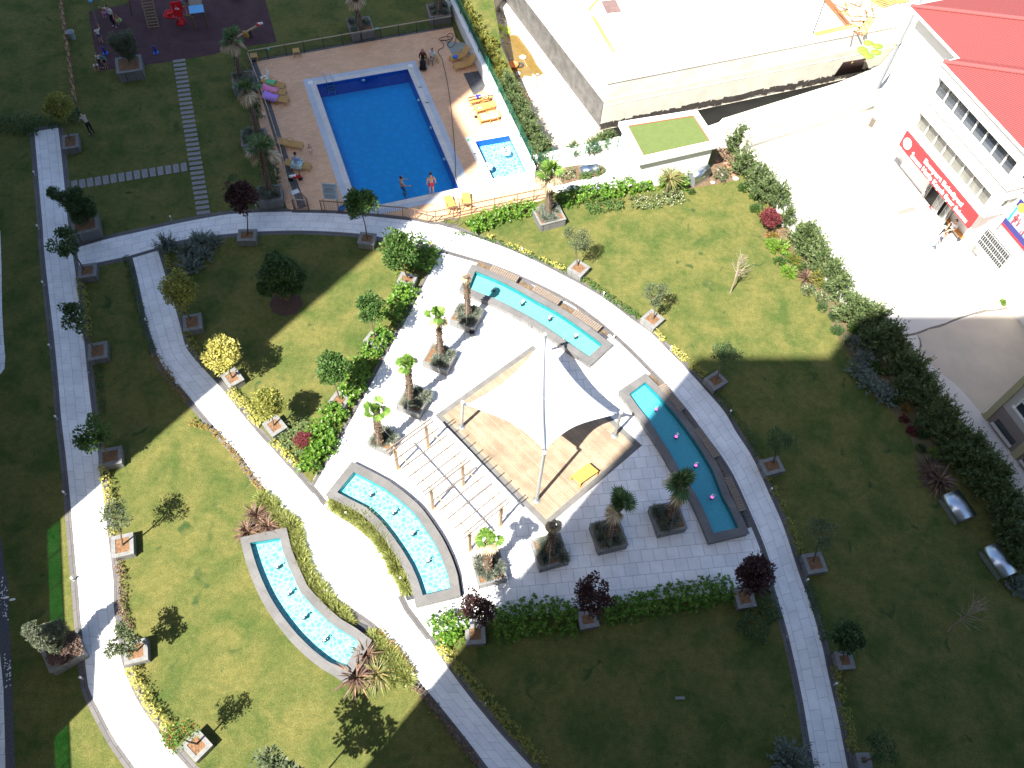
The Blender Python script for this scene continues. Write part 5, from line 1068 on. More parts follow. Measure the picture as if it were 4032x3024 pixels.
planter('F', [(432, 90), (622, 47), (660, 165), (492, 205)], 'large grey stone planter where the left and ring paths meet', h=0.75, group='large stone planters')
multi('F', (570, 110), [(345, -65, 45), (420, -30, 55), (490, 10, 65), (560, 20, 62), (500, -70, 48), (590, 60, 40), (505, 90, 50)], 'ball/dark/32', 'dark spreading olive tree leaning over the left path', 0.75)
planter('P', [(377, 590), (665, 360), (715, 640), (395, 755)], 'large grey stone planter beside the sunny end of the left path', h=0.75, group='large stone planters')
multi('P', (520, 560), [(270, 405, 75), (350, 460, 95), (430, 430, 95), (500, 390, 85), (470, 520, 90), (410, 500, 85)], 'ball/olive/33', 'grey-green olive tree leaning out of the planter at the lower left', 0.75)
multi('P', (560, 600), [(480, 640, 75), (560, 600, 90), (625, 570, 80), (620, 490, 65), (560, 540, 70)], 'full/brownp/34', 'purple shrub filling the planter under the lower left olive', 0.75, name='shrub', lo=0.8, hi=1.2, rz=.5, cat='shrub', tr=.02)
# magnolia on its mulch circle
multi('G', (385, 640), [(290, 380, 60), (340, 430, 85), (270, 470, 75), (390, 440, 75), (440, 480, 65), (350, 530, 80), (250, 560, 50), (420, 540, 60), (300, 340, 35), (215, 545, 35)], 'full/dark/35', 'broad dark glossy tree standing on a round mulch bed', 0.0, name='magnolia_tree', tr=.08, lo=1.0, hi=3.2)
tree('D', (1210, 1520), (1218, 1420), 70, 'ball/red/36', 'small dark red maple in front of the sunny conifers', hz=0, lo=.7, hi=2.4, name='maple_tree', rz=.7)
tree('G', (500, 1590), (490, 1545), 62, 'ball/red/37', 'small crimson maple in the corner bed by the middle path', hz=0, lo=.5, hi=1.2, name='maple_tree', rz=.7)
# bare trees
def bare(t, a, c, h, label, n=26, seed=1):
    A_ = W(t, *a); u, v = px(t, *c); B_ = fitz(u, v, A_, h * .8, h * 1.2); root = empty('bare_tree', A_.to_tuple(), 0, label, 'tree'); d = B_ - A_; rr = random.Random(seed)
    b = MB(); b.tube([(0, 0, 0), d * .5 + Vector((.04, 0, 0)), d * .98], [.05, .035, .012], 7); b.build('trunk', mat('pale_bark', (0.30, 0.24, 0.18), 0.9), root); b = MB()
    for i in range(n):
        k = 0.35 + 0.6 * i / n; s_ = d * k; a_ = rr.uniform(0, 6.28); L = (1.1 - k) * rr.uniform(.6, 1.3); e = s_ + Vector((math.cos(a_) * L, math.sin(a_) * L, L * .9)); b.tube([s_, s_.lerp(e, .5) + Vector((0, 0, -.05)), e], [.016, .011, .005], 4, False)
        for j in range(2): e2_ = e + Vector((rr.uniform(-.25, .25), rr.uniform(-.25, .25), rr.uniform(0, .25))); b.tube([s_.lerp(e, .6), e2_], [.009, .004], 4, False)
    b.build('branches', MATS['pale_bark'], root)
bare('I', (955, 420), (1035, 170), 3.0, 'leafless young tree on the sunny right lawn')
bare('O', (1160, 1305), (1400, 1090), 3.2, 'leafless grey tree on the shaded lawn at the lower right', seed=4)
# ---- palms
def fan_mesh(nf, droopf, seed, R_=0.52, mat_=None, dead=0.0, spread=1.0):
    """fan leaves of a palm crown; returns (green quads, dead quads)"""
    rs = NR(seed); G_, B_ = [], []
    for i in range(nf):
        az = i * 2.399 + rs.uniform(-.2, .2); el = rs.uniform(-0.3, 1.0) if i > nf * .45 else rs.uniform(0.75, 1.5); isd = el < -0.1 or rs.rand() < dead
        if isd and dead > 0: el = rs.uniform(-1.1, -0.2)
        ax = np.array([math.cos(az) * math.cos(el), math.sin(az) * math.cos(el), math.sin(el)]); pl_ = (rs.uniform(.12, .3) if el > .75 else rs.uniform(.3, .5)) * spread; c = ax * pl_
        side = unit(np.cross(ax, [0, 0, 1.0])); upn = np.cross(side, ax); n_ = 17; out = []
        side0 = side * 0.012
        out.append([np.zeros(3) - side0, np.zeros(3) + side0, c + side0, c - side0])
        for k in range(n_):
            th = (k / (n_ - 1) - .5) * 3.6; dr = ax * math.cos(th) + side * math.sin(th); L = R_ * (0.75 + .25 * math.cos(th)) * rs.uniform(.9, 1.05)
            w_ = L * 0.085; sd_ = unit(np.cross(dr, upn)); mid = c + dr * L * .55 + upn * .02 * (k % 2); tip = c + dr * L - np.array([0, 0, droopf * L * rs.uniform(.2, .6)])
            out.append([c, mid + sd_ * w_, tip, mid - sd_ * w_])
        (B_ if isd else G_).extend(out)
    return np.array(G_) if G_ else None, np.array(B_) if B_ else None
PALMS = {}
def palm_crown(kind, seed, nf, dead, green):
    k = (kind, seed)
    if k not in PALMS:
        g, d = fan_mesh(nf, .45, seed, dead=dead); mg = quads(g, 'fronds') if g is not None and dead < .95 else None; md = quads(d, 'dry_fronds') if d is not None else None
        if mg: mg.materials.append(LM[green])
        if md: md.materials.append(LM['straw'])
        PALMS[k] = (mg, md)
    return PALMS[k]
def palm(t, base_px, top_px, label, rc=1.0, hz=0.6, nf=15, dead=.2, green='palm', seed=1, h=None, fat=0.15):
    base = W(t, *base_px, hz); u, v = px(t, *top_px); c = fitz(u, v, base, hz + 0.8, h or 4.2); root = empty('palm_tree', base.to_tuple(), 0, label, 'palm', 'palms in stone planters')
    d = c - base; rs = NR(seed + 50); n = 190; k = rs.rand(n, 1) ** .9; a = rs.rand(n) * 6.28; r_ = fat * (1.15 - .35 * k)
    rd = np.stack([np.cos(a), np.sin(a), np.zeros(n)], 1); P_ = np.array(d)[None] * k + rd * r_ * .8; q = leaf_quads(P_, rd * .8 + np.array([0, 0, .9]), rd, .17 * np.ones(n), .11 * np.ones(n), rs)
    b = MB(); b.tube([(0, 0, -.05), d * .5, d], [fat * 1.15, fat * .9, fat * .75], 12); tk = b.build('trunk', M_bark, root)
    me = quads(q, 'bark_scales'); link('bark_scales', me, tk, mats=M_palmbark)
    mg, md = palm_crown('c', seed, nf, dead, green)
    for nm_, m_ in (('fronds', mg), ('dry_fronds', md)):
        if m_: o = link(nm_, m_, root); o.location = d; o.scale = (rc, rc, rc); o.rotation_euler = (0, 0, seed)
    b = MB()
    for i in range(3):
        a_ = i * 2.09 + .5; b.tube([(math.cos(a_) * .7, math.sin(a_) * .7, 0), d * .5 + Vector((math.cos(a_) * fat, math.sin(a_) * fat, 0))], .008, 4)
    b.build('guy_wires', M_galv, root)
    if dead < .9: b = MB(); b.ball(d + Vector((0, 0, .06)), fat * 1.0, 2, (1, 1, 1.3)); b.build('heart', mat('palm_heart', (.10, .17, .03), .7, noise=.5, nscale=25), root)
    return root
# fescue tufts under the palms
def tuft_mesh(name, n, r_, L, m, seed, w_=0.012, lean=1.0):
    rs = NR(seed); a = rs.rand(n) * 6.28; e = rs.rand(n) ** .6; P_ = np.stack([np.cos(a) * r_ * .3 * rs.rand(n), np.sin(a) * r_ * .3 * rs.rand(n), np.zeros(n)], 1)
    D = np.stack([np.cos(a) * lean * e, np.sin(a) * lean * e, np.ones(n) * (1.05 - .6 * e)], 1); LL = L * (.7 + .5 * rs.rand(n)); D = unit(D)
    q = leaf_quads(P_, D, np.array([0, 0, 1.0]) + rs.normal(size=(n, 3)) * .5, LL, w_ * np.ones(n) * 3.2, rs); q[:, 2, 2] -= LL * .25 * e; me = quads(q, name); me.materials.append(m); return me
TF = [tuft_mesh('blades', 240, .3, .34, LM['fescue'], i, .010) for i in range(3)]
def tufts_in(t, q, n, hz, words, seed, m=TF, sc=1.0):
    rr = random.Random(seed); pts = WL(t, q, hz)
    for i in range(n):
        k = (i + .5) / n; u_ = rr.uniform(.18, .82); v_ = .15 + .7 * ((i * .618) % 1); p = pts[0].lerp(pts[1], u_).lerp(pts[3].lerp(pts[2], u_), v_)
        if abs(u_ - .5) < .12 and abs(v_ - .5) < .12: continue
        o = link('fescue_tuft', rr.choice(m)); o.location = (p.x, p.y, hz - .05); o.rotation_euler = (0, 0, rr.uniform(0, 6)); s_ = sc * rr.uniform(.8, 1.25); o.scale = (s_, s_, s_)
        tag(o, 'grey-green fescue tuft in the ' + words, 'grass tuft', 'fescue tufts in the ' + words)
PP = [('H', [(180, 478), (352, 540), (262, 655), (110, 592)], (237, 565), (224, 312), 'dead-topped palm beside the upper fountain', dict(rc=.45, nf=9, dead=.97, seed=2), 'planter of the dead-topped palm by the upper fountain'),
      ('G', [(1340, 915), (1515, 965), (1408, 1095), (1252, 1028)], (1385, 985), (1368, 730), 'green palm, second in the row from the upper fountain', dict(rc=.92, nf=12, dead=.12, seed=3), 'planter of the second palm in the row'),
      ('G', [(1180, 1180), (1348, 1242), (1238, 1375), (1080, 1312)], (1185, 1285), (1172, 1060), 'green palm, third in the row from the upper fountain', dict(rc=.95, nf=11, dead=.15, seed=4), 'planter of the third palm in the row'),
      ('G', [(985, 1455), (1122, 1515), (1045, 1625), (880, 1560)], (985, 1570), (965, 1355), 'green palm nearest the left end of the pergola', dict(rc=.9, nf=13, dead=.1, seed=5), 'planter of the palm at the left end of the pergola'),
      ('M', [(412, 655), (600, 600), (665, 795), (485, 830)], (530, 735), (537, 535), 'yellowing palm at the lower end of the pergola', dict(rc=.85, nf=14, dead=.4, seed=6), 'planter of the yellowing palm'),
      ('M', [(817, 545), (1003, 490), (1073, 680), (862, 730)], (935, 625), (962, 440), 'withered palm with brown top on the plaza', dict(rc=.55, nf=11, dead=.97, seed=7), 'planter of the withered palm'),
      ('M', [(1197, 432), (1375, 390), (1463, 572), (1258, 622)], (1330, 520), (1390, 310), 'green palm with dry side leaves in the shaded plaza', dict(rc=1.1, nf=16, dead=.25, seed=8, green='palmd'), 'planter of the palm with dry side leaves'),
      ('N', [(247, 488), (438, 455), (523, 620), (325, 672)], (400, 565), (458, 335), 'green palm beside the shaded fountain', dict(rc=1.2, nf=15, dead=.12, seed=9, green='palmd'), 'planter of the palm beside the shaded fountain')]
for i, (t, q, bp_, tp, lab, kw, pw_) in enumerate(PP):
    planter(t, q, 'large square stone ' + pw_, h=0.6, rim=0.12, group='palm planters'); palm(t, bp_, tp, lab, **kw); tufts_in(t, q, 16, .6, pw_, i)
planter('C', [(827, 1355), (985, 1325), (1043, 1425), (872, 1478)], 'square stone planter of the palm at the corner of the right lawn', h=.6, rim=.12, group='palm planters')
palm('C', (930, 1385), (935, 1125), 'tall green palm at the corner between the pool and the right lawn', rc=1.25, nf=15, dead=.25, seed=10, fat=.2); tufts_in('C', [(827, 1355), (985, 1325), (1043, 1425), (872, 1478)], 16, .6, 'planter of the palm at the lawn corner', 20)
for i, (q, bp_, tp, rc, lab) in enumerate((([(5, 475), (150, 460), (185, 560), (40, 575)], (75, 490), (20, 255), 1.15, 'palm beside the left railing of the pool, uppermost'),
        ([(60, 850), (220, 840), (270, 930), (105, 955)], (190, 865), (115, 580), 1.15, 'palm beside the left railing of the pool, middle'),
        ([(180, 1215), (330, 1205), (378, 1300), (190, 1320)], (262, 1240), (215, 975), 1.35, 'palm beside the left railing of the pool, lowest'),
        ([(770, 130), (915, 103), (960, 200), (800, 225)], (862, 180), (825, -30), 1.1, 'palm on the lawn above the pool, its top cut off'),
        ([(1288, 32), (1430, 10), (1455, 100), (1310, 110)], (1375, 70), (1370, -120), 1.1, 'palm at the top end of the white wall'))):
    pw_ = ('upper planter left of the pool', 'middle planter left of the pool', 'lowest planter left of the pool', 'planter above the pool railing', 'planter at the top of the white wall')[i]
    planter('B', q, 'dark stone ' + pw_, h=.7, rim=.12, group='palm planters'); palm('B', bp_, tp, lab, rc=rc, hz=.7, nf=15, dead=.3, seed=11 + i, green='palmd', fat=.17, h=5); tufts_in('B', q, 12, .7, pw_, 40 + i)
# ================================================================== HEDGES AND SHRUBS
def rosette_hedge(name, line, w_, h, m, seed, dens=42, leaf=.13, nl=7, cat='hedge', label='', group=None, lift=.1):
    """dense hedge along a ground polyline: rosettes of leaves over a rounded body"""
    rs = NR(seed); line = [Vector((p.x, p.y, 0)) for p in line]; o0 = line[0]; L = sum((b_ - a).length for a, b_ in zip(line, line[1:])); n = max(12, int(dens * L * (w_ + h * 1.2)))
    pts, _ = resample(line, 60); A = np.array(pts); T = np.gradient(A, axis=0); T = unit(T); Nn = np.stack([-T[:, 1], T[:, 0], np.zeros(60)], 1)
    s_ = rs.rand(n) * 59; i0 = s_.astype(int); f = (s_ - i0)[:, None]; C_ = A[i0] * (1 - f) + A[np.minimum(i0 + 1, 59)] * f; nn = Nn[i0]
    ph = rs.rand(n) * math.pi; lump = 0.82 + .3 * np.sin(s_ * 1.3 + seed) * np.sin(s_ * .55 + 2 * seed) + .12 * rs.normal(size=n); lump = np.clip(lump, .55, 1.25)
    y = np.cos(ph) * w_ / 2 * lump; z = np.sin(ph) ** .6 * h * lump; P_ = C_ + nn * y[:, None]; P_[:, 2] = z * (.25 + .75 * rs.rand(n) ** .3) + lift * .3
    out = unit(nn * np.cos(ph)[:, None] * .8 + np.array([0, 0, 1.0]) * (.3 + np.sin(ph)[:, None]) + rs.normal(size=(n, 3)) * .25); qs = []
    t1 = unit(np.cross(out, [0.3, 0.1, 1.0]) + 1e-6); t2 = np.cross(out, t1)
    for k in range(nl):
        a = 2 * math.pi * k / nl + rs.rand(n) * .5; tilt = .35 + .5 * rs.rand(n); D = t1 * np.cos(a)[:, None] + t2 * np.sin(a)[:, None] + out * tilt[:, None]; LL = leaf * (.7 + .6 * rs.rand(n))
        qs.append(leaf_quads(P_, D, out + .2 * rs.normal(size=(n, 3)), LL, LL * .42, rs))
    q = np.concatenate(qs) - np.array([o0.x, o0.y, 0]); me = quads(q, name); o = link(name, me, mats=m); o.location = (o0.x, o0.y, 0); return tag(o, label, cat, group)
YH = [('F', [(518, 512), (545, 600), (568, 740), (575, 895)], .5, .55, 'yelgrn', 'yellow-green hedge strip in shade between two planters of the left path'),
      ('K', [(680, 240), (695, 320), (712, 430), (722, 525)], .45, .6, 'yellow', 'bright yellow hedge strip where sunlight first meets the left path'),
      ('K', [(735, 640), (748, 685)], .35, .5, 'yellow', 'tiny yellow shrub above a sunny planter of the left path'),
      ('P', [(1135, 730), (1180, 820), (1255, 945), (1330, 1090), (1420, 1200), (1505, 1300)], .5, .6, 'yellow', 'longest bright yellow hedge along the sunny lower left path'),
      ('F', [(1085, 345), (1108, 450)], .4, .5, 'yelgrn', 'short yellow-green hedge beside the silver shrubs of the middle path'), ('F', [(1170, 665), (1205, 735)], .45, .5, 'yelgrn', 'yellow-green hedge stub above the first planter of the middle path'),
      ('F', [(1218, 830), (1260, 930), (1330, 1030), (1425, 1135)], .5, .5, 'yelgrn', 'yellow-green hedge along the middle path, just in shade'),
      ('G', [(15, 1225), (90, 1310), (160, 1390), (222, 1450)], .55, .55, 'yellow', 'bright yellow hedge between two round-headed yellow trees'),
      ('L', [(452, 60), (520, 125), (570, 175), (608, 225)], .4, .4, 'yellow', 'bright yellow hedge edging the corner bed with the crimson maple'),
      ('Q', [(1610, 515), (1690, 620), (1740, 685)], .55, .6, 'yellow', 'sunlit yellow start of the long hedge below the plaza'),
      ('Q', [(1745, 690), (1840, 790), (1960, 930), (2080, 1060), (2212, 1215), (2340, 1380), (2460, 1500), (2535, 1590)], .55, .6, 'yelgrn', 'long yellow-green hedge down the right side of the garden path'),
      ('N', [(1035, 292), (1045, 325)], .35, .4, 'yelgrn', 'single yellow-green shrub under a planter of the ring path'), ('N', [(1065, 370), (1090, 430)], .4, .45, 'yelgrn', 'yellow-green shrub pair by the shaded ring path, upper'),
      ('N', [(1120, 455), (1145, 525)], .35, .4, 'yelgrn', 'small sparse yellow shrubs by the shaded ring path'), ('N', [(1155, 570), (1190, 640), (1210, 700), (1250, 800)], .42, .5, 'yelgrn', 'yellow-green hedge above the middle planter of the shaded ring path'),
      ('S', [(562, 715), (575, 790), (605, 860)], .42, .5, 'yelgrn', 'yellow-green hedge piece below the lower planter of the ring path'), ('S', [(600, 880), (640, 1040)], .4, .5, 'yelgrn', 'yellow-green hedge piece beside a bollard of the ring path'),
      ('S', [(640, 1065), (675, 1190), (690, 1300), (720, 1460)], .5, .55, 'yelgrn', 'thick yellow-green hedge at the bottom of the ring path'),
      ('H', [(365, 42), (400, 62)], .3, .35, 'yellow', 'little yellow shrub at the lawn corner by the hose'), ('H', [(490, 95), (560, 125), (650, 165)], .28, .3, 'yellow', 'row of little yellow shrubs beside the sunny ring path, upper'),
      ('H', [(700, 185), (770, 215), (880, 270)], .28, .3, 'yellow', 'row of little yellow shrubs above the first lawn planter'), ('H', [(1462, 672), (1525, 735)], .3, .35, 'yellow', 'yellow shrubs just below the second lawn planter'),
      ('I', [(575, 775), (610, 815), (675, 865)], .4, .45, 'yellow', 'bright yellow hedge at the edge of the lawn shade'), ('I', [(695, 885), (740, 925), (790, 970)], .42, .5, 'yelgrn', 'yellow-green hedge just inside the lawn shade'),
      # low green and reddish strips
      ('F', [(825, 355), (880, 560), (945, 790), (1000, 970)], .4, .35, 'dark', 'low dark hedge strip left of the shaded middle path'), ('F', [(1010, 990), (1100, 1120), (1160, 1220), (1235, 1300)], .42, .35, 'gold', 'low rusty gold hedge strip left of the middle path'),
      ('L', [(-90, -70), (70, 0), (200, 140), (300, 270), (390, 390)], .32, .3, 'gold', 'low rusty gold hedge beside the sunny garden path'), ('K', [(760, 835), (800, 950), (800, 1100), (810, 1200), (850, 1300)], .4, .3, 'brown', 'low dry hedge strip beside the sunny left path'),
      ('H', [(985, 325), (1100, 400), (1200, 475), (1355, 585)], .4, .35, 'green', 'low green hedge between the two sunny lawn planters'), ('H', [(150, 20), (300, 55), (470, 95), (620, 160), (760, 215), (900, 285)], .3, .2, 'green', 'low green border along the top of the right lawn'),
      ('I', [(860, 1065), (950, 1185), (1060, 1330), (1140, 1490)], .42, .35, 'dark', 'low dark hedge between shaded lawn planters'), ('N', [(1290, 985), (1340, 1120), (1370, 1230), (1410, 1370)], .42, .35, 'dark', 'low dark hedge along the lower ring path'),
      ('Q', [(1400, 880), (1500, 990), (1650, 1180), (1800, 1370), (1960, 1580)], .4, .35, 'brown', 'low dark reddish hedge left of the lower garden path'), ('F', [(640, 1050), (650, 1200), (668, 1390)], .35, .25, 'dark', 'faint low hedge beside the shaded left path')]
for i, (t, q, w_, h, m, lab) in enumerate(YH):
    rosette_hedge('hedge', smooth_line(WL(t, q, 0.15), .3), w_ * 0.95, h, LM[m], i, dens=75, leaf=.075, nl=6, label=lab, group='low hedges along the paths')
LH = [('M', [(170, 1150), (230, 1120), (330, 1090), (400, 1095)], 1.5, .9, 'bushy laurel hedge end in the sun at the plaza corner'), ('M', [(560, 1110), (700, 1065), (850, 1035), (1000, 1030), (1120, 1040)], 1.65, .9, 'thick laurel hedge between two purple trees below the plaza'),
      ('M', [(1290, 1010), (1420, 985), (1560, 955), (1659, 935)], 1.15, .85, 'laurel hedge right of the middle purple tree'), ('N', [(350, 1095), (480, 1070), (640, 1045), (800, 1020)], 1.3, .85, 'laurel hedge ending at the right purple tree'),
      ('G', [(1310, 290), (1260, 350), (1215, 430)], 1.7, 1.0, 'laurel clump at the top corner beside the plaza'), ('G', [(1175, 540), (1100, 650), (1040, 760)], 1.35, .95, 'laurel hedge beside the uppermost row tree'),
      ('G', [(1020, 830), (960, 925), (890, 1010)], 1.05, .9, 'laurel hedge beside the middle row tree'), ('G', [(880, 1040), (820, 1120), (800, 1220), (850, 1265)], 1.35, .95, 'laurel hedge between the middle and lowest row trees'),
      ('G', [(730, 1330), (640, 1430), (590, 1530), (520, 1640)], 1.25, .95, 'laurel hedge beside the crimson maple bed'), ('L', [(835, 30), (760, 110), (690, 210), (680, 270)], 1.1, .9, 'laurel hedge tip at the junction of plaza and garden path'),
      ('C', [(405, 1490), (520, 1430), (680, 1375), (830, 1345)], 1.05, .9, 'laurel hedge left of the tall garden palm'), ('C', [(1000, 1300), (1150, 1255), (1300, 1235), (1450, 1210), (1600, 1180)], 1.2, .95, 'long laurel hedge right of the tall garden palm'),
      ('D', [(470, 1170), (560, 1165), (690, 1185)], 1.1, .9, 'laurel hedge behind the spiky yucca')]
for i, (t, q, w_, h, lab) in enumerate(LH):
    rosette_hedge('laurel_hedge', smooth_line(WL(t, q, h * .5), .3), w_, h, LM['laurel'], 60 + i, dens=44, leaf=.14, nl=8, label=lab, group='laurel hedges')
for i, (t, q, w_, h, m, lab) in enumerate((('D', [(0, 1350), (130, 1340), (260, 1330)], .9, .6, 'green', 'mixed green shrubs at the foot of the laurel hedge'), ('D', [(300, 1320), (420, 1310), (540, 1290), (640, 1270)], 1.0, .6, 'flower', 'white-flowering low shrubs beneath the yucca'),
      ('N', [(880, 1190), (960, 1240), (1050, 1280)], 1.9, .6, 'dark', 'dark shrub bed filling the corner under the right purple tree'), ('N', [(1000, 1010), (1040, 1120), (1090, 1240)], .8, .6, 'dark', 'dark shrubs beside the ring path at the right purple tree'),
      ('G', [(340, 1530), (420, 1470), (520, 1440)], 1.5, .35, 'conif', 'spreading juniper mat in the corner bed'), ('L', [(480, 20), (580, 70), (640, 150)], 1.2, .35, 'conif', 'spreading juniper mat below the crimson maple'),
      ('G', [(1060, 270), (1100, 380), (1140, 430)], 1.1, .7, 'redflower', 'flowering shrub under the uppermost row tree'), ('G', [(1210, 230), (1260, 260)], 1.1, 1.3, 'green', 'rounded light green conifer at the top corner of the lawn'),
      ('G', [(1300, 270), (1340, 300)], .6, .8, 'yelgrn', 'yellow-green shrub tips beside the white crossing'),
      ('A', [(-40, 790), (60, 800), (160, 795), (270, 800)], 1.4, 1.0, 'dark', 'dark laurel clump in deep shade at the left edge'), ('A', [(300, 780), (400, 765), (520, 730)], 1.1, .9, 'dark', 'dark shrubs at the head of the left path'),
      ('B', [(110, 480), (150, 600), (180, 780)], .8, .5, 'dark', 'dark ground shrubs between the upper pool palms'), ('B', [(120, 880), (230, 900), (300, 1240)], .9, .6, 'dark', 'dark ground shrubs between the lower pool palms'),
      ('C', [(850, 1110), (1000, 1140), (1100, 1120)], .7, .5, 'flower', 'mixed shrubs under the tall garden palm'), ('C', [(1130, 1150), (1220, 1140), (1290, 1100)], .5, .4, 'green', 'green plants around the low steel hood'),
      ('D', [(870, 1180), (900, 1130), (960, 1100)], .9, .4, 'greyg', 'rough weeds at the corner of the right lawn'), ('D', [(900, 960), (920, 1010), (940, 1050)], .6, .4, 'brown', 'dry brown brush beside the service building'))):
    rosette_hedge('shrub', smooth_line(WL(t, q, h * .5), .3), w_, h, LM[m], 90 + i, dens=60, leaf=.10, nl=6, label=lab, cat='shrub')
# ---- conifers and other bushes behind the right lawn
def plume_bush(name, seed, n=90, m='conif', spread=.75, h=1.5, L=.5):
    rs = NR(seed); qs = []
    for i in range(n):
        a = rs.rand() * 6.28; e = rs.rand() ** .7; o_ = np.array([math.cos(a) * e, math.sin(a) * e, 0]); base = o_ * spread * .45 + np.array([0, 0, h * .75 * (1 - .6 * e) * rs.rand()]); D = unit(o_ * .9 + np.array([0, 0, .95 - .45 * e]) + rs.normal(size=3) * .15); LL = L * (.6 + .8 * rs.rand()); k = 17
        tt = rs.rand(k, 1); P_ = base + D * LL * tt; side = unit(rs.normal(size=(k, 3))); dd = unit(D + side * .75); ll = .17 * (1.2 - tt[:, 0]) + .03; qs.append(leaf_quads(P_, dd, rs.normal(size=(k, 3)) + np.array([0, 0, .6]), ll, ll * .38, rs))
    me = quads(np.concatenate(qs), name); me.materials.append(LM[m]); return me
PB_ = {k: [plume_bush('foliage', 200 + i * 7 + j, m=m, n=n_, spread=sp, h=h_, L=L_) for j in range(nn)] for i, (k, m, n_, sp, h_, L_, nn) in enumerate((('conifer', 'conif', 110, .8, 1.7, .55, 4), ('silver', 'blue', 80, .9, .8, .6, 2), ('lime', 'lime', 80, .9, .7, .4, 1), ('flower', 'redflower', 80, .9, .8, .35, 1), ('green', 'green', 80, .9, .8, .35, 2), ('pale', 'flower', 80, .9, .6, .35, 1), ('gold', 'gold', 60, .9, .5, .35, 1), ('red', 'red', 70, .9, .5, .35, 1), ('dark', 'dark', 80, .9, .8, .4, 1), ('sunny', 'yelgrn', 90, .8, 1.4, .45, 2)))}
BCNT = {}
def bush(t, x, y, r, kind, label, z=.6, cat='shrub', group=None, name=None, z0=0.0, vs=1.0):
    c = W(t, x, y, z0 + z); R_ = r * TL[t][2] * mpp(c) * (1.5 if kind == 'conifer' else 1.3 if kind in ('sunny', 'silver') else 1.0); BCNT[kind] = BCNT.get(kind, 0) + 1; me = PB_[kind][BCNT[kind] % len(PB_[kind])]; nm_ = name or ('conifer_shrub' if kind == 'conifer' else 'shrub')
    root = empty(nm_, (c.x, c.y, z0), 0, label, cat, group); o = link('foliage', me, root); s_ = R_ * 1.15; o.scale = (s_, s_, s_ * vs); o.rotation_euler = (0, 0, BCNT[kind] * 1.9)
    b = MB(); b.tube([(0, 0, 0), (0, 0, s_ * vs * 1.2)], [.04, .02], 5); b.build('stem', M_barkd, root); return root
CN = [('D', 1010, 930, 75), ('D', 1050, 1065, 78), ('D', 1150, 1150, 80), ('D', 1190, 1240, 85), ('D', 1270, 1270, 80), ('D', 1330, 1400, 62), ('D', 1450, 1540, 85), ('J', 235, 40, 85), ('J', 290, 130, 85), ('J', 330, 220, 85), ('J', 410, 280, 85), ('J', 460, 370, 80), ('J', 560, 460, 60),
      ('J', 545, 540, 95), ('J', 640, 560, 90), ('J', 700, 610, 95), ('J', 690, 720, 95), ('J', 790, 720, 100), ('J', 830, 800, 95), ('J', 870, 900, 100), ('J', 950, 920, 95), ('J', 980, 1010, 90), ('J', 900, 1030, 85), ('J', 1030, 1090, 95), ('J', 1090, 1170, 95), ('J', 1040, 1230, 80), ('J', 1150, 1250, 95), ('J', 1190, 1340, 95), ('J', 1250, 1370, 85), ('J', 1330, 1420, 95), ('J', 1270, 1480, 90), ('J', 1390, 1520, 95), ('J', 1480, 1600, 90),
      ('O', 1210, 130, 80), ('O', 1330, 200, 95), ('O', 1420, 250, 90), ('O', 1500, 270, 80), ('O', 1390, 330, 85), ('O', 1500, 380, 90), ('O', 1580, 430, 80), ('O', 1530, 490, 90), ('O', 1620, 560, 90), ('O', 1560, 620, 80), ('O', 1650, 700, 90), ('O', 1640, 830, 80)]
ORD = 'first second third fourth fifth sixth seventh eighth ninth tenth eleventh twelfth thirteenth'.split()
for i, (t, x, y, r) in enumerate(CN):
    zone = 'sunlit' if i < 12 else 'shaded'; k = i if i < 12 else (i - 12); part = '' if i < 12 else ('upper ' if k < 11 else ('middle ' if k < 22 else 'lower ')); kk = k if i < 12 else k % 11
    bush(t, x, y, r, 'conifer', '%s conifer shrub, %s down the %spart of the boundary row' % (zone, ORD[min(kk, 12)], part), z=.8, cat='conifer', group='conifer shrubs along the yard boundary', vs=1.25 if i == 0 else 1.0)
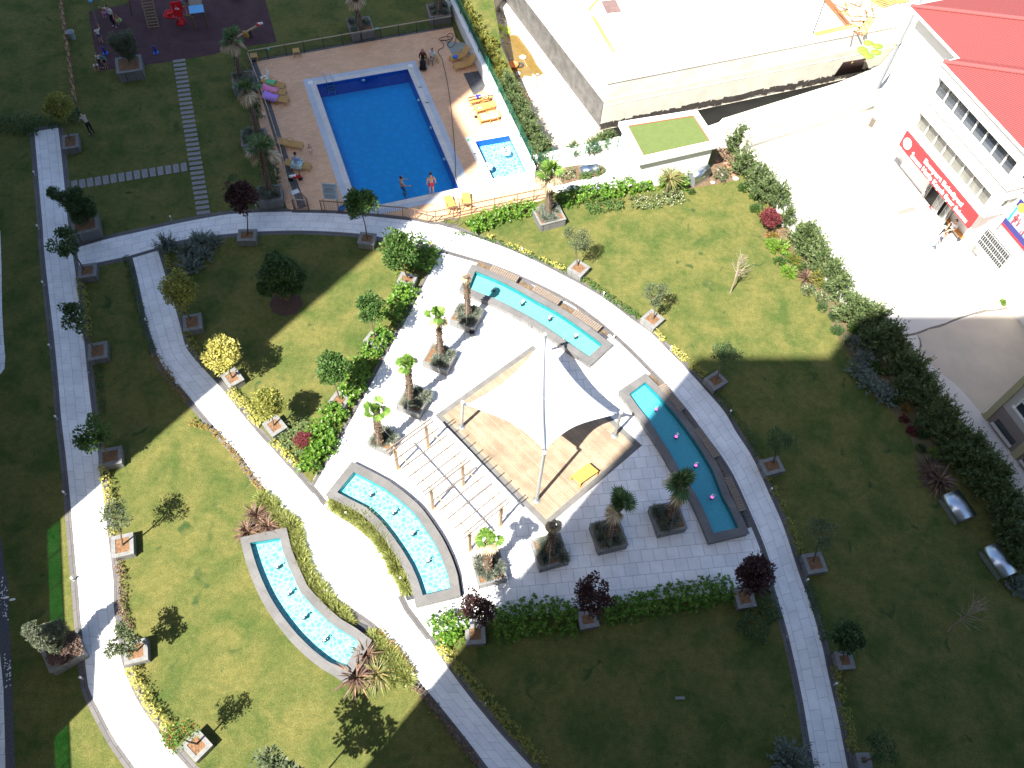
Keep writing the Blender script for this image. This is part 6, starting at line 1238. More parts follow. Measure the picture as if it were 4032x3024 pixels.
for t, x, y, r, k, lab in (('J', 590, 745, 70, 'silver', 'silver-blue shrub at the top of the shaded silver group'), ('J', 625, 830, 65, 'silver', 'second silver-blue shrub of the shaded silver group'), ('J', 590, 920, 70, 'silver', 'third silver-blue shrub of the shaded silver group'), ('J', 660, 1010, 75, 'silver', 'fourth silver-blue shrub of the shaded silver group'), ('J', 770, 1080, 85, 'silver', 'lowest and widest silver-blue shrub in the shade'),
      ('J', 700, 890, 75, 'green', 'round green bush above the silver shrubs'), ('J', 60, 110, 95, 'lime', 'bright lime bush at the sunny lawn edge, upper'), ('J', 20, 30, 70, 'gold', 'golden bush at the sunny lawn edge'), ('J', 155, 185, 75, 'flower', 'lime bush with red berries at the sunny lawn edge'), ('J', 130, 270, 75, 'lime', 'bright lime bush at the sunny lawn edge, lower'),
      ('J', 260, 390, 75, 'pale', 'pale flowering shrub above the lawn shade, upper'), ('J', 350, 440, 75, 'pale', 'pale flowering shrub above the lawn shade, lower'), ('J', 430, 560, 60, 'dark', 'dark shrub where the lawn shade begins, upper'), ('J', 450, 650, 60, 'dark', 'dark shrub where the lawn shade begins, middle'), ('J', 520, 720, 55, 'pale', 'pale stemmed shrub above the silver group'),
      ('J', 900, 1160, 55, 'gold', 'small golden shrub below the silver group'), ('J', 890, 1230, 50, 'red', 'dark red ground shrub, upper'), ('J', 940, 1310, 55, 'red', 'dark red ground shrub, lower'), ('J', 1095, 1450, 60, 'lime', 'bright green bush standing out in the shaded row'), ('J', 1000, 1420, 50, 'dark', 'small dark shrub at the shaded lawn edge'),
      ('D', 1050, 1210, 60, 'green', 'green bush at the top of the sunny lawn edge'), ('D', 1120, 1270, 50, 'green', 'second green bush at the top of the sunny lawn edge'), ('D', 1300, 1600, 60, 'gold', 'golden shrub above the lime bushes'), ('D', 710, 1235, 38, 'green', 'small round green shrub below the yucca corner'),
      ('O', 1625, 990, 80, 'silver', 'silvery plant at the right edge of the shaded lawn'), ('F', 1215, 290, 70, 'silver', 'silver spreading shrub at the fork of the paths, left'), ('F', 1310, 240, 75, 'silver', 'silver spreading shrub at the fork of the paths, upper'), ('F', 1390, 240, 60, 'silver', 'silver spreading shrub at the fork of the paths, right'), ('F', 1240, 400, 75, 'silver', 'silver spreading shrub at the fork of the paths, lower'), ('F', 1320, 330, 65, 'silver', 'silver spreading shrub at the fork of the paths, centre'),
      ('D', 1130, 1350, 62, 'green', 'green shrub left of the small dark red maple'), ('D', 1190, 1400, 50, 'sunny', 'olive shrub just above the dark red maple'), ('J', 215, 110, 60, 'green', 'green shrub between the lime bushes and the sunlit conifers'), ('J', 225, 240, 60, 'green', 'green shrub beside the bronze flax of the sunny edge'), ('J', 310, 320, 62, 'sunny', 'olive shrub between flax and the sunlit conifers'), ('J', 400, 380, 58, 'pale', 'pale shrub against the lowest sunlit conifers'), ('J', 350, 500, 50, 'dark', 'low dark shrub on the shadow line of the right lawn'), ('D', 1230, 1570, 55, 'lime', 'lime shrub under the dark red maple'), ('J', 70, 200, 60, 'green', 'green shrub below the upper lime bush'), ('J', 560, 640, 62, 'green', 'dim green shrub above the silver-blue group'), ('J', 820, 1120, 55, 'green', 'dim green shrub right of the lowest silver-blue one'), ('J', 1010, 1330, 60, 'dark', 'dark shrub beside the dark red ground shrubs'), ('J', 1080, 1520, 62, 'dark', 'dark shrub under the bright green bush'), ('O', 1130, 130, 60, 'dark', 'dark shrub at the edge of the shaded boundary bed'),
      ('J', 1540, 465, 38, 'lime', 'small yellow-green bush alone on the bright yard'), ('S', 190, 1530, 175, 'silver', 'large round blue-green shrub at the bottom edge of the picture')):
    bush(t, x, y, r, k, lab, z=.35, vs=.75 if k == 'silver' else .9)
HB2 = [(345, 30, 60), (400, 90, 65), (430, 150, 65), (470, 210, 60), (500, 270, 60), (540, 330, 55), (565, 250, 40), (600, 400, 50), (615, 460, 48), (655, 545, 52), (700, 600, 50), (690, 660, 48), (740, 690, 50), (720, 750, 50), (790, 770, 52), (770, 840, 50), (830, 860, 52), (860, 930, 52), (900, 960, 50), (870, 1010, 48)]
for i, (x, y, r) in enumerate(HB2):
    bush('C', x, y, r * 1.15, 'sunny' if i < 9 else 'conifer', 'green bush, number %s from the top, behind the wire fence of the pool' % ('one two three four five six seven eight nine ten eleven twelve thirteen fourteen fifteen sixteen seventeen eighteen nineteen twenty'.split()[i]), z=.7, cat='bush', group='bushes behind the pool wall', name='bush')
for i, (t, x, y, r) in enumerate((('D', 60, 940, 50), ('D', 120, 905, 50), ('D', 170, 880, 48), ('C', 1095, 950, 42))):
    bush(t, x, y, r, 'conifer', ('left', 'middle', 'right', 'separate small')[i] + ' green bush behind the low wall near the green roof', z=.7, cat='bush', name='bush')
# weeping blue conifer at the fork
bush('F', 1062, 225, 62, 'silver', 'tall weeping blue conifer at the fork of the paths', z=1.0, cat='conifer', name='weeping_conifer', vs=1.5)
# striped grass tufts
ST = [tuft_mesh('blades', 260, .34, .50, LM['stripe'], 70 + i, .013) for i in range(3)]
def along(t, q, n, words, grp, m, sc, seed, z=.2):
    l, _ = resample(smooth_line(WL(t, q, z)), n); rr = random.Random(seed)
    for i, p in enumerate(l):
        o = link('grass_tuft', rr.choice(m)); o.location = (p.x + rr.uniform(-.12, .12), p.y + rr.uniform(-.12, .12), 0); o.rotation_euler = (0, 0, rr.uniform(0, 6)); s_ = sc * rr.uniform(.8, 1.2); o.scale = (s_, s_, s_); tag(o, words, 'grass tuft', grp)
along('L', [(850, 460), (960, 520), (1080, 600), (1170, 690), (1230, 800), (1280, 900), (1330, 1000)], 30, 'striped yellow-green grass tuft between the path and the pergola fountain', 'striped grasses by the pergola fountain', ST, 1.05, 1)
along('L', [(890, 470), (1010, 560), (1110, 640), (1200, 740), (1270, 850)], 16, 'striped yellow-green grass tuft between the path and the pergola fountain', 'striped grasses by the pergola fountain', ST, .9, 5)
along('L', [(400, 430), (480, 520), (560, 600), (600, 720), (640, 860), (710, 980), (790, 1090), (870, 1175), (950, 1240)], 36, 'striped yellow-green grass tuft between the path and the lawn fountain', 'striped grasses by the lawn fountain', ST, 1.05, 2)
along('L', [(600, 640), (620, 780), (660, 900), (740, 1040), (840, 1140)], 16, 'striped yellow-green grass tuft between the path and the lawn fountain', 'striped grasses by the lawn fountain', ST, .95, 6)
along('Q', [(1040, 440), (1090, 530), (1180, 640), (1270, 750), (1340, 830)], 14, 'striped grass tuft in the bed below the lawn fountain', 'striped grasses below the lawn fountain', ST, 1.0, 3)
along('Q', [(1130, 560), (1200, 720), (1230, 820)], 7, 'striped grass tuft in the bed below the lawn fountain', 'striped grasses below the lawn fountain', ST, 1.0, 4)
rosette_hedge('hedge', smooth_line(WL('Q', [(1090, 400), (1200, 530), (1290, 640), (1400, 800)]), .3), .35, .35, LM['gold'], 141, dens=75, leaf=.07, nl=6, label='low reddish hedge edging the bed below the lawn fountain', group='low hedges along the paths')
# spiky plants
def spiky(name, n, L, w_, m, seed, up_=.55):
    rs = NR(seed); a = rs.rand(n) * 6.28; e = rs.rand(n); D1 = np.stack([np.cos(a) * (.35 + e * .8), np.sin(a) * (.35 + e * .8), np.ones(n) * (1.1 - e)], 1); D1 = unit(D1); LL = L * (.75 + .4 * rs.rand(n))[:, None]; P0 = np.zeros((n, 3)); P1 = D1 * LL * .6; D2 = unit(D1 * [1, 1, .2] + np.array([0, 0, -.25]) * e[:, None]); P2 = P1 + D2 * LL * .42
    S_ = unit(np.cross(D1, [0, 0, 1.0])) * w_; q = np.concatenate([np.stack([P0 - S_ * .6, P0 + S_ * .6, P1 + S_, P1 - S_], 1), np.stack([P1 - S_, P1 + S_, P2 + S_ * .12, P2 - S_ * .12], 1)]); me = quads(q, name); me.materials.append(m); return me
SPB = [spiky('blades', 75, 1.0, .028, leafmat('leaf_bronze', (0.05, 0.03, 0.025), (0.17, 0.10, 0.07), (0.32, 0.2, 0.12), .05), s) for s in (1, 2, 3)]; SPY = spiky('blades', 90, .95, .022, leafmat('leaf_yucca', (0.07, 0.09, 0.03), (0.25, 0.25, 0.09), (0.36, 0.22, 0.1), .1), 5)
for i, (t, x, y, s_, k, lab) in enumerate((('L', 345, 545, .85, 0, 'bronze spiky flax by the lawn fountain, top one'), ('L', 290, 645, .8, 0, 'bronze spiky flax by the lawn fountain, left one'), ('L', 420, 615, .85, 0, 'bronze spiky flax by the lawn fountain, right one'), ('Q', 985, 610, .95, 0, 'bronze spiky flax below the lawn fountain, top one'), ('Q', 890, 810, 1.15, 0, 'bronze spiky flax below the lawn fountain, left one'), ('Q', 1070, 775, 1.05, 1, 'yellow-striped spiky flax below the lawn fountain'),
                                  ('J', 240, 320, .85, 0, 'bronze spiky flax at the sunny lawn edge'), ('J', 1060, 1600, .8, 0, 'bronze spiky flax in the shaded boundary bed, upper'), ('O', 1100, 320, 1.1, 0, 'bronze spiky flax above the upper vent hood'), ('O', 1050, 230, .8, 0, 'bronze spiky flax in the shaded boundary bed, lower'))):
    p = W(t, x, y, .2); root = empty('spiky_flax', (p.x, p.y, 0), i, lab, 'plant', 'spiky flax plants'); o = link('blades', SPY if k else SPB[i % 3], root); o.scale = (s_,) * 3
p = W('D', 530, 1270); yr = empty('yucca', p.to_tuple(), 0, 'yellow-green yucca with a bare trunk rising from the hedge', 'plant'); c = fitz(*px('D', 562, 1170), p, .6, 2.0) - p
b = MB(); b.tube([(0, 0, 0), c * .5, c], [.1, .08, .07], 9); b.build('trunk', M_bark, yr); o = link('blades', SPY, yr); o.location = c; o.scale = (1.15, 1.15, .8)
# ================================================================== STEPPING STONES
M_slab = mat('stepping_slab', (0.27, 0.265, 0.27), 0.85, noise=0.25, nscale=3)
def slabs(n, fa, words, grp):
    base = None
    for i in range(n):
        t, a, c, wd = fa(i); A_, B_ = W(t, *a), W(t, *c); m_ = (A_ + B_) / 2; d = B_ - A_
        if base is None: b = MB(); b.box((0, 0, .012), (1, wd, .024)); o = b.build('stepping_stone', M_slab, bevel=.004); base = o
        else: o = base.copy(); COL.objects.link(o)
        o.location = (m_.x, m_.y, 0); o.rotation_euler = (0, 0, math.atan2(d.y, d.x)); o.scale = (d.length, 1, 1); tag(o, words, 'stepping stone', grp)
def long_row(i):
    k = i / 33; y = 398 + (1390 - 398) * (k * .9 + .1 * k * k) ; x0 = 1130 + (1285 - 1130) * (y - 398) / 992; wd_ = 79 + 9 * k
    return 'A', (x0, y + 5), (x0 + wd_, y - 6 - 2 * k), .27
slabs(34, long_row, 'grey rectangular stepping stone in the long row from the playground to the path', 'stepping stones of the long row')
def short_row(i): x = 487 + (1201 - 487) * i / 14; y = 1208 + (1092 - 1208) * i / 14; return 'A', (x - 4, y - 27), (x + 5, y + 28), .36
slabs(15, short_row, 'grey rectangular stepping stone in the short row towards the left path', 'stepping stones of the short row')
# ================================================================== BOLLARD LIGHTS
BL = [('F', 255, 168), ('F', 290, 535), ('F', 333, 945), ('F', 375, 1410), ('F', 578, 1107), ('F', 960, 778), ('F', 1232, 952), ('F', 1162, 1192), ('K', 428, 408), ('K', 483, 970), ('K', 540, 1615), ('A', 232, 1145), ('A', 445, 1288), ('L', 575, 208), ('L', 524, 503), ('L', 812, 1050), ('L', 1290, 970), ('L', 936, 543), ('H', 590, 152), ('H', 1122, 440), ('H', 1560, 792), ('H', 1187, 722), ('I', 950, 1208), ('N', 1050, 386), ('N', 1283, 978), ('N', 1160, 1340), ('S', 560, 878), ('S', 350, 1450), ('M', 514, 1617), ('Q', 1388, 797), ('L', 165, 80), ('B', 237, 768), ('B', 313, 1048), ('F', 1120, 108), ('B', 182, 1358), ('H', 855, 745)]
bo = None
for i, (t, x, y) in enumerate(BL):
    p = W(t, x, y)
    if bo is None:
        bo = empty('bollard_light', p.to_tuple()); b = MB(); b.tube([(0, 0, 0), (0, 0, .34)], .035, 8); b.build('post', M_galv, bo); b = MB(); b.tube([(0, 0, .30), (0, 0, .46)], .065, 12); b.build('lamp_head', M_white, bo); b = MB(); b.box((0, 0, .01), (.14, .14, .02)); b.build('foot', M_galv, bo); o = bo
    else: o = copy_tree(bo); o.location = p
    o.scale = (.75, .75, .75); side = 'shaded' if t in 'AFNSB' else 'sunny'; tag(o, 'small white bollard light at the %s path edge' % side, 'bollard light', 'bollard lights along the %s paths' % side)
# ================================================================== PEOPLE
SKIN = mat('skin', (0.50, 0.30, 0.20), 0.55); HAIR = mat('dark_hair', (0.02, 0.015, 0.012), 0.5)
def cloth(n, c): return mat('cloth_' + n, c, 0.85)
WH, BK, NV = cloth('white', (.75, .75, .75)), cloth('black', (.012, .012, .014)), cloth('denim', (.06, .10, .20))
POSES = {  # joints for a 1.75 m body facing +Y, x to the right: hip, chest, neck, head; per side shoulder, elbow, wrist, knee, ankle, toe
 'stand': dict(hip=(0, 0, .92), chest=(0, .01, 1.25), neck=(0, .01, 1.47), head=(0, .03, 1.63), sh=(.19, 0, 1.40), el=(.25, -.02, 1.12), wr=(.27, .08, .87), hj=(.09, 0, .90), kn=(.10, .03, .49), an=(.11, -.01, .08), toe=(.13, .16, .03)),
 'wade': dict(hip=(0, 0, .92), chest=(0, .01, 1.25), neck=(0, .01, 1.47), head=(0, .03, 1.63), sh=(.19, 0, 1.40), el=(.28, .12, 1.16), wr=(.30, .38, 1.10), hj=(.09, 0, .90), kn=(.11, .22, .55), an=(.11, .10, .12), toe=(.13, .26, .06)),
 'walk': dict(hip=(0, 0, .90), chest=(0, .03, 1.23), neck=(0, .05, 1.45), head=(0, .09, 1.61), sh=(.19, .03, 1.38), el=(.24, .10, 1.12), wr=(.22, .28, 1.02), hj=(.09, 0, .88), kn=(.10, .18, .50), an=(.10, .20, .08), toe=(.11, .37, .03), knL=(.10, -.05, .48), anL=(.10, -.32, .14), toeL=(.11, -.18, .04), wrL=(.26, -.22, .95), elL=(.25, -.08, 1.10)),
 'sit': dict(hip=(0, 0, .50), chest=(0, .02, .82), neck=(0, .03, 1.03), head=(0, .08, 1.18), sh=(.19, .02, .96), el=(.24, .06, .70), wr=(.12, .30, .62), hj=(.10, 0, .50), kn=(.15, .44, .50), an=(.16, .50, .09), toe=(.18, .68, .03)),
 'crouch': dict(hip=(0, -.10, .26), chest=(0, .08, .55), neck=(0, .14, .74), head=(0, .22, .87), sh=(.17, .12, .68), el=(.22, .28, .48), wr=(.14, .42, .36), hj=(.09, -.08, .26), kn=(.17, .30, .46), an=(.15, .02, .09), toe=(.17, .20, .03)),
 'lean': dict(hip=(0, 0, .90), chest=(0, .16, 1.20), neck=(0, .26, 1.38), head=(0, .36, 1.48), sh=(.18, .22, 1.32), el=(.24, .34, 1.06), wr=(.18, .52, .92), hj=(.09, 0, .88), kn=(.10, .05, .48), an=(.11, 0, .08), toe=(.13, .17, .03)),
 'lie': dict(hip=(0, 0, .12), chest=(0, -.34, .15), neck=(0, -.56, .19), head=(0, -.72, .24), sh=(.19, -.50, .15), el=(.34, -.36, .12), wr=(.22, -.12, .20), hj=(.09, .03, .12), kn=(.12, .45, .17), an=(.13, .86, .08), toe=(.15, .92, .20)),
 'push': dict(hip=(0, 0, .90), chest=(0, .04, 1.24), neck=(0, .07, 1.45), head=(0, .12, 1.60), sh=(.19, .05, 1.38), el=(.30, .24, 1.40), wr=(.28, .40, 1.60), hj=(.09, 0, .88), kn=(.10, .08, .48), an=(.12, -.05, .08), toe=(.14, .12, .03), elL=(.25, .02, 1.10), wrL=(.27, .10, .86))}
RADS = dict(hip=.125, chest=.135, neck=.055, hj=.09, sh=.062, el=.042, wr=.028, kn=.056, an=.040, toe=.034)
def person(label, foot, heading, pose, hs=1.0, top=WH, bottom=BK, shoes=None, hair=HAIR, z=0.0, scarf=None, skirt=None, hat=None, arms=True, loc=None):
    p = POSES[pose]; base = foot if loc is None else loc; root = empty('person', (base.x, base.y, z), heading, label, 'person'); me = bpy.data.meshes.new('body'); vs, es, rad, mi = [], [], [], []
    def add(v, r, parent, m):
        vs.append(Vector(v) * hs); rad.append(r * hs); mi.append(m)
        if parent is not None: es.append((parent, len(vs) - 1))
        return len(vs) - 1
    T, B_, SK, SH = 0, 1, 2, 3
    hip = add(p['hip'], RADS['hip'], None, B_); mid = add(Vector(p['hip']).lerp(Vector(p['chest']), .5), .115, hip, T); ch = add(p['chest'], RADS['chest'], mid, T); nk = add(p['neck'], RADS['neck'], ch, SK)
    hv = Vector(p['head']) - Vector(p['neck']); hd = add(Vector(p['head']) - hv * .15, .078, nk, SK); add(Vector(p['head']) + hv * .45, .085, hd, SK); add(Vector(p['head']) + hv * .9, .06, len(vs) - 1, SK)
    add(Vector(p['head']) + Vector((0, .10, 0)), .014, hd, SK)      # nose
    for sx, suf in ((1, ''), (-1, 'L')):
        g = lambda k: Vector((p.get(k + suf, p[k])[0] * sx, p.get(k + suf, p[k])[1], p.get(k + suf, p[k])[2]))
        sh = add(g('sh'), RADS['sh'], ch, T); el = add(g('el'), RADS['el'], sh, SK if arms else T); wr = add(g('wr'), RADS['wr'], el, SK)
        d = (g('wr') - g('el')).normalized(); pm = add(g('wr') + d * .07, .030, wr, SK); s_ = d.cross(Vector((0, 1, 0.2))).normalized()
        for k in range(4):
            f0 = add(g('wr') + d * .115 + s_ * (.020 * (k - 1.5)), .0085, pm, SK); add(g('wr') + d * (.165 + .012 * (1.5 - abs(k - 1.5))) + s_ * (.024 * (k - 1.5)) + Vector((0, .018, -.01)), .0075, f0, SK)
        t0 = add(g('wr') + d * .055 + s_ * .045, .010, wr, SK); add(g('wr') + d * .10 + s_ * .062, .0085, t0, SK)
        hj = add(g('hj'), RADS['hj'], hip, B_); kn = add(g('kn'), RADS['kn'], hj, B_ if bottom_long(bottom) else SK); an = add(g('an'), RADS['an'], kn, B_ if bottom_long(bottom) else SK); add(g('toe'), RADS['toe'], an, SH)
    me.from_pydata(vs, es, []); me.update(); o = link('body', me, root)
    sk_ = o.modifiers.new('skin', 'SKIN'); ly = me.skin_vertices[0].data
    for i, r_ in enumerate(rad): ly[i].radius = (r_, r_ * (.72 if i in (hip, mid, ch) else 1.0))
    ly[hip].use_root = True; sb = o.modifiers.new('sub', 'SUBSURF'); sb.levels = 1; sb.render_levels = 1
    bpy.context.view_layer.update(); dg = bpy.context.evaluated_depsgraph_get(); m2 = bpy.data.meshes.new_from_object(o.evaluated_get(dg)); o.modifiers.clear(); o.data = m2; m2.name = 'body'
    m2.materials.clear()
    for m_ in (top, bottom[0], SKIN, shoes or SKIN): m2.materials.append(m_)
    A = np.array([list(v) for v in vs])
    seg = [(np.array(vs[a]), np.array(vs[b]), a, b) for a, b in es]
    for f in m2.polygons:
        c = np.array(f.center); best = (1e9, 0)
        for a, b, ia, ib in seg:
            ab = b - a; t = max(0, min(1, float((c - a) @ ab / max(1e-9, ab @ ab)))); dd = float(np.linalg.norm(a + ab * t - c))
            if dd < best[0]:
                m_ = mi[ia] if t < .5 else mi[ib]
                if mi[ib] == SK and mi[ia] in (T, B_) : m_ = mi[ia] if t < .6 else SK
                if top is SKIN and m_ == T: m_ = SK
                best = (dd, m_)
        f.material_index = best[1]; f.use_smooth = True
    hc = Vector(p['head']) * hs; b = MB(); q = hv.normalized(); b.ball(hc + q * .05 * hs - Vector((0, .022, 0)) * hs, .098 * hs, 2, (1, 1.02, 1.0)); b.build('hair', scarf or hair, root, smooth=True)
    b = MB()
    for sx in (-1, 1): b.ball(hc + Vector((sx * .032, .082, .01)) * hs, .012 * hs, 1)
    b.build('eyes', BK, root); b = MB(); b.ball(hc + Vector((0, .083, -.045)) * hs, .018 * hs, 1, (1.2, .5, .35)); b.build('mouth', cloth('lip', (.35, .1, .08)), root)
    if scarf: b = MB(); b.ball(Vector(p['neck']) * hs + Vector((0, .02, -.03)) * hs, .17 * hs, 2, (1.15, .9, .8)); b.build('headscarf', scarf, root, smooth=True)
    if skirt:
        b = MB(); h0 = Vector(p['hip']) * hs; k0_ = Vector((0, p['kn'][1], p['kn'][2])) * hs; a0 = Vector((0, p['an'][1] + .02, .1)) * hs; b.tube([h0 + Vector((0, 0, .12)), h0, k0_, a0], [.14 * hs, .19 * hs, .22 * hs, .27 * hs], 14); b.build('skirt', skirt, root, smooth=True)
    if hat: b = MB(); b.lathe([(0, .13), (.10, .12), (.12, .04), (.24, .02), (.24, .0), (0, 0)], hc + q * .05, 16); b.build('hat', hat, root)
    return root
def bottom_long(bt): return bt[1]
LONG = lambda m: (m, True)
SHORT = lambda m: (m, False)
def face_to(t, a, c): A_, B_ = W(t, *a), W(t, *c); return math.atan2((B_ - A_).y, (B_ - A_).x) - math.pi / 2
RED = cloth('red', (.55, .03, .04)); LB = cloth('light_blue', (.28, .45, .75)); GY = cloth('grey', (.14, .15, .18)); MAR = cloth('maroon', (.10, .02, .025)); TEAL = cloth('teal', (.03, .30, .36))
SC = 1.04
person('man in red swim shorts standing at the lower edge of the big pool', W('B', 1328, 1272), R(20), 'stand', SC, SKIN, SHORT(RED), z=0.014)
person('man with dark hair sitting half under water in the big pool', W('B', 1135, 1275, -.75), R(-60), 'wade', SC, SKIN, SHORT(NV), z=-.95)
person('woman in a black dress and maroon headscarf sitting above the pool corner', W('B', 1272, 425), R(185), 'sit', 1.02, BK, LONG(BK), z=0.0, scarf=MAR, skirt=BK, arms=False)
person('girl in a light blue shirt and grey trousers sitting on a tan stool', W('B', 1335, 405), R(165), 'sit', .9, cloth('pale_blue', (.45, .65, .75)), LONG(GY), WH)
person('toddler in white nappy standing on the pool deck by the lounger', W('B', 538, 1010), R(200), 'stand', .50, SKIN, SHORT(WH))
person('man in a light blue shirt sitting on a lounger at the left of the pool', W('B', 450, 1092, .1), R(-10), 'sit', SC, LB, LONG(cloth('pale_towel', (.45, .6, .7))), z=-.08)
person('sunbather in blue shorts and a white sun hat lying on a sunlit lounger', W('C', 480, 640, .35), face_to('C', (500, 640), (410, 655)), 'lie', SC, SKIN, SHORT(cloth('royal_blue', (.02, .03, .35))), z=.36, hat=WH)
person('child sitting in an inflatable ring in the small pool', W('C', 645, 990), R(85), 'sit', .62, cloth('green_swim', (.25, .5, .3)), SHORT(NV), z=-.42)
person('adult in a white shirt and black trousers pushing the playground swings', W('A', 755, 172), R(160), 'push', SC, WH, LONG(BK), WH)
person('child in a white shirt holding the leg of the swing frame', W('A', 665, 280), R(20), 'push', .72, WH, SHORT(NV), WH)
person('child in a white shirt with a red print standing by the playground', W('A', 668, 440), R(190), 'stand', .68, WH, LONG(BK), WH)
person('child in a teal shirt standing beside the one in white', W('A', 700, 445), R(175), 'stand', .68, TEAL, SHORT(BK))
person('child in white crouching at the corner of the rubber floor', W('A', 640, 455), R(200), 'crouch', .72, WH, LONG(cloth('mauve', (.2, .12, .13))))
person('small child in a white shirt sitting at the top of the red slide', W('A', 1158, 65, 1.5), R(180), 'sit', .62, WH, LONG(GY), z=1.05)
person('toddler in pink in the blue bucket swing', W('A', 690, 92, .5), R(180), 'sit', .5, cloth('pink', (.6, .15, .25)), LONG(cloth('pink2', (.6, .2, .35))), z=.42)
person('toddler in red in the red and green bucket swing', W('A', 775, 138, .5), R(180), 'sit', .5, cloth('coral', (.5, .12, .1)), SHORT(cloth('lightg', (.3, .6, .2))), z=.42)
person('woman in a pale knit top and black trousers leaning forward on the lawn', W('A', 608, 880), R(60), 'lean', SC, cloth('pale_knit', (.38, .33, .30)), LONG(BK), WH)
person('person in a white shirt and dark trousers sitting on the orange bench', W('E', 1160, 1530), R(120), 'sit', SC, WH, LONG(BK))
person('person in a dark vest and jeans walking across the bright yard', W('x', 705, 375), R(-150), 'walk', SC, cloth('dark_vest', (.06, .07, .11)), LONG(cloth('pale_jeans', (.25, .33, .45))), cloth('sand_shoe', (.4, .32, .15)), hair=cloth('auburn', (.14, .05, .02)))
# ================================================================== POOL FURNITURE
def lounger_proto(L, back):
    r = empty('sun_lounger'); hx = L * .62; W_ = .62; H_ = .33
    b = MB()
    for i in range(9): b.box((hx * (i + .5) / 9, 0, H_ + .015 * math.sin(i * .6)), (hx / 9 * .8, W_ - .1, .03))
    for s in (-1, 1): b.beam((0, s * (W_ / 2 - .03), H_ - .01), (hx, s * (W_ / 2 - .03), H_ - .01), .05, .06)
    b.build('seat', M_resin, r); b = MB(); bl_ = L - hx; ca, sa = math.cos(back), math.sin(back)
    for i in range(7):
        k = (i + .5) / 7 * bl_; X = Matrix.Translation((hx + k * ca, 0, H_ + k * sa)) @ Matrix.Rotation(-back, 4, 'Y'); b.box((0, 0, 0), (bl_ / 7 * .82, W_ - .1, .03), 0, X)
    for s in (-1, 1): b.beam((hx, s * (W_ / 2 - .04), H_), (hx + bl_ * ca, s * (W_ / 2 - .04), H_ + bl_ * sa), .05, .05)
    b.build('backrest', M_resin, r)
    for s in (-1, 1):
        b = MB(); b.tube([(hx * .55, s * W_ / 2, H_), (hx * .72, s * (W_ / 2 + .03), H_ + .2), (hx * 1.0, s * (W_ / 2 + .03), H_ + .22), (hx * 1.2, s * W_ / 2, H_ - .05)], .022, 6); b.build('armrest', M_resin, r)
        for x0, x1 in ((.12, .04), (hx * .75, hx * .66), (hx * 1.15, hx * 1.28)): b = MB(); b.beam((x0, s * (W_ / 2 - .05), H_), (x1, s * (W_ / 2 - .03), 0), .05, .05, Vector((0, 1, 0))); b.build('leg', M_resin, r)
    return r
LF = lounger_proto(1.85, R(14)); LU = lounger_proto(1.85, R(52)); LF['label'] = LU['label'] = 'x'
LGS = [(LF, 'B', (368, 585), (232, 552), 'tan lounger with a green towel, uppermost of three on the left'), (LF, 'B', (378, 630), (228, 600), 'tan lounger with a pink towel, middle of three on the left'), (LF, 'B', (393, 678), (238, 650), 'tan lounger with a purple towel, lowest of three on the left'),
       (LF, 'B', (487, 972), (335, 950), 'empty tan lounger beside the toddler'), (LF, 'B', (540, 1108), (378, 1090), 'tan lounger carrying the man in the light blue shirt'), (LU, 'C', (287, 410), (420, 362), 'raised tan lounger with a blue bag near the white wall'), (LU, 'C', (312, 458), (462, 425), 'raised empty tan lounger near the white wall'),
       (LF, 'C', (410, 680), (565, 648), 'sunlit tan lounger under the sunbather'), (LF, 'C', (445, 738), (598, 700), 'sunlit tan lounger with black and white things on it'), (LF, 'C', (470, 800), (628, 770), 'sunlit tan lounger with a blue striped towel'), (LU, 'C', (268, 1300), (305, 1400), 'tan lounger facing the railing, left one of two'), (LU, 'C', (388, 1278), (392, 1390), 'tan lounger facing the railing, right one of two')]
first = {LF: True, LU: True}; LGO = []
for pr, t, a, c, lab in LGS:
    A_, B_ = W(t, *a), W(t, *c); d = B_ - A_
    if first[pr]: o = pr; first[pr] = False
    else: o = copy_tree(pr)
    o.location = (A_.x, A_.y, 0.006); o.rotation_euler = (0, 0, math.atan2(d.y, d.x)); k = max(.88, min(1.0, d.length / 1.8)); o.scale = (k, k, k); tag(o, lab, 'sun lounger', 'sun loungers round the pool'); LGO.append((o, A_, d.normalized()))
def towel(i, m, label, s0, s1_, w_=.5, name='towel'):
    o, A_, d = LGO[i]; b = MB(); sd_ = Vector((-d.y, d.x, 0)); rr = random.Random(i); n = 8; g = [[b.b.verts.new(d * (s0 + (s1_ - s0) * x / n) + sd_ * (w_ * (y / 4 - .5)) + Vector((0, 0, .385 + rr.uniform(0, .03) + max(0, (s0 + (s1_ - s0) * x / n) - 1.1) * .26 - (.10 if y in (0, 4) else 0)))) for y in range(5)] for x in range(n + 1)]
    for x in range(n):
        for y in range(4): b.b.faces.new((g[x][y], g[x + 1][y], g[x + 1][y + 1], g[x][y + 1]))
    q = b.build(name, m, smooth=True); q.location = A_; md = q.modifiers.new('s', 'SOLIDIFY'); md.thickness = .01; tag(q, label, name)
towel(0, cloth('towel_green', (.12, .5, .25)), 'green towel on the uppermost left lounger', .65, 1.25, .6); towel(1, mat('towel_pink', (.75, .06, .35), .9, col2=(.7, .4, .5), nscale=5), 'bright pink patterned towel on the middle left lounger', .55, 1.65, .7); towel(2, cloth('towel_purple', (.42, .25, .72)), 'purple towel on the lowest left lounger', .7, 1.7, .75)
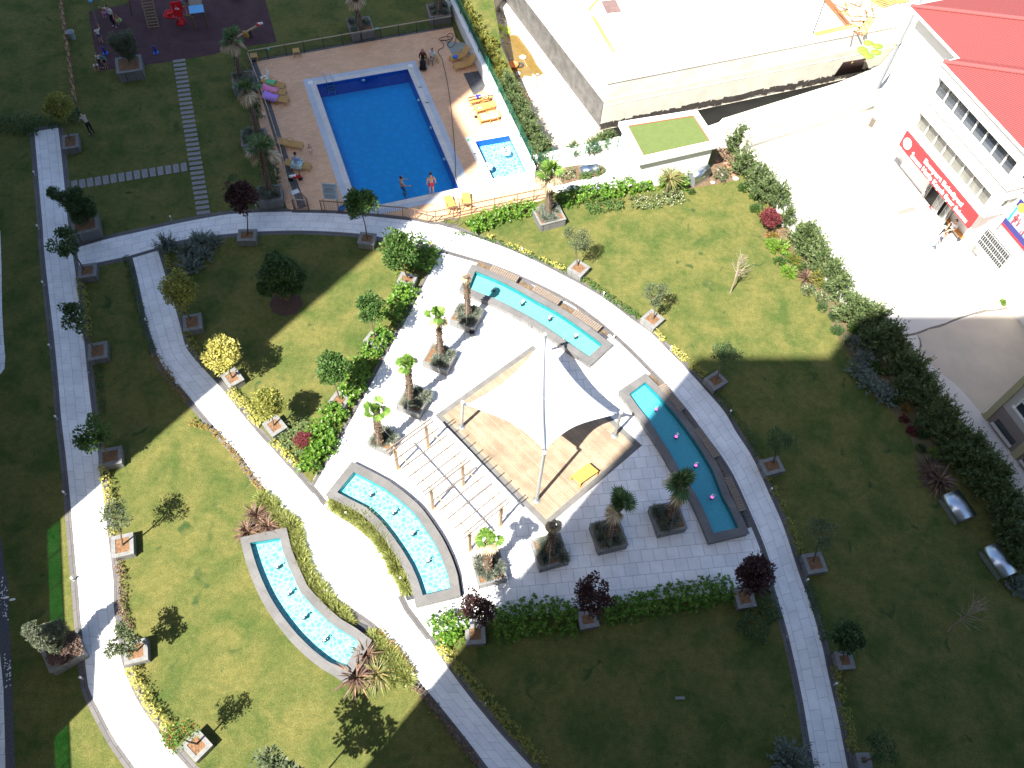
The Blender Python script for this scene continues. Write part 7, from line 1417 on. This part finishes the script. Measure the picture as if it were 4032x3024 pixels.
towel(4, mat('towel_fish', (.7, .75, .7), .9, col2=(.1, .4, .45), nscale=6), 'white and teal towel under the seated man', .5, 1.2, .75); towel(9, mat('towel_blue', (.05, .2, .6), .9, col2=(.6, .6, .6), nscale=4), 'blue and white towel on the lowest sunlit lounger', .2, 1.4, .55); towel(8, mat('bw_clothes', (.5, .5, .5), .9, col2=(.02, .02, .02), nscale=8), 'heap of black and white clothes on the middle sunlit lounger', .15, .5, .35, 'clothes')
b = MB(); b.ball((0, 0, .1), .16, 2, (1.2, .9, .7)); b.ball((.1, .05, .15), .1, 2); thing1('bag', 'blue bag on the raised lounger near the wall', 'bag', b, cloth('bag_blue', (.04, .16, .6)), W('C', 318, 380, .35) + Vector((0, 0, 0)))
b = MB(); b.lathe([(.0, .04), (.12, .05), (.13, .02), (0, 0)]); thing1('shoe', 'dark shoe pair by the sunlit loungers', 'shoes', b, BK, W('C', 455, 765))
# small tables and stools
def stool(label, p, rz, s=.42, h=.42):
    r = empty('side_table', p.to_tuple(), rz, label, 'side table'); b = MB(); b.box((0, 0, h), (s, s, .04)); b.build('tabletop', M_resin, r, bevel=.01)
    for x in (-1, 1):
        for y in (-1, 1): b = MB(); b.beam((x * s * .4, y * s * .4, h), (x * s * .48, y * s * .48, 0), .06, .05, Vector((0, 1, 0.1))); b.build('leg', M_resin, r)
stool('tan side table at the upper left corner of the pool deck', W('B', 172, 395), .3, .48); stool('tan side table alone by the upper railing', W('B', 447, 362), .35, .46); stool('tan stool under the girl', W('B', 1345, 405), .4); stool('tan stool under the woman in black', W('B', 1282, 400), .4, .46)
# white plastic chair
ch = empty('plastic_chair', W('B', 240, 540).to_tuple(), 2.2, 'white plastic chair beside the green towel lounger', 'chair'); b = MB(); b.box((0, 0, .4), (.42, .42, .03)); b.build('seat', M_white, ch)
b = MB()
for i in range(5): b.beam((-.18 + i * .09, -.2, .4), (-.18 + i * .09, -.34, .82), .05, .02, Vector((0, 1, 0)))
b.beam((-.2, -.34, .83), (.2, -.34, .83), .05, .04); b.build('backrest', M_white, ch)
for x in (-1, 1):
    for y in (-1, 1): b = MB(); b.beam((x * .18, y * .18, .4), (x * .22, y * .22, 0), .04, .04, Vector((0, 1, 0))); b.build('leg', M_white, ch)
# rules board
sb_ = empty('rules_board', W('B', 672, 1380).to_tuple(), 0, 'pale blue pool rules board on two brown posts', 'sign'); p0 = W('B', 632, 1378); p1 = W('B', 722, 1385); o_ = sb_.location.copy(); d = (p1 - p0).normalized(); nn = Vector((d.y, -d.x, 0)); nn = nn if nn.y < 0 else -nn
tl, tr_, br, bl_ = W('B', 607, 1197, 2.15), W('B', 705, 1205, 2.15), W('B', 718, 1305, 1.05), W('B', 622, 1298, 1.05)
b = MB(); b.face([tl - o_, tr_ - o_, br - o_, bl_ - o_]); o = b.build('panel', mat('board_blue', (.38, .48, .56), .5), sb_); md = o.modifiers.new('s', 'SOLIDIFY'); md.thickness = .03
for a, c in ((bl_, p0), (br, p1)): b = MB(); b.tube([Vector(c) - o_, Vector(c) - o_ + Vector((0, 0, 1.0)), Vector(a) - o_], .025, 6); b.build('post', M_bronze, sb_)
b = MB(); rr = random.Random(2); nf = (tr_ - tl).cross(bl_ - tl).normalized(); nf = nf if nf.z > 0 else -nf
for i in range(15):
    if i in (3, 9): continue
    k = .06 + i * .061; a = tl.lerp(bl_, k).lerp(tr_.lerp(br, k), .08 if i != 4 else .2); c = tl.lerp(bl_, k).lerp(tr_.lerp(br, k), rr.uniform(.7, .93) if i != 4 else .8); b.beam(a - o_ + nf * .035, c - o_ + nf * .035, .018 if i != 4 else .045, .006, nf)
b.build('text_lines', mat('board_text', (.14, .19, .24), .6), sb_)
# ladder, depth marks, small things round the pool
ld = empty('pool_ladder', W('n', 1300, 318).to_tuple(), 0, 'steel ladder at the upper left corner of the big pool', 'ladder'); o_ = ld.location.copy()
for a, m_, e in (((990, 545), (965, 465), (1035, 720)), ((1128, 520), (1095, 445), (1180, 705))):
    t_ = (1100, 200, 400 / 2212); TL['t'] = t_; A_ = W('t', a[0], a[1] + 60, 0); top_ = W('t', *m_, .75); E_ = W('t', *e, 0)
    b = MB(); b.tube([A_ - o_, Vector((A_.x, A_.y, .55)) - o_, Vector(((A_.x + E_.x) / 2, (A_.y + E_.y) / 2, .75)) - o_, Vector((E_.x, E_.y, .35)) - o_, Vector((E_.x, E_.y, -.9)) - o_], .022, 8); b.build('handrail', M_metal, ld)
b = MB(); 
for k in range(3): b.beam(W('t', 1045, 760, -.2) - o_ + Vector((0, 0, -.25 * k)), W('t', 1190, 745, -.2) - o_ + Vector((0, 0, -.25 * k)), .10, .03)
b.build('steps', M_metal, ld)
for t, q, lab in (('t', [(618, 668), (720, 652), (732, 722), (636, 738)], 'white depth plate at the upper left corner of the big pool'), ('c', [(585, 860), (680, 845), (700, 900), (612, 918)], 'white depth plate at the upper right corner of the big pool')):
    pts = WL(t, q); c = sum(pts, Vector()) / 4; b = MB(); b.prism([p - c for p in pts], .012, .024); b.beam((-.03, -.05, .028), (.05, .08, .028), .012, .004); thing1('depth_plate', lab, 'plate', b, M_white, c)
for t, a, c, lab in (('c', (820, 1355), (890, 1343), 'dark drain slot beside the big pool, upper'), ('B', (1285, 673), (1308, 671), 'dark drain slot beside the big pool, lower'), ('d', (912, 38), (962, 28), 'dark drain slot beside the small pool')):
    A_, B_ = W(t, *a), W(t, *c); b = MB(); b.beam(Vector((0, 0, .02)), B_ - A_ + Vector((0, 0, .02)), .07, .012); thing1('drain_slot', lab, 'drain', b, M_dkgrey, A_)
b = MB(); b.lathe([(.11, -.07), (.19, -.1), (.30, -.07), (.34, 0), (.30, .07), (.19, .1), (.11, .07), (.09, 0), (.11, -.07)], n=24)
o = thing1('swim_ring', 'white and green swim ring at the left edge of the small pool', 'swim ring', b, mat('ring_white', (.7, .8, .75), .4, col2=(.2, .55, .4), nscale=3), W('C', 532, 1090) + Vector((0, 0, .03)))
b = MB(); b.lathe([(.14, -.07), (.2, -.09), (.30, -.07), (.34, 0), (.30, .07), (.2, .09), (.14, .07), (.12, 0), (.14, -.07)], n=24)
o = thing1('swim_ring', 'white swim ring around the child in the small pool', 'swim ring', b, cloth('ring_plain', (.75, .75, .72)), W('C', 650, 988) + Vector((0, 0, -.05)))
b = MB(); b.ball((0, 0, .07), .08, 2); thing1('ball', 'small green ball at the corner of the small pool', 'ball', b, cloth('ball_green', (.05, .5, .2)), W('C', 404, 917))
b = MB(); b.box((0, 0, .012), (.5, .35, .008), .6); thing1('paper_board', 'white sheet lying on the deck near the gate', 'sheet', b, M_white, W('B', 434, 1254))
b = MB(); b.lathe([(0, .02), (.16, .02), (.19, .22), (.17, .22), (.15, .05), (0, .05)], n=4); o = thing1('storage_crate', 'bright blue plastic crate behind the bronze railing', 'crate', b, cloth('crate_blue', (.01, .22, .65)), W('B', 740, 1372)); o.scale = (1.5, 1, 1.1); o.rotation_euler = (0, 0, .75)
for lab, t, x, y, c in (('small white bottle beside the woman in black', 'B', 1240, 405, (.7, .7, .7)), ('white cup by the lowest sunlit lounger', 'C', 517, 818, (.7, .7, .7))):
    b = MB(); b.tube([(0, 0, 0), (0, 0, .16), (0, 0, .2)], [.035, .035, .015], 10); thing1('bottle', lab, 'bottle', b, M_white, W(t, x, y))
# red toy motorbike
mb_ = empty('toy_motorbike', W('B', 440, 1180).to_tuple(), R(12), 'red and white toy motorbike parked by the left loungers', 'toy motorbike')
for x in (-.3, .3): b = MB(); b.tube([(x, -.05, .15), (x, .05, .15)], .15, 18); b.build('wheel', M_black, mb_)
b = MB(); b.ball((.05, 0, .32), .17, 2, (1.5, .6, .8)); b.ball((.28, 0, .36), .13, 2, (1, .7, .9)); b.build('fairing', mat('toy_red', (.6, .02, .02), .3), mb_)
b = MB(); b.ball((-.25, 0, .38), .13, 2, (1.1, .8, .8)); b.box((-.08, 0, .44), (.3, .14, .06)); b.build('seat', M_white, mb_); b = MB(); b.beam((.3, -.2, .56), (.3, .2, .56), .04, .04); b.beam((.3, 0, .35), (.3, 0, .56), .04, .04); b.build('handlebar', M_black, mb_)
# hose
hp_ = [W('C', x, y) for x, y in ((332, 185), (325, 240), (322, 270), (308, 300), (285, 312), (268, 300), (280, 275), (300, 262), (292, 245), (262, 240), (228, 250), (212, 258), (222, 270), (252, 266), (290, 258), (306, 240), (300, 222), (280, 220), (268, 232), (272, 252), (284, 268), (270, 280), (256, 268), (240, 262), (222, 268), (236, 280), (245, 300), (232, 318), (210, 328), (207, 345), (232, 385), (243, 430), (262, 510), (283, 640), (300, 790), (314, 950), (320, 1050), (322, 1150), (335, 1190), (352, 1215), (345, 1250), (330, 1275), (345, 1320), (352, 1375), (350, 1410))]
hp_ += [W('d', x, y) for x, y in ((600, 1440), (500, 1530), (340, 1570), (255, 1530), (270, 1480), (400, 1460), (560, 1500), (560, 1560), (420, 1590), (300, 1550), (330, 1480), (480, 1440), (640, 1480), (680, 1540), (600, 1600), (450, 1580))] + [W('C', x, y) for x, y in ((250, 1500), (275, 1515), (295, 1560), (290, 1600), (262, 1622), (238, 1615), (242, 1592), (275, 1578), (320, 1572), (360, 1580))]
cu = smooth_line(hp_, .15); b = MB(); o_ = cu[0].copy(); b.tube([p - o_ + Vector((0, 0, .035)) for p in cu], .022, 6); thing1('garden_hose', 'long dark grey hose running from the wall down past the pool', 'hose', b, mat('hose_rubber', (.09, .085, .085), .5), o_)
b = MB(); cu = smooth_line([W('N', x, y, .1) for x, y in ((672, 212), (700, 225), (722, 255), (728, 278))], .15); o_ = cu[0].copy(); b.tube([p - o_ + Vector((0, 0, .03)) for p in cu], .03, 6); thing1('white_pipe', 'curved white pipe in the soil behind the shaded fountain', 'pipe', b, M_white, o_)
for lab, t, x, y in (('pair of white slippers on the shaded grass, left one', 'K', 40, 1085), ('pair of white slippers on the shaded grass, right one', 'K', 82, 1098)):
    b = MB(); b.ball((0, 0, .03), .10, 2, (1.5, .6, .3)); o = thing1('slipper', lab, 'slipper', b, M_white, W(t, x, y)); o.rotation_euler = (0, 0, .25)
b = MB(); b.box((0, 0, .03), (.42, .12, .05)); o = thing1('paving_brick', 'pale brick lying alone on the shaded bottom lawn', 'brick', b, M_slab, W('R', 1497, 993)); o.rotation_euler = (0, 0, .1)
b = MB(); b.lathe([(0, .02), (.12, .02), (.16, .38), (.13, .38), (.1, .05), (0, .05)]); thing1('ash_bin', 'small dark cylindrical bin beside the dead-topped palm', 'bin', b, M_dkgrey, W('G', 1590, 865))
rs_ = random.Random(11)
for i in range(70):
    a = [(15, 1080), (40, 1180), (30, 1000), (55, 1560), (50, 1500), (60, 1620)][i % 6]; p = W('K', a[0] + rs_.uniform(-22, 18), a[1] + rs_.uniform(-50, 50)); b = MB(); b.ball((0, 0, .02), rs_.uniform(.018, .04), 1, (1, 1.2, .6)); thing1('white_pebble', 'white pebble on the dark gravel strip at the left', 'pebble', b, M_white, p, 'white pebbles on the gravel strip')
for i in range(26):
    p = W('Q', rs_.uniform(1210, 1370), rs_.uniform(820, 885)); b = MB(); b.ball((0, 0, .04), rs_.uniform(.05, .1), 1, (1, 1.3, .6)); thing1('white_stone', 'white stone at the edge of the flax bed', 'stone', b, M_white, p, 'white stones of the flax bed')
for i, (x, y) in enumerate(((800, 1160), (840, 1195), (930, 1075), (880, 1110), (960, 1130), (990, 1170), (870, 1060), (720, 1200), (950, 1100), (905, 1145), (975, 1150))):
    b = MB(); b.ball((0, 0, .06), .12 + .05 * (i % 3), 1, (1.3, .9, .6)); thing1('rubble_stone', 'pale rubble stone in the rough corner of the right lawn', 'stone', b, M_soil if i % 2 else mat('brick_rubble', (.35, .17, .11), .9), W('D', x, y), 'rubble in the lawn corner')
# orange bench at the school
ob = empty('bench', W('E', 1195, 1520).to_tuple(), math.atan2(se.y, se.x), 'orange slatted bench beside the school wall', 'bench'); M_ob = mat('orange_bench', (.62, .28, .07), .5)
b = MB()
for i in range(6): b.box((0, -.25 + i * .1, .45), (1.7, .08, .04))
b.build('slatted_seat', M_ob, ob); b = MB()
for i in range(4): b.box((0, -ny * (.34), .55 + i * .1), (1.7, .04, .08))
b.build('backrest', M_ob, ob)
for x in (-.7, .7): b = MB(); b.box((x, 0, .22), (.07, .5, .44)); b.build('leg', M_dkgrey, ob)
# ================================================================== PLAYGROUND
M_pw = mat('play_timber', (.23, .17, .09), .8, noise=.3, nscale=8); M_rs = mat('red_plastic', (.62, .02, .03), .35); M_bs = mat('sky_blue_panel', (.13, .42, .75), .5); M_bl = mat('dark_blue_plastic', (.01, .03, .28), .4)
def A0(x, y, z=0): return W('A', x, y, z)
sw = empty('swing_set', A0(650, 210).to_tuple(), 0, 'timber swing frame with two bucket swings and blue caps', 'swing set'); o_ = sw.location.copy()
ap = A0(590, 5, 2.2); ar = A0(840, -30, 2.2)
for a, c in ((A0(650, 210), ap), (A0(570, -30), ap), (A0(860, 95), ar), (A0(800, -60), ar)): b = MB(); b.tube([a - o_, c - o_], .06, 8); b.build('leg', M_pw if a.x > -27 else M_timber2, sw)
b = MB(); b.tube([ap - o_, ar - o_], .06, 8); b.build('top_beam', M_pw, sw); b = MB(); b.ball(ap - o_, .14, 2); b.build('blue_cap', M_bs, sw)
def bucket(x, y, c1, c2, lab):
    s_ = A0(x, y, .45) - o_; b = MB(); b.lathe([(.10, -.06), (.2, -.06), (.22, .05), (.20, .06), (.17, -.02), (.1, -.03)], s_, 14); sb2 = b.build('bucket_seat', c1, sw); sb2['label'] = lab; b = MB(); b.beam(s_ + Vector((-.2, -.12, .1)), s_ + Vector((.2, -.12, .1)), .05, .06); b.build('safety_bar', c2, sb2)
    tp_ = ap.lerp(ar, max(0, min(1, (s_ + o_ - ap).dot((ar - ap).normalized()) / (ar - ap).length))) - o_
    for dx in (-.18, .18): b = MB(); b.tube([s_ + Vector((dx, 0, .05)), tp_ + Vector((dx, 0, 0))], .008, 4); b.build('chain', M_dkgrey, sb2)
bucket(688, 82, mat('swing_blue', (.03, .12, .5), .4), mat('swing_yellow', (.6, .45, .05), .4), 'blue bucket swing'); bucket(775, 132, mat('swing_green', (.25, .7, .2), .4), M_rs, 'green and red bucket swing')
lad = empty('climbing_ladder', A0(1005, 185).to_tuple(), 0, 'sloping timber ladder leading up to the play tower', 'ladder'); o_ = lad.location.copy(); l0, r0, l1, r1 = A0(972, 188), A0(1040, 180), A0(915, -30, 1.5), A0(985, -40, 1.5)
for a, c in ((l0, l1), (r0, r1)): b = MB(); b.beam(a - o_, c - o_, .07, .09); b.build('rail', M_pw, lad)
for i in range(11): k = .04 + i * .09; b = MB(); b.beam(l0.lerp(l1, k) - o_, r0.lerp(r1, k) - o_, .12, .035); b.build('rung', M_pw, lad)
pt = empty('play_tower', A0(1290, 150).to_tuple(), 0, 'timber play tower with sky-blue roof panel and coloured boards', 'play tower'); o_ = pt.location.copy()
cs = [A0(1278, 192), A0(1353, 178), A0(1325, 75), A0(1255, 90)]; ct = [A0(1240, 92, 1.75), A0(1335, 80, 1.75), A0(1318, 20, 1.9), A0(1225, 35, 1.9)]
for a, c in zip(cs, ct): b = MB(); b.beam(a - o_, c - o_, .09, .09, Vector((1, 0, .1))); b.build('post', M_pw, pt)
b = MB(); q = [A0(1230, 42, 1.95), A0(1325, 30, 1.95), A0(1335, 80, 1.75), A0(1240, 92, 1.75)]; b.face([p - o_ for p in q]); o = b.build('blue_panel', M_bs, pt); md = o.modifiers.new('s', 'SOLIDIFY'); md.thickness = .04
b = MB(); q = [A0(1225, -30, 1.6), A0(1315, -40, 1.6), A0(1318, 28, 1.6), A0(1238, 36, 1.6)]; b.face([p - o_ for p in q]); o = b.build('platform', M_timber2, pt); md = o.modifiers.new('s', 'SOLIDIFY'); md.thickness = .08
for a, c, m_, z_ in (((1185, 0), (1200, 35), M_bs, 1.7), ((1205, 35), (1222, 92), mat('pink_board', (.6, .18, .3), .5), 1.3), ((1222, 35), (1240, 92), mat('rust_board', (.4, .09, .04), .5), 1.3), ((1208, -10), (1222, 20), mat('maroon_board', (.2, .02, .03), .5), 1.7)):
    b = MB(); b.beam(A0(*a, z_) - o_, A0(*c, z_ - .5) - o_, .10, .05); b.build('side_board', m_, pt)
for a, c in (((1130, 30), (1240, 20)), ((1190, 95), (1262, 112)), ((1225, -10), (1190, 60))): b = MB(); b.beam(A0(*a, 1.3) - o_, A0(*c, 1.3) - o_, .08, .08); b.build('beam', M_pw, pt)
sd2 = empty('slide', A0(1185, 165).to_tuple(), 0, 'red plastic spiral slide with a high back', 'slide'); o_ = sd2.location.copy()
b = MB(); b.beam(A0(1117, 45, 1.7) - o_, A0(1190, 35, 1.7) - o_, .05, .7); b.build('back_panel', M_rs, sd2); b = MB(); b.beam(A0(1135, 88, 1.45) - o_, A0(1192, 85, 1.45) - o_, .05, .5); b.beam(A0(1118, 50, 1.6) - o_, A0(1135, 88, 1.5) - o_, .05, .5); b.build('side_panel', M_rs, sd2)
def chute(cl, w0, nm):
    cl = smooth_line(cl, .12); n = len(cl); vs = []; fs = []
    for i, p in enumerate(cl):
        t = (cl[min(i + 1, n - 1)] - cl[max(i - 1, 0)]); t.z = 0; t.normalize(); s_ = Vector((-t.y, t.x, 0)); wd = w0 if not callable(w0) else w0(i / (n - 1))
        for k in range(9): a = math.pi * k / 8; vs.append(p - o_ + s_ * (math.cos(a) * wd) + Vector((0, 0, .24 - .22 * math.sin(a))))
    for i in range(n - 1):
        for k in range(8): fs.append((i * 9 + k, i * 9 + k + 1, (i + 1) * 9 + k + 1, (i + 1) * 9 + k))
    me = bpy.data.meshes.new(nm); me.from_pydata([tuple(v) for v in vs], [], fs); me.update(); o = link(nm, me, sd2, mats=M_rs); md = o.modifiers.new('s', 'SOLIDIFY'); md.thickness = .03
    for p in me.polygons: p.use_smooth = True
chute([A0(1150, 70, 1.3), A0(1130, 90, 1.1), A0(1095, 100, .95), A0(1092, 112, .85), A0(1125, 118, .8), A0(1160, 122, .6), A0(1180, 145, .3), A0(1190, 172, .06)], lambda k: .24 + .1 * k, 'chute')
b = MB(); b.tube([A0(1150, 95) - o_, A0(1140, 55, 1.4) - o_], .06, 8); b.build('support', M_rs, sd2)
so2 = empty('spring_rider', A0(1535, 5).to_tuple(), 0, 'orange spring rider at the top edge of the rubber floor', 'play equipment'); b = MB(); b.ball((0, 0, .5), .3, 2, (1.6, .7, .5)); b.ball((.35, 0, .6), .16, 2); b.build('body', mat('orange_shell', (.75, .16, .02), .4), so2)
b = MB(); b.tube([(.12 * math.cos(i * .8), .12 * math.sin(i * .8), i * .012) for i in range(34)], .018, 5); b.build('spring', M_dkgrey, so2)
ss = empty('seesaw', W('B', 130, 215).to_tuple(), 0, 'timber seesaw with a bear-shaped seat and red handle', 'seesaw'); o_ = ss.location.copy(); a_, c_ = W('A', 1550, 242, .35), W('B', 215, 152, .75); b = MB(); b.beam(a_ - o_, c_ - o_, .14, .09); b.build('beam', M_timber, ss)
m2_ = a_.lerp(c_, .5) - o_; b = MB(); b.beam(m2_, Vector((m2_.x, m2_.y, 0)), .2, .2, Vector((1, 0, 0))); b.build('pivot', M_dkgrey, ss)
s_ = W('B', 115, 232, .5) - o_; b = MB(); b.ball(s_, .24, 2, (1, .5, 1)); b.ball(s_ + Vector((-.14, 0, .28)), .09, 2); b.ball(s_ + Vector((.14, 0, .28)), .09, 2); b.ball(s_ + Vector((0, 0, .2)), .17, 2); b.build('bear_seat', mat('ochre_plastic', (.36, .22, .06), .5), ss)
s_ = W('B', 188, 160, .8) - o_; b = MB(); b.ball(s_, .13, 2, (1, .8, .8)); b.build('red_handle', M_rs, ss); s_ = W('B', 206, 153, .75) - o_; b = MB(); b.box(s_, (.38, .2, .05), .4); b.build('end_seat', M_white, ss)
for x, y, lab in ((690, 352, 'dark blue play figure on a square base, left one'), (1020, 347, 'dark blue play figure on a square base, right one')):
    r = empty('play_figure', A0(x, y).to_tuple(), .2, lab, 'play equipment'); b = MB(); b.box((0, 0, .03), (.34, .3, .06)); b.build('base', mat('mid_blue', (.04, .13, .5), .4), r); b = MB(); b.tube([(0, 0, .05), (-.03, .02, .35)], .08, 8); b.ball((-.05, .04, .45), .1, 2); b.build('figure', M_bl, r)
tb2 = empty('litter_bin', A0(478, 255).to_tuple(), 0, 'pale grey round litter bin beside the log fence', 'bin'); b = MB(); b.lathe([(.2, .02), (.26, .55), (.28, .6), (.25, .6), (.19, .1), (0, .08)], n=20); b.build('bin_body', mat('bin_grey', (.32, .4, .42), .5), tb2)
b = MB(); b.tube([(-.3, .1, 0), (-.3, .1, .6)], .025, 6); b.build('bin_post', M_dkgrey, tb2)
lf = empty('log_fence', A0(508, 688).to_tuple(), 0, 'rustic fence of brown split logs running up to the playground', 'fence'); o_ = lf.location.copy(); rr = random.Random(4); F0, F1 = A0(508, 688), A0(400, -60)
dd_ = F1 - F0; n = 22
for i in range(n):
    a = F0 + dd_ * (i / n) - o_; c = F0 + dd_ * ((i + 1) / n) - o_; s_ = (-1) ** i * .05; b = MB(); b.tube([a + Vector((s_, 0, .75)), (a + c) / 2 + Vector((-s_, 0, .62 + rr.uniform(-.05, .05))), c + Vector((-s_, 0, .75))], [.045, .055, .045], 6); b.tube([a + Vector((.04, 0, .35)), c + Vector((-.03, 0, .3))], .035, 5); b.build('rail', mat('log_wood', (.50, .29, .13), .8, noise=.4), lf)
    b = MB(); b.tube([a, a + Vector((rr.uniform(-.04, .04), 0, .9))], .05, 6); b.build('post', M_timber2, lf)
b = MB(); b.box((0, 0, .03), (.35, .22, .04), .2); thing1('green_sheet', 'small green plastic sheet on the lawn above the pool railing', 'sheet', b, cloth('greensheet', (.1, .45, .3)), W('B', 975, 188)); b = MB(); b.box((0, 0, .03), (.2, .15, .04), .2); thing1('green_sheet', 'small teal plastic sheet behind the pool railing on the left', 'sheet', b, cloth('tealsheet', (.08, .4, .38)), W('B', 260, 323))

# tree whose crown just enters at the bottom edge and throws its shadow on the left lawn
q0 = W('Q', 930, 1270); cz = 5.0; cb = q0 - SD * (cz * CT); rt_ = empty('tree', (cb.x, cb.y, 0), 0, 'sparse tree at the bottom edge, its shadow lying on the left lawn', 'tree', 'small trees in stone planters')
me, cl = crown_of('loose/greyg/6'); o = link('crown', me, rt_); o.location = (0, 0, cz); o.scale = (1.15, 1.15, 1.0)
trunk_mb((0, 0, 0), (0, 0, cz - .7), .04, [(a * 1.15, b_ * 1.15, c * 1.0 + cz) for a, b_, c in cl], seed=9).build('trunk', M_bark, rt_)
# underwater lamps of the big pool
M_lamp = mat('pool_lamp_white', (.75, .85, .85), .4)
for t, x, y, z_, lab in (('B', 881, 525, -.25, 'round lamp in the upper end wall of the big pool'), ('B', 1243, 655, -.3, 'pale lamp in the right wall of the big pool, upper'), ('B', 1323, 835, -.3, 'pale lamp in the right wall of the big pool, middle'), ('B', 1411, 1040, -.3, 'pale lamp in the right wall of the big pool, lower')):
    b = MB(); b.ball((0, 0, 0), .13, 2, (1, .8, .8)); thing1('pool_lamp', lab, 'pool lamp', b, M_lamp, W(t, x, y, z_))
# loose boards and bars on the podium
rr = random.Random(21)
for i in range(34):
    x, y = rr.choice([(470, 60), (520, 100), (560, 40), (640, 90), (480, 20), (700, 30), (560, 200), (620, 160)]); p = W('E', x + rr.uniform(-40, 40), y + rr.uniform(-25, 25), ZP); b = MB(); L = rr.uniform(.5, 1.8); b.box((0, 0, .04), (L, rr.uniform(.04, .14), .05)); o = thing1('loose_board', 'loose board or bar in the clutter at the top of the building site', 'board', b, rr.choice([M_ply, M_rust, M_timber2]), p, 'clutter on the building site'); o.rotation_euler = (0, 0, rr.uniform(0, 3.14))
